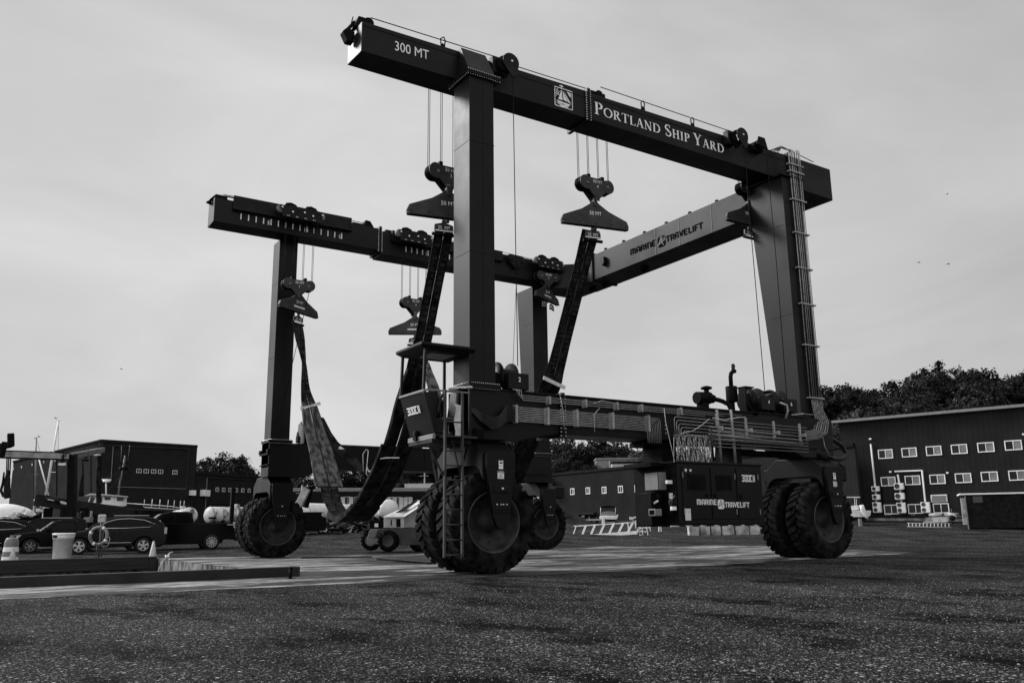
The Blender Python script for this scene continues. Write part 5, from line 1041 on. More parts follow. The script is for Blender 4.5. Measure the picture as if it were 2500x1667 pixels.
pk = dict(len=5.8, w=2.0, r=.40, paint=CARP2, wheels=(1.0, 4.62), ins=.2, hl=1.05, mir=2.0, mz=1.3, spokes=10, brightscreen=True,
    lower=[(5.2, .5), (5.85, .55), (5.85, .8), (5.83, 1.34), (3.72, 1.34), (3.7, 1.36), (1.7, 1.34), (1.3, 1.28), (.25, 1.2), (.03, 1.0), (.0, .55), (.2, .45)],
    gh=[(1.45, 1.28), (2.15, 1.86), (2.6, 1.95), (3.4, 1.95), (3.6, 1.88), (3.72, 1.3)], win=[[(2.0, 1.4), (2.35, 1.78), (2.7, 1.8), (2.72, 1.4)], [(2.82, 1.4), (2.82, 1.8), (3.45, 1.78), (3.5, 1.4)]], screen=((1.55, 1.36), (2.12, 1.84)),
    bits=[('tailgate', PLASTIC, (5.86, 5.9, .15, 1.85, .75, 1.3)), ('rear_bumper', PLASTIC, (5.7, 6.0, .1, 1.9, .5, .72)), ('tow_hitch', PLASTIC, (5.95, 6.1, .9, 1.1, .42, .5)), ('bed_lettering', LABELM, (5.35, 5.7, .02, .035, 1.25, 1.28)), ('mirror_cap', TRIMW, (1.96, 2.06, -.22, -.05, 1.32, 1.5))])
car('pickup_truck', 'big black crew-cab pickup truck parked beside the far front wheels of the boat hoist', 'pickup truck', 282, 43.2, .5, pk)
pk2 = dict(pk); pk2.update(len=4.9, r=.34, wheels=(.9, 3.75), w=1.75, paint=CARP2, spokes=6, hl=.78, mir=1.62, mz=1.05, ins=.18, rimm=mat('steel_wheel', .2, .5, .4, metal=.5), bits=[('door_seam', PLASTIC, (2.35, 2.37, .024, .05, .4, 1.06)), ('side_marker', LAMP, (-.02, .2, .0, .06, .6, .64))],
    lower=[(4.6, .4), (4.95, .42), (4.95, 1.05), (2.95, 1.05), (2.9, 1.08), (1.5, 1.08), (1.2, 1.04), (.3, .94), (.05, .82), (.0, .45), (.2, .36)],
    gh=[(1.2, 1.0), (1.85, 1.5), (2.2, 1.6), (2.75, 1.6), (2.88, 1.52), (2.92, 1.02)], win=[[(1.75, 1.12), (2.05, 1.46), (2.7, 1.47), (2.78, 1.12)]], screen=((1.3, 1.08), (1.84, 1.5)))
car('old_pickup_truck', 'small old dark pickup with a bright windscreen parked behind the white barrel', 'pickup truck', 26, 41.6, .55, pk2)
s3 = dict(suv); s3.update(paint=CARP2, chrome=False, gh=[(1.1, 1.02), (1.75, 1.6), (2.3, 1.72), (3.9, 1.72), (4.35, 1.6), (4.48, 1.05)], win=[[(1.6, 1.15), (1.95, 1.55), (2.4, 1.6), (2.45, 1.15)], [(2.55, 1.15), (2.55, 1.6), (3.5, 1.6), (3.6, 1.15)]], screen=((1.1, 1.1), (1.75, 1.6)))
car('parked_suv', 'black boxy SUV half hidden between the two cars at the left edge', 'car', -20, 45, .5, s3)
s4 = dict(suv); s4.update(len=4.6, paint=CARP2)
car('parked_car', 'black car with a long bright window line cut off by the left edge', 'car', -168, 42, .5, s4)
# ================================================================== SMALL THINGS BY THE SLIP
def gy(u, y): p = onY(u, 1300, y); return V((p.x, y, 0))
ztb = zt_
p = onY(151, 1357, 18.0); p.z = 0
b = MB(); b.lathe([(0, .27), (.02, .29), (.74, .33), (.74, .35), (.83, .355), (.85, .36), (.9, .36)], p, (0, 0, 1), 36); t = thing('barrel', 'large white plastic barrel with a lid standing on the far quay edge', 'barrel', p); b.build('barrel_body', mat('white_plastic', .78, .55, .4, var=.12, vscale=5), t)
b = MB(); b.lathe([(.9, .35), (.9, .375), (.94, .375), (.96, .3), (.96, .001)], p, (0, 0, 1), 36); b.build('lid', TRIMW, t); b = MB(); q = p-FW*.37+V((0, 0, .84)); b.obox(q-RT*.12, RT*.07, FW*.02, V((0, 0, .04))); b.build('label', BLACKM, t)
p = onY(25, 1357, 18.0); p.z = 0; t = thing('traffic_drum', 'striped traffic drum with reflective bands at the left edge of the quay', 'traffic drum', p)
for k, (z0, z1, r0, r1) in enumerate(((0, .22, .36, .34), (.22, .42, .34, .33), (.42, .6, .33, .31), (.6, .78, .31, .30), (.78, .92, .30, .26))):
    b = MB(); b.lathe([(z0*.85, r0*.74), (z1*.85, r1*.74)], p, (0, 0, 1), 28); b.build('drum_band', TRIMW if k % 2 == 0 and k < 4 else mat('drum_grey', .16, .5, .4), t)
b = MB(); b.lathe([(.782, .19), (.82, .15), (.82, .001)], p, (0, 0, 1), 20); b.obox((p.x, p.y, .85), RT*.06, FW*.03, V((0, 0, .06))); b.build('drum_handle', mat('drum_grey', .16, .5, .4), t)
def cone(p, label, h=.75, s=1.0):
    t = thing('traffic_cone', label, 'traffic cone', p, 'traffic cones by the slip'); b = MB(); b.box(p.x-.19, p.x+.19, p.y-.19, p.y+.19, p.z, p.z+.04); b.build('cone_base', mat('cone_dull', .25, .6, .3), t, bevel=.01)
    b = MB(); b.lathe([(.04, .14), (h, .03), (h, .001)], p, (0, 0, 1), 20); b.build('cone_body', mat('cone_paint', .42, .5, .4, var=.15, vscale=8), t); b = MB(); b.lathe([(h*.45, .09), (h*.72, .062)], p+V((0, 0, .0)), (0, 0, 1), 20); b.build('reflective_band', TRIMW, t)
p = onY(373, 1354, 18.4); p.z = 0; cone(p, 'traffic cone at the end of the dark timber fender', .62)
p = onY(30, 1357, 17.8); p.z = 0; cone(p, 'small cone standing against the striped drum', .5)
# life ring on its post
p = onY(241, 1357, 17.9); p.z = 0; t = thing('life_ring_post', 'life ring on a post with a pale box above it, before the SUV', 'life ring', p)
b = MB(); b.cyl(p, p+V((0, 0, 1.5)), .035, 12); b.cyl(p+RT*.09, p+RT*.09+V((0, 0, 1.2)), .015, 10); b.cyl(p-RT*.1, p-RT*.1+V((0, 0, .5)), .012, 8); b.build('post', mat('post_grey', .09, .5, .3), t)
b = MB(); b.obox(p+V((0, 0, 1.45))+RT*.04-FW*.08, RT*.15, FW*.05, V((0, 0, .15))); b.build('sign_box', mat('pale_box', .36, .6, .3, var=.25, vscale=9), t, bevel=.05)
c = p+V((0, 0, .84))-FW*.14+RT*.0; b = MB(); n = 40; pts = [c+RT*(  .31*math.cos(2*PI*i/n))+V((0, 0,   .31*math.sin(2*PI*i/n))) for i in range(n+1)]; b.tube(pts, .058, 12, caps=False); ri = b.build('life_ring', mat('ring_faded', .16, .6, .3, var=.6, vscale=3), t)
for a in (.9, 2.6, 4.1, 5.6): 
    b = MB(); pts = [c+RT*(  .31*math.cos(a+k*.09))+V((0, 0,   .31*math.sin(a+k*.09))) for k in range(4)]; b.tube(pts, .062, 12); b.build('ring_band', TRIMW, ri)
b = MB(); b.tube([c+RT*.28+V((0, 0, .1)), c+RT*.42-V((0, 0, .1)), c+RT*.38-V((0, 0, .33)), c+RT*.22-V((0, 0, .38)), c+RT*.1-V((0, 0, .33))], .008, 6); b.build('ring_cord', TAPE, t)
# ================================================================== SMALL BOAT LIFT AT THE LEFT
D = 52.0
g0 = gp(175, D); t = thing('small_boat_lift', 'small old boat lift with a pale crossbeam in front of the big hall', 'boat hoist', g0)
PALE = mat('faded_pale_paint', .34, .6, .3, var=.35, vscale=2, bump=.1)
def dbox(mb, u0, v0, u1, v1, D_, th=.5):
    a = onD(u0, v1, D_); c = onD(u1, v0, D_); z0, z1 = a.z, c.z; w = (onD(u1, v1, D_)-a); w.z = 0; mb.hexa([(a.x, a.y, z0), (a.x+w.x, a.y+w.y, z0), (a.x+w.x+FW.x*th, a.y+w.y+FW.y*th, z0), (a.x+FW.x*th, a.y+FW.y*th, z0), (a.x, a.y, z1), (a.x+w.x, a.y+w.y, z1), (a.x+w.x+FW.x*th, a.y+w.y+FW.y*th, z1), (a.x+FW.x*th, a.y+FW.y*th, z1)])
b = MB(); pa, pb = onD(-40, 1107, D-3), onD(167, 1114, D); b.bar(pa, pb, .5, .36); b.build('pale_crossbeam', PALE, t, bevel=.02)
b = MB(); b.bar(pa+V((0, 0, .2)), pb+V((0, 0, .2)), .56, .05); b.bar(pa-V((0, 0, .2)), pb-V((0, 0, .2)), .56, .05); b.build('beam_flange', BLACKM, t)
b = MB(); b.bar(onD(177, 1108, D), V(tuple(onD(174, 1330, D))[:2]+(0,)), .42, .42, up=FW); b.build('lift_leg', BLACKM, t, bevel=.02)
b = MB(); b.bar(onD(172, 1114, D), onD(250, 1098, D+7), .34, .34); b.cyl(onD(178, 1109, D-.3), onD(218, 1101, D+3.6), .07, 10); b.build('side_beam', mat('side_beam_dull', .06, .5, .4, var=.4), t, bevel=.02)
b = MB(); b.bar(onD(247, 1098, D+7), V(tuple(onD(236, 1320, D+7))[:2]+(.2,)), .2, .2, up=FW); b.build('lift_leg', BLACKM, t, bevel=.02)
for u, v, D_ in ((153, 1122, D-.5), (239, 1100, D+6.6), (209, 1113, D+3.5)):
    b = MB(); q = onD(u, v, D_); b.tube([q+V((0, 0, .35)), q+V((.0, 0, .1)), q+RT*.1-V((0, 0, .05)), q-V((0, 0, .15)), q-RT*.1-V((0, 0, .05))], .045, 8); b.lathe([(-.06, .16), (.06, .16)], q+V((0, 0, .32)), FW, 14); b.build('hook', BLACKM, t)
    b = MB(); b.obox(q-V((0, 0, .27)), RT*.22, FW*.06, V((0, 0, .07))); b.build('spreader_bar', TRIMW if u != 209 else BLACKM, t, bevel=.02)
for u0, v0, u1, v1, w in ((12, 1078, 4, 1115, .3), (26, 1058, 27, 1090, .35)): b = MB(); b.bar(onD(u0, v0, D-4), onD(u1, v1, D-4), w, w); b.build('winch_head', BLACKM, t, bevel=.05)
b = MB(); b.bar(onD(-6, 1092, D-4), onD(27, 1084, D-4), .3, .35); b.build('boom', BLACKM, t, bevel=.04)
for du in (0, 4.5, 9): b = MB(); b.cyl(onD(17+du, 1115, D-4), onD(15+du, 1160 if du else 1200, D-4), .035, 6); b.build('fall_rope', ROPE, t)
o = ribbon([onD(20, 1148, D-4), onD(18, 1170, D-4), onD(17, 1195, D-4), onD(18, 1216, D-4)], RT, [.1, .28, .32, .3], .12).build('hanging_sling', SLINGD); tag(o, 'bundled dark sling hanging from the small boat lift', 'sling'); o2 = ribbon([onD(10, 1152, D-4), onD(7, 1180, D-4), onD(2, 1197, D-4), onD(10, 1212, D-4)], RT, [.06, .12, .14, .16], .06).build('sling_tail', SLINGD, o)
o = ribbon([onD(202, 1128, D+3), onD(203, 1155, D+3), onD(200, 1180, D+3), onD(198, 1211, D+3)], RT, [.04, .06, .2, .32], .1).build('hanging_sling', SLINGD); tag(o, 'torn dark sling hanging against the pale wall of the big hall', 'sling')
o = ribbon([onD(239, 1112, D+6.4), onD(242, 1130, D+6.4), onD(240, 1160, D+6.4), onD(241, 1215, D+6.4), onD(240, 1235, D+6.4)], RT, [.12, .12, .22, .3, .25], .1).build('hanging_sling', SLINGD); tag(o, 'dark sling hanging down to the white wheelhouse', 'sling')
# long black girder lying on stands
t = thing('black_girder', 'long black steel girder propped at a slope behind the parked cars', 'girder', gp(170, 54))
b = MB(); b.bar(onD(84, 1219, 54), onD(262, 1246, 56), .5, .72); b.bar(onD(112, 1213, 54), onD(162, 1222, 54.3), .3, .28); b.build('girder', mat('black_girder_steel', .008, .6, .3, var=.5, vscale=1.5), t, bevel=.03)
for u in (118, 160, 205): b = MB(); q = onD(u, 1240, 54.6); b.box(q.x-.25, q.x+.25, q.y-.2, q.y+.2, terr(q.x, q.y), q.z); b.build('stand', BLACKM, t)
b = MB(); b.bar(onD(116, 1218.5, 53.6), onD(132, 1221.5, 53.6), .02, .03); b.bar(onD(147, 1224, 53.7), onD(171, 1229.5, 53.8), .02, .07); b.bar(onD(148, 1227.5, 53.7), onD(167, 1231.5, 53.8), .02, .03); b.build('painted_stripe', WHITEP, t)
# ================================================================== BOATS ON THE LEFT
def hull(t, M, L_, B, H, m, name='hull', keel=.3, sheer=.35):
    f = MB(); n = 10; vs = []; 
    for i in range(n+1):
        s_ = i/n; x = L_*s_; w = B/2*math.sin(min(1, (1-s_)*1.6+.0)*PI/2)**.8 if s_ < 1 else 0; w = B/2*(1-max(0, (s_-.45)/.55)**2.2); zt = H+sheer*max(0, s_-.3)**2*2
        vs += [(x, -w, zt), (x, -w*.92, H*.35), (x, -w*.35, -.0), (x, 0, -keel if .2 < s_ < .95 else 0.0), (x, w*.35, 0), (x, w*.92, H*.35), (x, w, zt)]
    fs = [(i*7+k, i*7+k+1, (i+1)*7+k+1, (i+1)*7+k) for i in range(n) for k in range(6)]+[(i*7+6, i*7, (i+1)*7, (i+1)*7+6) for i in range(n)]+[tuple(range(7))]
    f.add(vs, fs); return f.xf(M).build(name, m, t)
# large white covered boat cut by the left edge
p = gp(-60, 60); M = FR((p.x, p.y, p.z+.7), 0); t = thing('covered_boat', 'large pale boat under a smooth white cover at the left edge of the yard', 'boat', p)
def mound(L_, B, H, z0):
    f = MB(); n, k = 14, 8; vs = []
    for i in range(n+1):
        s_ = i/n; w = B/2*math.sin(PI*min(1, .08+.92*s_))**.5 if s_ < .999 else .02; h = H*(math.sin(PI*(.1+.85*s_)))**.6
        for j in range(k+1): a = PI*j/k; vs.append((L_*s_, -w*math.cos(a), z0+h*math.sin(a)**.8))
    f.add(vs, [(i*(k+1)+j, i*(k+1)+j+1, (i+1)*(k+1)+j+1, (i+1)*(k+1)+j) for i in range(n) for j in range(k)], True); return f
Lc = (onD(84, 1225, 60)-onD(-60, 1225, 60)).length
mound(Lc, 3.2, 1.15, .55).xf(M).build('boat_cover', mat('white_shrinkwrap', .72, .5, .3, var=.05), t); hull(t, M, Lc+.3, 3.3, .6, CARP2, keel=.3)
for x in (1.2, 3.4): f = MB(); f.box(x-.1, x+.1, .8, 1.0, -.7, .1); f.xf(M).build('boat_stand', BLACKM, t)
# fishing boat with the white wheelhouse
Df = 62; p = gp(215, Df); t = thing('fishing_boat', 'dark fishing boat with a white wheelhouse, mast and radar, standing in the yard', 'boat', p)
def dpoly(pts, D_, th, m, name, parent, bevel=.02):
    P = [onD(u, v, D_) for u, v in pts]; dn = ray(sum(u for u, v in pts)/len(pts), 1285); dn.z = 0; dn.normalize(); f = MB(); f.prism(P, dn*th); return f.build(name, m, parent, bevel=bevel)
dpoly([(205, 1262), (200, 1244), (225, 1236), (262, 1232), (300, 1238), (330, 1243), (420, 1246), (425, 1254), (400, 1266), (380, 1282), (230, 1284)], Df, 3.0, CARP2, 'hull', t, .05)
wh = dpoly([(214, 1226), (220, 1211), (257, 1209), (310, 1213), (309, 1234), (300, 1236), (256, 1231), (214, 1232)], Df+.3, 2.2, WHITEH, 'wheelhouse', t)
dpoly([(206, 1210), (222, 1204), (258, 1206), (313, 1211), (313, 1213.5), (256, 1209.5), (222, 1209)], Df, 2.8, mat('roof_pale', .4, .5, .3), 'wheelhouse_roof', t)
for q in ([(255, 1212), (269, 1212), (269, 1220), (256, 1220)], [(285, 1213), (301, 1214), (301, 1222), (286, 1222)], [(222, 1213), (232, 1213), (226, 1227), (217, 1227)], [(238, 1213), (249, 1213), (249, 1226), (234, 1227)]): dpoly(q, Df+.27, .02, GLASSB, 'window', wh, 0)
f = MB(); f.cyl(onD(288, 1210, Df+1), onD(304, 1120, Df+1), .055, 8); f.cyl(onD(304, 1140, Df+1), onD(305, 1112, Df+1), .05, 8); f.cyl(onD(295, 1127, Df+1), onD(297, 1088, Df+1), .02, 5); f.cyl(onD(312, 1124, Df+1), onD(317, 1086, Df+1), .02, 5); f.cyl(onD(289, 1209, Df+1), onD(294, 1168, Df+1), .06, 6); f.build('mast', mat('mast_grey', .1, .5, .3), t)
f = MB(); f.lathe([(0, .3), (.1, .35), (.2, .3)], onD(302, 1147, Df+1), (0, 0, 1), 16); f.bar(onD(294, 1130, Df+1), onD(315, 1131, Df+1), .06, .06); f.bar(onD(303, 1168, Df+1), onD(318, 1169, Df+1), .05, .05); f.build('crosstree', BLACKM, t)
f = MB(); f.bar(onD(249, 1170, Df+.5), onD(271, 1171, Df+.5), .12, .1); f.lathe([(0, .25), (.12, .25), (.14, .1)], onD(260, 1176, Df+.5), (0, 0, 1), 14); f.cyl(onD(259, 1206, Df+.5), onD(259, 1176, Df+.5), .05, 8); f.build('radar', TRIMW, t)
f = MB(); 
for a, b_ in (((300, 1150), (262, 1202)), ((300, 1150), (268, 1206)), ((302, 1150), (256, 1168))): f.cyl(onD(*a, Df+1), onD(*b_, Df+1), .015, 4)
f.build('stay', ROPE, t)
f = MB()
f.tube([onD(310, 1228, Df), onD(420, 1236, Df), onD(450, 1242, Df+1)], .03, 5); f.tube([onD(353, 1238, Df), onD(425, 1243, Df), onD(450, 1246, Df+1)], .02, 5)
for u, v in ((353, 1219), (372, 1218), (391, 1219), (411, 1220), (426, 1221), (441, 1222), (450, 1222)): f.cyl(onD(u, v, Df), onD(u-2, v+20, Df), .03 if u in (372, 391) else .02, 5)
f.build('guard_rail', TRIMW, t)
# masts of sailboats behind
for u0, v0, u1, v1, r, m, lb, D_ in ((143, 1026, 111, 1216, .1, TRIMW, 'leaning pale mast rising behind the small boat lift', 66), (88, 1069, 86, 1218, .09, TRIMG, 'upright grey mast left of the leaning mast', 70)):
    p = gp(u1, D_); t = thing('mast', lb, 'mast', p); f = MB(); a = onD(u1, v1, D_); top = onD(u0, v0, D_); f.tube([a+V((0, 0, 0)), top], r, 10, radii=[r, r*.65]); f.cyl((a.x, a.y, p.z), a, r, 8); f.build('mast_tube', m, t)
    f = MB(); k = a.lerp(top, .33 if u0 > 100 else .4); f.bar(k-RT*.1, k+RT*(.45 if u0 > 100 else .25), .06, .04); f.bar(top-RT*.15, top+RT*.12, .08, .05); f.build('spreader', m, t); f = MB(); f.cyl(top, a+RT*(.9 if u0 > 100 else 1.5), .012, 4); f.build('stay', ROPE, t)
    if u0 > 100: f = MB(); f.cyl(onD(95, 1120, D_), onD(119, 1210, D_), .05, 6); f.build('boom_pole', TRIMW, t)
# small craft and clutter under the girder
rs = random.Random(11)
for i, (u, v, w, h, m, lb) in enumerate(((20, 1262, 34, 5, WHITEH, 'low white dinghy behind the black car at the left edge'), (62, 1256, 40, 8, WHITEH, 'white motorboat behind the boxy SUV'), (108, 1243, 34, 17, WHITEH, 'pale covered dinghy under the black girder'), (52, 1252, 16, 7, WHITEH, 'small white boat with a dark stripe below the covered boat'))):
    D_ = 57+i*.5; a = onD(u-w/2, v, D_); L_ = (onD(u+w/2, v, D_)-a).length; a.z = onD(u, v+h/2, D_).z; Hh = h*D_/FPX; p = gp(u, D_); t = thing('small_boat', lb, 'boat', p, 'small boats stored in the yard'); M = FR(a, 0); hull(t, M, L_, L_*.35, Hh*.6, m, keel=.05)
    f = MB(); f.hexa([(L_*.25, -.3, Hh*.6), (L_*.7, -.3, Hh*.6), (L_*.7, .3, Hh*.6), (L_*.25, .3, Hh*.6), (L_*.35, -.2, Hh), (L_*.6, -.2, Hh), (L_*.6, .2, Hh), (L_*.35, .2, Hh)]); f.xf(M).build('cabin', m, t, bevel=.02)
    f = MB(); f.box(L_*.3, L_*.55, -.32, -.3, Hh*.63, Hh*.8); f.xf(M).build('window', GLASSB, t); f = MB(); z_ = p.z-a.z; f.box(L_*.25, L_*.33, -.1, .1, z_, .02); f.box(L_*.65, L_*.73, -.1, .1, z_, .02); f.xf(M).build('stand', BLACKM, t)
for i, (u, v0, v1, w, m, lb) in enumerate(((152, 1235, 1290, 9, BLACKM, 'dark machine stand behind the old pickup'), (197, 1248, 1300, 12, BLACKM, 'tall dark bollard block left of the life ring post'), (216, 1262, 1275, 16, TRIMG, 'grey tub on a trolley left of the life ring post'), (222, 1247, 1264, 6, TRIMG, 'pale pipe standing left of the life ring post'), (184, 1265, 1276, 11, TRIMG, 'grey crate between the old pickup and the life ring'))):
    D_ = 50; a = onD(u, v0, D_); c = onD(u, v1, D_); g_ = terr(c.x, c.y); r = w*D_/FPX/2; t = thing('yard_equipment', lb, 'yard equipment', (c.x, c.y, g_)); f = MB()
    if i in (1, 3): f.lathe([(0, r), (a.z-c.z-.05, r*.9), (a.z-c.z, r*.6), (a.z-c.z, .001)], c, (0, 0, 1), 14)
    else: f.obox((a+c)/2, RT*r, FW*r, V((0, 0, (a.z-c.z)/2)))
    f.build('housing', m, t, bevel=.02)
    f = MB(); f.obox(V((c.x, c.y, (g_+c.z)/2)), RT*r*.8, FW*r*.6, V((0, 0, max(.02, (c.z-g_)/2)))); f.build('base', BLACKM, t)
# ================================================================== BOOM LIFT
D = 36.5; p = gp(958, D); M = FR(p, .0); t = thing('boom_lift', 'boom lift with a white sloping hood and small chunky tyres beside the near wheels', 'boom lift', p)
BLG = mat('machine_grey', .055, .55, .35, var=.25, vscale=2); BLW = mat('machine_white', .6, .5, .35, var=.2, vscale=2.5)
sc = D/FPX
def L_p(u, v): q = onD(u, v, D); return ((q-p).dot(RT), q.z-p.z)
def lpoly(pts, y0, y1, m, name, parent, bevel=.02): f = MB(); f.prism([(L_p(u, v)[0], y0, L_p(u, v)[1]) for u, v in pts], (0, y1-y0, 0)); return f.xf(M).build(name, m, parent, bevel=bevel)
ch = lpoly([(893, 1320), (895, 1312), (902, 1291), (1040, 1288), (1075, 1288), (1075, 1330), (985, 1330), (920, 1328), (896, 1328)], .15, 1.9, BLG, 'chassis', t)
lpoly([(896, 1313), (925, 1314), (925, 1328), (896, 1328)], -.02, .16, TRIMG, 'front_weight', ch); lpoly([(903, 1291), (923, 1291), (916, 1312), (896, 1312)], .05, .16, TRIMG, 'step_plate', ch)
hd = lpoly([(936, 1288), (936, 1263), (986, 1263), (986, 1288)], .1, 1.0, BLW, 'engine_cover', t)
hd2 = MB(); x0, z0 = L_p(936, 1263); x1, z1 = L_p(1018, 1228); x2, _ = L_p(986, 1263); zb_0 = L_p(936, 1288)[1]; xe = L_p(1040, 1263)[0]
hd2.hexa([(x2, .1, zb_0), (xe, .1, zb_0), (xe, 1.9, zb_0), (x2, 1.9, zb_0), (x2, .1, z0), (xe, .1, z1+.02), (xe, 1.9, z1+.02), (x2, 1.9, z0)]); hd2.xf(M).build('hood', mat('machine_light_grey', .3, .5, .35, var=.2, vscale=2), t, bevel=.02)
hd3 = MB(); hd3.hexa([(x0, .1, z0+.003), (x2, .1, z0+.003), (xe, .1, z1+.03), (xe-.45, 1.4, z1+.03), (x0, .12, z0+.03), (x2, .12, z0+.03), (xe, .12, z1+.06), (xe-.45, 1.45, z1+.06)]) if False else hd3.prism([(x0, .0, z0), (x2, .0, z0), (xe, .0, z1), (xe-.5, .9, z1+.05), (x0+.3, .9, z0+.2)], (0, .02, .04)); hd3.xf(M).build('hood_lid', BLW, t)
lpoly([(948, 1260), (962, 1260), (1018, 1222), (1012, 1219)], .3, .5, BLG, 'hood_stripe', t, 0)
lpoly([(967, 1266), (977, 1266), (977, 1286), (967, 1286)], .08, .11, BLACKM, 'grille', t, 0); lpoly([(953, 1268), (956, 1268), (956, 1282), (953, 1282)], .08, .11, BLACKM, 'control_panel', t, 0); lpoly([(906, 1277), (915, 1277), (915, 1286), (906, 1286)], .9, .92, TRIMW, 'warning_label', t, 0); lpoly([(893, 1270), (935, 1268), (935, 1290), (893, 1290)], .93, 1.6, BLACKM, 'turntable', t)
def cwheel(u, v, r, y0, y1, t, m, lug=True, D_=D, p_=p, M_=M, rim=TRIMG):
    q = onD(u, v, D_); cx, cz = (q-p_).dot(RT), q.z-p_.z; f = MB(); hw = (y1-y0)/2; yc = (y0+y1)/2
    f.lathe([(-hw, r*.55), (-hw, r*.85), (-hw*.7, r*.95), (hw*.7, r*.95), (hw, r*.85), (hw, r*.55)], (cx, yc, cz), (0, 1, 0), 28)
    if lug:
        for k in range(16):
            a = 2*PI*k/16
            for s_ in (-1, 1):
                aa = a+(.2 if s_ > 0 else 0); f.obox((cx+r*.97*math.cos(aa), yc+s_*hw*.55, cz+r*.97*math.sin(aa)), V((math.cos(aa), 0, math.sin(aa)))*r*.05, V((0, hw*.42, 0))+V((-math.sin(aa), 0, math.cos(aa)))*.03*s_, V((-math.sin(aa), 0, math.cos(aa)))*r*.07)
    w_ = f.xf(M_).build('wheel', m, t); f = MB(); f.lathe([(-hw+.01, r*.56), (-hw+.0, r*.5), (-hw+.06, r*.42), (-hw+.07, .001)], (cx, yc, cz), (0, 1, 0), 24); f.xf(M_).build('rim', rim, w_)
cwheel(948, 1320, .43, -.15, .3, t, RUBBER, rim=BLG); cwheel(890, 1320, .43, 1.5, 1.95, t, RUBBER); cwheel(1012, 1325, .40, 1.5, 1.9, t, RUBBER); cwheel(1060, 1322, .43, -.1, .35, t, RUBBER)
# truck boom behind the far front wheel
p = gp(735, 62); t = thing('truck_crane', 'folded pale boom of a crane leaning up behind the far front wheels', 'crane', p); f = MB(); f.bar(onD(728, 1236, 62), onD(750, 1192, 62), .5, .5); f.build('boom', PALE, t, bevel=.03); f = MB(); f.bar(onD(748, 1194, 62), onD(768, 1188, 62.5), .3, .3); f.bar(onD(757, 1192, 62.3), onD(745, 1238, 62.5), .35, .35); f.build('jib', BLACKM, t, bevel=.03); f = MB(); f.box(p.x-1.5, p.x+1.5, p.y-1, p.y+1, p.z+.3, onD(735, 1250, 62).z); f.build('carrier', BLACKM, t, bevel=.05)
# striped trailer on the ground and scrap
p = gp(745, 62.5); t = thing('trailer', 'low trailer with a black and white striped side below the clean white tank', 'trailer', p); f = MB(); a = onD(738, 1300, 62.5); b_ = onD(785, 1300, 62.5); a.z = b_.z = p.z+.28; f.bar(a, b_, .1, .26); f.bar(a+FW*1.5, b_+FW*1.5+RT*1.5, 1.8, .2); f.build('trailer_deck', BLACKM, t)
for k in range(15): f = MB(); q = a.lerp(b_, (k+.5)/15)-FW*.06; f.obox(q, RT*.025+V((0, 0, .0)), FW*.004, V((0, 0, .12))+RT*.05); f.build('stripe', WHITEP, t)
for u in (785, 794): f = MB(); q = onD(u, 1300, 62.3); q.z = p.z+.3; f.lathe([(-.1, .16), (-.1, .3), (.1, .3)], q, FW, 18); w_ = f.build('wheel', CTYRE, t); f = MB(); f.lathe([(-.11, .001), (-.12, .1), (-.105, .16)], q, FW, 14); f.build('rim', TRIMW, w_)
rs = random.Random(5)
for i in range(9):
    u = 808+i*11; q = gp(u, 64+rs.random()*2); f = MB()
    for k in range(5):
        c_ = q+V((rs.uniform(-.3, .3), rs.uniform(-.3, .3), .15+.28*k*rs.random())); d_ = V((rs.uniform(-1, 1), rs.uniform(-1, 1), rs.uniform(-.5, .5))).normalized(); f.bar(c_-d_*.4, c_+d_*.4, rs.uniform(.06, .25), rs.uniform(.05, .2))
    o = f.build('scrap_pile', (BLACKM, TRIMG, BLACKM, BLG)[i % 4], bevel=.01); tag(o, 'heap of scrap steel lying below the white tanks behind the slings', 'scrap', 'scrap heaps below the tanks')
for (u0, v0, D_, w, h, lb) in ((835, 1281, 70, 95, 18, 'dark container body standing under the clean white tanks'), (720, 1282, 74, 60, 18, 'dark low shed wall below the first clean tank'), (540, 1290, 70, 90, 20, 'dark low load under the peeling tank')):
    q = gp(u0, D_); Lw = w*D_/FPX; Hh = h*D_/FPX; f = MB(); f.box(-Lw/2, Lw/2, 0, 2, 0, Hh); 
    for k in range(12): x = -Lw/2+Lw*(k+.5)/12; f.box(x-.04, x+.04, -.03, 0.0, .05, Hh-.05)
    f.xf(FR(q)); o = f.build('storage_container', BLACKM, bevel=.02); tag(o, lb, 'container')
# birds and birds' specks
def bird(u, v, D_, lb, s=.5, perched=False):
    q = onD(u, v, D_); f = MB(); f.tube([q-RT*s*.25, q, q+RT*s*.2, q+RT*s*.3], .05, 6, radii=[.01, s*.09, s*.07, s*.03]); 
    for sg in (-1, 1): f.add([q+V((0, 0, .02)), q-RT*.05*s+FW*sg*.3*s+V((0, 0, .22*s)), q-RT*.3*s+FW*sg*.7*s+V((0, 0, .1*s)), q-RT*.15*s+V((0, 0, .01))], [(0, 1, 2, 3)])
    o = f.build('bird', BLACKL); tag(o, lb, 'bird', 'birds over the yard')
bird(2244, 641, 90, 'small dark bird high in the sky, lower left of the pair on the right', 0.48); bird(2313, 474, 90, 'tiny bird highest in the sky on the right', 0.42); bird(2316, 645, 90, 'dark bird highest right of the low pair', 0.54); bird(297, 901, 90, 'tiny bird alone in the sky on the left', 0.36); bird(137, 1021, 64, 'bird gliding beside the top of the leaning mast', 0.30); bird(96, 1066, 66, 'bird beside the top of the upright mast', 0.30)

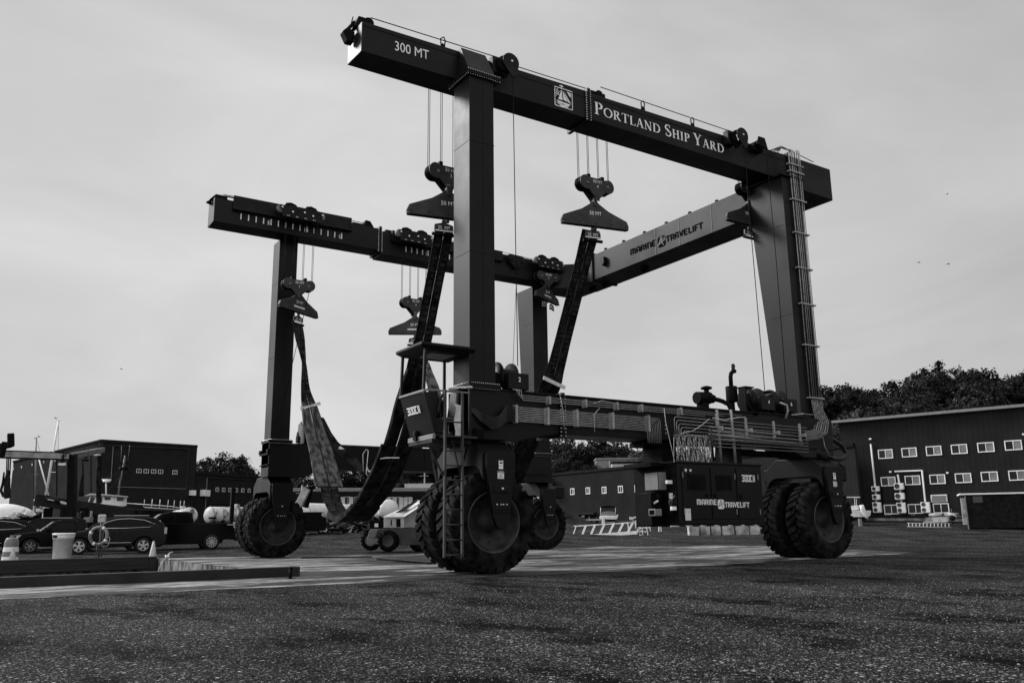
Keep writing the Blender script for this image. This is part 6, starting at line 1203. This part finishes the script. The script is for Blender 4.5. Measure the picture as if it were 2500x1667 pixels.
for i, (pp, lb) in enumerate(((((735, 1361), (830, 1359), (908, 1358.5)), 'thin dark steel strip lying on the pad behind the far front wheels'), (((925, 1364), (985, 1369), (1052, 1374)), 'long dark steel strip lying on the pad left of the near wheels'))):
    f = MB(); q = [onZ(u, v, .03) for u, v in pp]; f.bar(q[0], q[1], .16, .035); f.bar(q[1], q[2], .16, .03); o = f.build('steel_strip', BLACKM); tag(o, lb, 'steel strip')
# ================================================================== BACKGROUND, RIGHT
m0, m1 = gp(1345, 113), gp(1585, 97); m0.z = m1.z = 0; dm = (m1-m0).normalized(); mend = m0+dm*46
mid = thing('corrugated_building', 'long dark corrugated building with five small white windows in a row, behind the engine house', 'building', (m0.x, m0.y, terr(m0.x, m0.y)))
zl = onD(1345, 1157, 113).z; zr_ = onD(1585, 1137.6, 97).z; kz = (zr_-zl)/((m1-m0).length)
zm = (zl+zr_)/2
wall(m0, mend, 0, zm, CL_M, mid); f = MB(); f.bar(m0+V((0, 0, zm)), mend+V((0, 0, zm)), .3, .3); f.build('roof_edge', BLACKM, mid); wall(m0, m0+FW*15, 0, zm, CL_M, mid)
for u, v in ((1398, 1199.5), (1436, 1197.5), (1475.5, 1196), (1515.5, 1194), (1556, 1192)): window(m0, mend, along(m0, mend, u, v), zat(m0, mend, u, v), .86, .8, mid, painted_sky=u < 1480, fw=.08)
def onwall(a, b, u0, v0, u1, v1, m, parent, name, th=.06, off=.03):
    d = (b-a).normalized(); n_ = V((d.y, -d.x, 0)); n_ = n_ if (CAMP-a).dot(n_) > 0 else -n_
    x0, x1 = along(a, b, u0, (v0+v1)/2), along(a, b, u1, (v0+v1)/2); um = (u0+u1)/2; z0, z1 = zat(a, b, um, v1), zat(a, b, um, v0); c = a+d*((x0+x1)/2)+n_*off+V((0, 0, (z0+z1)/2)); f = MB(); f.obox(c, d*abs(x1-x0)/2, n_*th/2, V((0, 0, (z1-z0)/2))); return f.build(name, m, parent)
onwall(m0, mend, 1413, 1255, 1457, 1281, BLACKM, mid, 'garage_door'); onwall(m0, mend, 1412, 1250, 1457, 1255.5, CL_L, mid, 'door_canopy', .5, .25); onwall(m0, mend, 1422, 1258, 1428, 1261, TRIMW, mid, 'door_sign', .05, .08); onwall(m0, mend, 1440, 1260, 1442, 1279, TRIMG, mid, 'door_post', .08, .1)
for i, (u0, v0, u1, v1, m, lb) in enumerate(((1462, 1122, 1592, 1146, TRIMG, 'grey flat-roofed building standing behind the corrugated one'), (1500, 1131, 1590, 1141, CL_W, 'white roof unit above the long corrugated building'), (1565, 1108, 1640, 1122, TRIMG, 'small pale upper storey above the corrugated building'))):
    D_ = 122-i*2.5 if i != 2 else 130; q = gp(u0, D_); a = onD(u0, v0, D_); c = onD(u1, v1, D_); w = (c-a).dot(RT); f = MB(); zb_2 = -0.0 if i == 0 else a.z-4; f.box(0, w, 0, 6, 0, a.z-q.z)
    t = thing('flat_roof_building', lb, 'building', q); f.xf(FR(q)).build('walls', m, t); f = MB(); f.box(-.1, w+.1, -.15, 6, a.z-q.z, a.z-q.z+.25); f.xf(FR(q)).build('roof', BLACKM if i else TRIMG, t)
# dirt mound
p = gp(1372, 80); f = MB(); n, k = 26, 12; rs = random.Random(2); vs = []
for i in range(n+1):
    for j in range(k+1):
        x = -3.4+6.8*i/n; y = -2.5+5*j/k; h = 2.35*math.exp(-((x+1.2)/1.7)**2-(y/1.5)**2)+.5*math.exp(-((x-1.6)/1.2)**2-(y/1.3)**2); e = math.hypot(x/3.4, y/2.5); h = h*max(0, 1-e**6) if e < 1 else -.15
        vs.append((x, y, h+rs.uniform(-.06, .06)*(1 if e < .95 else 0)-.05))
f.add(vs, [(i*(k+1)+j, (i+1)*(k+1)+j, (i+1)*(k+1)+j+1, i*(k+1)+j+1) for i in range(n) for j in range(k)], True); o = f.xf(FR(p)).build('dirt_mound', mat('dark_soil', .02, .95, .1, var=.7, vscale=3, bump=.8, bscale=12)); tag(o, 'dark heap of soil beside the far rear wheels', 'mound')
# motorboat with a canopy, stern to the camera
D = 78; p = gp(1484, D); t = thing('motorboat', 'small white motorboat with a black folding canopy seen from behind on its trailer', 'boat', p)
def dp(pts, D_, th, m, name, parent, bevel=.02): return dpoly(pts, D_, th, m, name, parent, bevel)
dp([(1463, 1262), (1466, 1258), (1502, 1258), (1510, 1255), (1508, 1264), (1500, 1276), (1468, 1276)], D, 4.5, WHITEH, 'hull', t, .05); dp([(1463, 1267), (1506, 1267), (1501, 1273), (1468, 1273)], D-.05, .04, CARP2, 'transom_band', t, 0)
dp([(1465, 1258), (1471, 1249), (1486, 1247), (1500, 1249), (1504, 1257)], D+.2, 3.5, TRIMG, 'boat_cover', t); dp([(1466, 1237), (1474, 1234.5), (1486, 1233.5), (1499, 1235), (1503, 1238), (1500, 1239.5), (1468, 1239.5)], D+.3, 1.6, BLACKM, 'canopy', t)
for u in (1466.5, 1502.5): f = MB(); f.cyl(onD(u, 1238, D+.4), onD(u, 1257, D+.4), .03, 6); f.build('canopy_frame', TRIMW, t)
f = MB(); f.obox(onD(1473, 1271, D-.4), RT*.12, FW*.2, V((0, 0, .28))); f.build('outboard_motor', WHITEH, t, bevel=.04); f = MB(); q = onD(1484, 1282, D); f.box(q.x-.7, q.x+.7, q.y, q.y+3, p.z+.3, p.z+.42); f.build('trailer_frame', TRIMG, t)
for s_ in (-.8, .8): f = MB(); f.lathe([(-.1, .001), (-.1, .28), (.1, .28), (.1, .001)], p+RT*s_+FW*1.5+V((0, 0, .28)), RT, 16); f.build('wheel', CTYRE, t)
p = gp(1559, 74); t = thing('jet_ski', 'white and black jet ski standing on a light frame by the ladder end', 'jet ski', p); D = 74
dp([(1536, 1261), (1537, 1268), (1542, 1269), (1556, 1262), (1562, 1259), (1561, 1257), (1553, 1260), (1544, 1262)], D, .7, WHITEH, 'hull', t); dp([(1545, 1268), (1556, 1263), (1566, 1260), (1580, 1260), (1578, 1267), (1560, 1270)], D+.05, .6, BLACKM, 'seat', t); dp([(1564, 1266), (1577, 1264), (1578, 1267.5), (1563, 1268)], D-.05, .7, WHITEH, 'deck', t)
f = MB(); [f.bar(onD(u, 1268, D), gp(u+s_, D), .04, .04) for u, s_ in ((1546, -2), (1552, 2), (1566, -1), (1573, 3))]; f.build('stand_frame', TRIMW, t)
# fallen step ladder: its two rails run towards the right, rungs between
D0, D1 = 58, 55; t = thing('platform_ladder', 'long aluminium platform ladder lying on its side on the gravel', 'ladder', gp(1480, 56)); ALU = mat('aluminium', .62, .35, .5, metal=.35, var=.1)
a, b_ = onD(1397, 1309, D0), onD(1568, 1296, D1); a2, b2 = onD(1401, 1284, D0+.8), onD(1576, 1273, D1+.8)
f = MB(); f.bar(a, b_, .05, .1); f.bar(a2, b2, .05, .07); f.build('side_rail', ALU, t); f = MB(); f.bar(onD(1420, 1310, D0-.6), onD(1556, 1300, D1-.4), .06, .16); f.build('lower_rail', ALU, t)
for k in range(8): 
    s_ = k/7.6+.005
    for e in ((0,) if k == 0 else (0, .018)): f = MB(); f.bar(a.lerp(b_, min(1, s_+e)), a2.lerp(b2, min(1, s_+e+.03)), .05, .04); f.build('rung', ALU, t)
f = MB()
for (x0, y0, x1, y1) in ((1576, 1273, 1582, 1308), (1582, 1308, 1562, 1305), (1562, 1305, 1556, 1276), (1556, 1276, 1532, 1275), (1532, 1275, 1536, 1298), (1560, 1290, 1576, 1287), (1565, 1296, 1578, 1298), (1568, 1286, 1569, 1304), (1550, 1272, 1553, 1290), (1576, 1288, 1588, 1287), (1586, 1286, 1588, 1296)): f.bar(onD(x0, y0, D1+.2), onD(x1, y1, D1-.1), .045, .06)
f.build('platform_frame', ALU, t)
# concrete blocks behind the engine house
CB = mat('concrete_block', .36, .85, .2, var=.4, vscale=1.6, bump=.3, bscale=6, dark=.1)
for i, (u, w) in enumerate(((1695, 25), (1722, 24), (1748, 24), (1778, 30), (1812, 34), (1843, 26), (1868, 24))):
    D = 54; q = gp(u, D); hw = w*D/FPX/2; f = MB(); h = .62 if i < 3 else .72; f.box(-hw+.02, hw-.02, 0, .7, -.05, h); o = f.xf(FR(q, rs.uniform(-.05, .05))).build('concrete_block', CB, bevel=.05)
    tag(o, ('narrow stained concrete block leftmost in the row under the engine house', 'second concrete block from the left under the engine house', 'dark streaked concrete block third from the left under the engine house', 'weathered concrete block in the middle of the row under the engine house', 'wide pale concrete block right of the middle of the row', 'second last concrete block before the rear wheels', 'last concrete block half hidden by the near rear wheels')[i], 'concrete block', 'concrete blocks in a row behind the engine house')
f = MB(); f.bar(onD(1725, 1281, 54.3), onD(1869, 1277, 54.3), .5, .07); o = f.build('timber_plank', mat('pale_timber', .4, .7, .3, var=.4, vscale=2)); tag(o, 'pale timber laid on top of the row of concrete blocks', 'timber')
f = MB(); f.bar(onD(1609, 1284, 60), gp(1608, 60), .05, .05); f.bar(onD(1613, 1284, 60), gp(1614, 60), .05, .05); o = f.build('trestle_legs', TRIMW); tag(o, 'pair of thin white legs standing left of the concrete blocks', 'trestle')
# right building
r0, r1 = gp(2062, 77), gp(2500, 68); r0.z = r1.z = 0; dr = (r1-r0).normalized(); rend = r0+dr*34
rb = thing('office_building', 'two-storey dark corrugated building on the right with white sliding windows and air conditioners', 'building', (r0.x, r0.y, terr(r0.x, r0.y)))
zR = onD(2075, 1030, 76.4).z; r0b = r0+dr*.6
wall(r0b, rend, 0, zR, CL_R, rb); wall(r0b, r0b+V((-dr.y, dr.x, 0))*14, 0, zR, CL_R, rb)
nR = V((dr.y, -dr.x, 0)); nR = nR if (CAMP-r0).dot(nR) > 0 else -nR
f = MB(); f.bar(r0-dr*.6+nR*.3+V((0, 0, zR+.05)), rend+nR*.3+V((0, 0, zR+.05)), .7, .22); f.build('roof_edge', TRIMG, rb)
wallbar(r0b, rend, 2076, 1040, 2090, 1272, .16, TRIMG, rb, 'corner_trim', .02) if False else None
rows = [[(2162, 1108), (2220, 1104), (2280, 1100), (2342, 1096), (2407, 1091.5), (2474, 1086.5)], [(2169, 1175), (2228, 1172), (2289, 1169.5), (2352, 1166.5), (2416, 1163), (2484, 1160)], [(2177, 1243), (2236, 1241.5), (2298, 1240)]]
for ri_, row in enumerate(rows):
    for u, v in row: window(r0b, rend, along(r0b, rend, u, v), zat(r0b, rend, u, v), 1.22, .78 if ri_ < 2 else .8, rb, painted_sky=ri_ < 2, fw=.07)
lv = onwall(r0b, rend, 2273, 1207, 2313, 1225, TRIMW, rb, 'louvre', .05, .05); 
for k in range(8): onwall(r0b, rend, 2275, 1209.5+1.9*k, 2311, 1210.3+1.9*k, BLACKM, lv, 'slat', .02, .09) if k < 8 else None
for pts in (((2127, 1084), (2138, 1190)), ((2185, 1150.5), (2252, 1148)), ((2252, 1148), (2260, 1224)), ((2193, 1158), (2197, 1182)), ((2199, 1196), (2202, 1226)), ((2139, 1194), (2141, 1226))):
    (ua, va), (ub, vb) = pts; wallbar(r0b, rend, ua, va, ub, vb, .11, TRIMW, rb, 'conduit', .12)
for u, v in ((2126, 1071.5), (2175, 1151.5), (2314, 1154), (2499, 1060)): onwall(r0b, rend, u-2.5, v-2, u+2.5, v+2, TRIMW, rb, 'wall_lamp', .2, .12)
for u in (2153, 2211): wallbar(r0b, rend, u, 1190, u+4, 1252, .06, BLACKM, rb, 'drain_pipe', .1)
for u in (2163, 2169, 2175, 2227, 2233): onwall(r0b, rend, u-1.3, 1255, u+1.3, 1258, TRIMG, rb, 'vent_cap', .1, .08)
dR = dr
lbls = {(2141, 1193): 'small air conditioner highest in the left stack on the office building', (2143, 1213): 'small air conditioner in the middle of the left stack', (2145, 1238): 'tall two-fan air conditioner at the foot of the left stack', (2198, 1187): 'air conditioner highest in the middle stack beside the upper windows', (2200, 1211): 'air conditioner in the middle of the centre stack', (2204, 1239): 'tall two-fan air conditioner at the foot of the centre stack', (2263, 1238): 'tall two-fan air conditioner standing alone below the bent conduit'}
for (u, v), lb in lbls.items():
    tall = v > 1230; big = u > 2150; w = (.62 if not big else .75) if not tall else .68; h = .42 if not big else .54
    if tall: h = .85
    d = dR; c = r0b+d*along(r0b, rend, u, v)+nR*.35+V((0, 0, zat(r0b, rend, u, v))); t = thing('air_conditioner', lb, 'air conditioner', c-V((0, 0, h/2)), 'air conditioners on the office building'); f = MB(); f.obox(c, d*w/2, nR*.16, V((0, 0, h/2))); f.build('casing', TRIMW, t, bevel=.02)
    for zf in ((-.22, .22) if tall else (0,)):
        rr = h*.38 if not tall else .17; f = MB(); f.lathe([(.0, .001), (.0, rr), (.012, rr)], c-d*w*.16+V((0, 0, zf*h/.85))+nR*.162, nR, 20); fan = f.build('fan', mat('fan_dark', .05, .6, .3), t)
    f = MB(); f.obox(c-V((0, 0, h/2+.03)), d*w*.4, nR*.1, V((0, 0, .03))); f.build('bracket', TRIMG, t)
p = r0b+nR*.6; f = MB(); f.bar(r0b+dR*1.5+nR*.5+V((0, 0, 1.25)), r0b+dR*17+nR*.5+V((0, 0, .95)), .5, .22); o = f.build('retaining_kerb', mat('old_timber', .14, .8, .2, var=.6, vscale=1.5)); tag(o, 'low weathered kerb along the foot of the office building', 'kerb')
# concrete wall stub left of the office building
q = gp(2058, 79); f = MB(); f.box(0, 1.5, 0, .6, 0, onD(2060, 1178, 79).z-q.z); o = f.xf(FR(q)).build('concrete_wall', mat('grey_block_wall', .1, .85, .2, var=.2, vscale=2)); tag(o, 'pale grey concrete wall between the rear wheels and the office building', 'wall')
# pipes, kerb pieces, trailer, ladder in front of the office building
for i, (u0, u1, v, r, lb) in enumerate(((2270, 2301, 1257, .15, 'pale concrete pipe lying below the louvre'), (2308, 2340, 1256, .15, 'pale concrete pipe lying beside the trailer'))):
    a, c = onD(u0, v, 71), onD(u1, v, 70); f = MB(); f.lathe([(0, r*.7), (0, r), ((c-a).length, r), ((c-a).length, r*.7)], a, c-a, 20); o = f.build('concrete_pipe', CB); tag(o, lb, 'pipe', 'concrete pipes by the office building')
f = MB(); f.bar(onD(2260, 1268, 69.5), onD(2318, 1266, 68.5), .5, .3); f.bar(onD(2255, 1274, 69.3), onD(2316, 1273, 68.3), .5, .1); o = f.build('concrete_kerb', CB, bevel=.03); tag(o, 'broken concrete kerb lying in front of the concrete pipes', 'kerb')
D = 64; t = thing('boat_trailer', 'small trailer with a white mudguard beside the dark shed', 'trailer', gp(2330, D)); f = MB(); q = onD(2325, 1264, D); f.lathe([(-.1, .001), (-.1, .2), (.1, .2), (.1, .001)], q, FW, 16); f.build('wheel', CTYRE, t); f = MB(); f.tube([q+RT*.05+V((0, 0, .22)), q+RT*.2+V((0, 0, .16)), q+RT*.27], .07, 6); f.build('mudguard', TRIMW, t); f = MB(); f.bar(onD(2318, 1258, D), onD(2356, 1261, D), .06, .07); f.bar(onD(2322, 1242, D), onD(2325, 1258, D), .04, .04); f.build('frame', TRIMG, t)
t = thing('ladder', 'straight aluminium ladder lying on edge in front of the office building', 'ladder', gp(2270, 60.5)); f = MB(); q = gp(2270, 60.5); A0, A1 = onD(2215, 1285, 60.5), onD(2322, 1286.5, 60.5); B0, B1 = onD(2215, 1276, 60.7), onD(2322, 1277, 60.7); f.bar(A0, A1, .04, .04); f.bar(B0, B1, .04, .04); f.build('side_rail', ALU, t)
for k in range(12): f = MB(); s_ = (k+.4)/12; f.bar(A0.lerp(A1, s_), B0.lerp(B1, s_), .04, .04); f.build('rung', ALU, t)
# white work boat with a T-top
D = 66; t = thing('centre_console_boat', 'white open boat with a T-top and tilted outboard beside the near rear wheels', 'boat', gp(2110, D))
dp([(2075, 1252), (2078, 1246), (2127, 1246), (2125, 1258), (2120, 1262), (2080, 1262)], D, 2.0, WHITEH, 'hull', t, .04); dp([(2076, 1257), (2123, 1259), (2118, 1268), (2080, 1270)], D+.1, 1.8, CARP2, 'bottom', t, .03); dp([(2078, 1234), (2096, 1233), (2097, 1244), (2078, 1245)], D+.4, .8, WHITEH, 'console', t); dp([(2066, 1212), (2100, 1212), (2100, 1214), (2066, 1214)], D+.4, 1.0, TRIMW, 't_top', t, 0)
f = MB(); [f.cyl(onD(u, 1214, D+.5), onD(u+1.5, 1236, D+.5), .025, 6) for u in (2086, 2090)]; f.build('t_top_frame', TRIMW, t); f = MB(); f.tube([onD(2103, 1232, D-.2), onD(2106, 1244, D-.2), onD(2112, 1258, D-.3), onD(2118, 1266, D-.4)], .1, 10, radii=[.16, .2, .12, .06]); f.build('outboard_motor', WHITEH, t); f = MB(); f.box(-.1, .1, -.1, .1, 0, .55); f.xf(FR(gp(2101, D-.5))); f.build('stand', TRIMG, t)
# dark shed at the right edge
D = 58; q = gp(2366, D); t = thing('open_shed', 'black box-like shed with a white roof edge at the right edge of the yard', 'shed', q); a = onD(2352, 1204, D); H_ = a.z-q.z; M = FR(q, -.42); f = MB(); f.box(0, 9, 0, 3, .06, H_-.1); f.xf(M).build('walls', mat('matt_black_sheet', .006, .8, .15, var=.4), t); f = MB(); f.box(-.35, 9, -.1, 3, H_-.1, H_-.0); f.xf(M).build('roof_edge', TRIMW, t)
f = MB(); f.box(-.07, .0, -.03, .1, 0, H_-.1); f.xf(M).build('corner_post', TRIMG, t); f = MB(); f.box(.42, .98, -.03, .0, H_-.62, H_-.2); f.xf(M).build('grey_notice', mat('notice_grey', .07, .7, .2), t); f = MB(); f.box(-.3, -.08, .1, .6, .3, H_-.3); f.xf(M).build('side_door', mat('worn_door', .3, .7, .3, var=.4), t); f = MB(); f.box(3.6, 4.3, .3, .9, H_, H_+.5); f.xf(M).build('roof_box', TRIMG, t)
# thin poles
for u, v0, v1, D_, lb in ((1488+0, 1125, 1140, 118, 'thin pole on the roof behind the corrugated building'), (738, 1184, 1215, 100, 'utility pole with a crossarm behind the folded boom'), (1037, 1145, 1180, 115, 'thin pole above the warehouse roof')):
    q = gp(u, D_); f = MB(); a = onD(u, v0, D_); f.cyl((a.x, a.y, q.z), a, .09, 8); f.bar(a-RT*.7-V((0, 0, .9)), a+RT*.5-V((0, 0, .9)), .08, .08); o = f.build('utility_pole', TRIMG); tag(o, lb, 'pole')
# ================================================================== TREES
LEAF = mat('foliage', .035, .7, .25, var=.55, vscale=.22); BARK = mat('bark', .04, .9, .1)
def leafm(name, b, va): 
    return mat(name, b, .65, .12, var=va, vscale=.35)
def crown(seed, kind, n=11000):
    r = random.Random(seed); m = MB(); blobs = []
    if kind == 'round':
        for i in range(15): a = r.random()*6.28; h = r.random(); rad = 3.2*math.sqrt(r.random())*(1-.45*abs(h-.4)*1.3); blobs.append((rad*math.cos(a), rad*math.sin(a), 4.2+6.3*h, r.uniform(1.1, 2.3)))
    elif kind == 'conifer':
        for i in range(16): h = i/15; rr = 2.6*(1-h)**.8+.3; a = r.random()*6.28; blobs.append((rr*.5*math.cos(a), rr*.5*math.sin(a), 3+10.5*h, rr*.8))
    else:
        for i in range(10): a = r.random()*6.28; rad = 3.6*math.sqrt(r.random()); blobs.append((rad*math.cos(a), rad*math.sin(a), 1.2+3.2*r.random(), r.uniform(1.2, 2.0)))
    tot = sum(b[3]**2 for b in blobs)
    for (bx, by, bz, br) in blobs:
        k = int(n*br*br/tot)
        ncl = max(6, int(k/22))
        for c in range(ncl):
            while True:
                d = V((r.gauss(0, 1), r.gauss(0, 1), r.gauss(0, 1)))
                if d.length > .1: break
            d.normalize(); rr = br*(.55+.5*r.random()**.7); cc = V((bx, by, bz))+V((d.x*rr, d.y*rr, d.z*rr*.8))
            for q in range(22):
                p = cc+V((r.gauss(0, .26), r.gauss(0, .26), r.gauss(0, .2))); s = r.uniform(.1, .24); nn = (d+V((r.gauss(0, .6), r.gauss(0, .6), r.gauss(0, .6)))).normalized(); x = nn.orthogonal().normalized(); y = nn.cross(x); ang = r.random()*6.28; x, y = x*math.cos(ang)+y*math.sin(ang), y*math.cos(ang)-x*math.sin(ang)
                m.add([p-x*s, p-y*s*.6, p+x*s, p+y*s*.6], [(0, 1, 2, 3)])
    return m, blobs
def make_tree(kind, seed, label, p, s, lm, group):
    t = thing({'round': 'broadleaf_tree', 'conifer': 'conifer_tree', 'bush': 'bush'}[kind], label, 'tree' if kind != 'bush' else 'bush', p, group)
    m, blobs = crown(seed, kind); me_o = m.build('crown', lm, t); me_o.location = (0, 0, 0); me_o.parent = t
    if kind != 'bush':
        k = MB(); k.tube([(0, 0, -.5), (.1, 0, 3), (.0, .1, 6), (.1, 0, 9)], .3, 8, radii=[.4, .3, .2, .06])
        r = random.Random(seed)
        for b in blobs[:7]: k.tube([(0, 0, 2.5+b[2]*.3), (b[0]*.5, b[1]*.5, b[2]*.7+.8), (b[0], b[1], b[2])], .1, 5, radii=[.15, .09, .04])
        tr = k.build('trunk', BARK, t); tr.location = (0, 0, 0)
    t.scale = (s, s, s); return t
L1_, L2_, L3_ = leafm('leaves_dark', .010, .9), leafm('leaves_mid', .021, .9), leafm('leaves_pale', .045, .8)
protos = []
def hillz(x, y):
    d = depth(x, y); lat = (V((x, y, 0))-V((CAMP.x, CAMP.y, 0))).dot(RT); h = 0
    if d > 92 and lat > 25: h = min(9, (d-92)*.3)*min(1, (lat-25)/25)
    return h
hm = MB(); n = 30; vs = []
for i in range(n+1):
    for j in range(13):
        u_lat = 20+160*i/n; d_ = 90+12*j; q = CAMP+FW*d_+RT*u_lat; vs.append((q.x, q.y, terr(q.x, q.y)+hillz(q.x, q.y)-.03+(.0 if hillz(q.x, q.y) > .2 else -.4)))
hm.add(vs, [(i*13+j, (i+1)*13+j, (i+1)*13+j+1, i*13+j+1) for i in range(n) for j in range(12)], True); struct(hm.build('wooded_hill', mat('undergrowth', .012, .95, .1, var=.6, vscale=.5)))
TL = [  # u, D, top v, kind, leaf, label
 (1985, 104, 985, 'round', 2, 'tree just right of the rear leg of the boat hoist'), (2022, 112, 936, 'round', 1, 'tall dark tree left of the group on the right hill'), (2062, 108, 930, 'round', 1, 'round dark tree above the left end of the office building'),
 (2100, 116, 940, 'round', 2, 'tree in the dip right of the round dark one'), (2148, 112, 942, 'round', 1, 'spreading tree in the middle of the right hill'), (2200, 110, 950, 'round', 2, 'broad tree in the lower saddle of the right hill'),
 (2253, 112, 905, 'round', 1, 'airy tree left of the pointed conifer'), (2296, 118, 886, 'round', 1, 'tall tree touching the conifer on its left'), (2340, 122, 872, 'conifer', 1, 'pointed conifer rising above all the other trees'),
 (2392, 114, 895, 'round', 2, 'rounded tree right of the pointed conifer'), (2440, 112, 888, 'round', 1, 'tall dark tree near the right edge'), (2488, 112, 886, 'round', 1, 'tree touching the right edge of the photograph'),
 (2120, 96, 985, 'round', 3, 'paler low tree directly above the office roof'), (2040, 94, 1020, 'round', 3, 'pale low tree left of the office roof'), (2200, 94, 985, 'round', 2, 'low tree above the third upper window'), (2290, 92, 960, 'round', 2, 'low leafy tree above the fourth upper window'), (2380, 92, 945, 'round', 2, 'low leafy tree above the fifth upper window'), (2470, 90, 935, 'round', 1, 'low leafy tree above the last upper window'),
 (1965, 92, 1045, 'round', 2, 'low tree showing between the rear leg and the pipes'),
 (1300, 122, 1078, 'round', 1, 'dark tree behind the far rear leg'), (1345, 134, 1058, 'round', 2, 'thin-topped tree under the near beam'), (1398, 130, 1066, 'round', 1, 'tree filling the gap under the pipe runs'), (1452, 128, 1060, 'round', 1, 'dense tree above the middle of the corrugated building'), (1505, 126, 1072, 'round', 2, 'leafy tree above the fourth small window'), (1558, 124, 1080, 'round', 3, 'paler tree left of the engine house posts'), (1612, 126, 1070, 'round', 1, 'tree hidden behind the hose curtain'), (1368, 114, 1105, 'round', 2, 'low bushy tree over the left end of the corrugated roof'), (1430, 116, 1110, 'round', 1, 'low bushy tree over the garage door'), (1262, 118, 1120, 'round', 1, 'dark low tree beside the slanting sling'),
 (1820, 124, 1070, 'round', 1, 'tree glimpsed behind the exhaust pipes'), (1700, 126, 1075, 'round', 2, 'tree glimpsed left of the exhaust pipes'),
 (500, 168, 1108, 'round', 1, 'dark tree rising behind the right end of the big hall'), (548, 160, 1096, 'round', 1, 'tallest tree between the hall and the far front leg'), (600, 156, 1104, 'round', 1, 'tree against the far front leg'), (470, 172, 1130, 'round', 2, 'lower tree peeping over the workshop roof'),
 (700, 128, 1150, 'round', 2, 'leafy tree right of the far front leg'), (745, 124, 1152, 'round', 2, 'tree behind the pale sling sleeves'), (800, 134, 1142, 'round', 1, 'tree under the far lower beam left of centre'), (856, 132, 1136, 'round', 1, 'tree under the middle of the far lower beam'), (905, 140, 1082, 'round', 1, 'round tree showing as a dome above the far lower beam'), (825, 150, 1078, 'conifer', 1, 'thin-topped tree poking above the far lower beam'), (955, 128, 1130, 'round', 2, 'tree between the two slings'), (1010, 132, 1088, 'round', 1, 'tree behind the bottom of the operator cab'), (1065, 128, 1095, 'round', 1, 'tree behind the access ladder'), (1150, 126, 1100, 'round', 1, 'tree behind the near front wheels'), (1215, 124, 1095, 'round', 2, 'tree between the two yokes of the near front wheels'),
]
cache = {}
for i, (u, D_, v, kind, lf, lb) in enumerate(TL):
    q = gp(u, D_); q.z = terr(q.x, q.y)+hillz(q.x, q.y)-.3; top = onD(u, v, D_).z; hh = {'round': 12.2, 'conifer': 14.4, 'bush': 5.6}[kind]; s = (top-q.z)/hh; key = (kind, lf, i % 3)
    if s > 1.25: q.z = top-hh*1.25; s = 1.25
    if key not in cache:
        t = make_tree(kind, 31+i, lb, q, s, (L1_, L1_, L2_, L3_)[lf], 'trees behind the yard'); cache[key] = t
    else:
        t = copy_tree(cache[key]); t.location = q; t['label'] = lb; t.scale = (s, s, s)
    t.rotation_euler.z = i*2.399
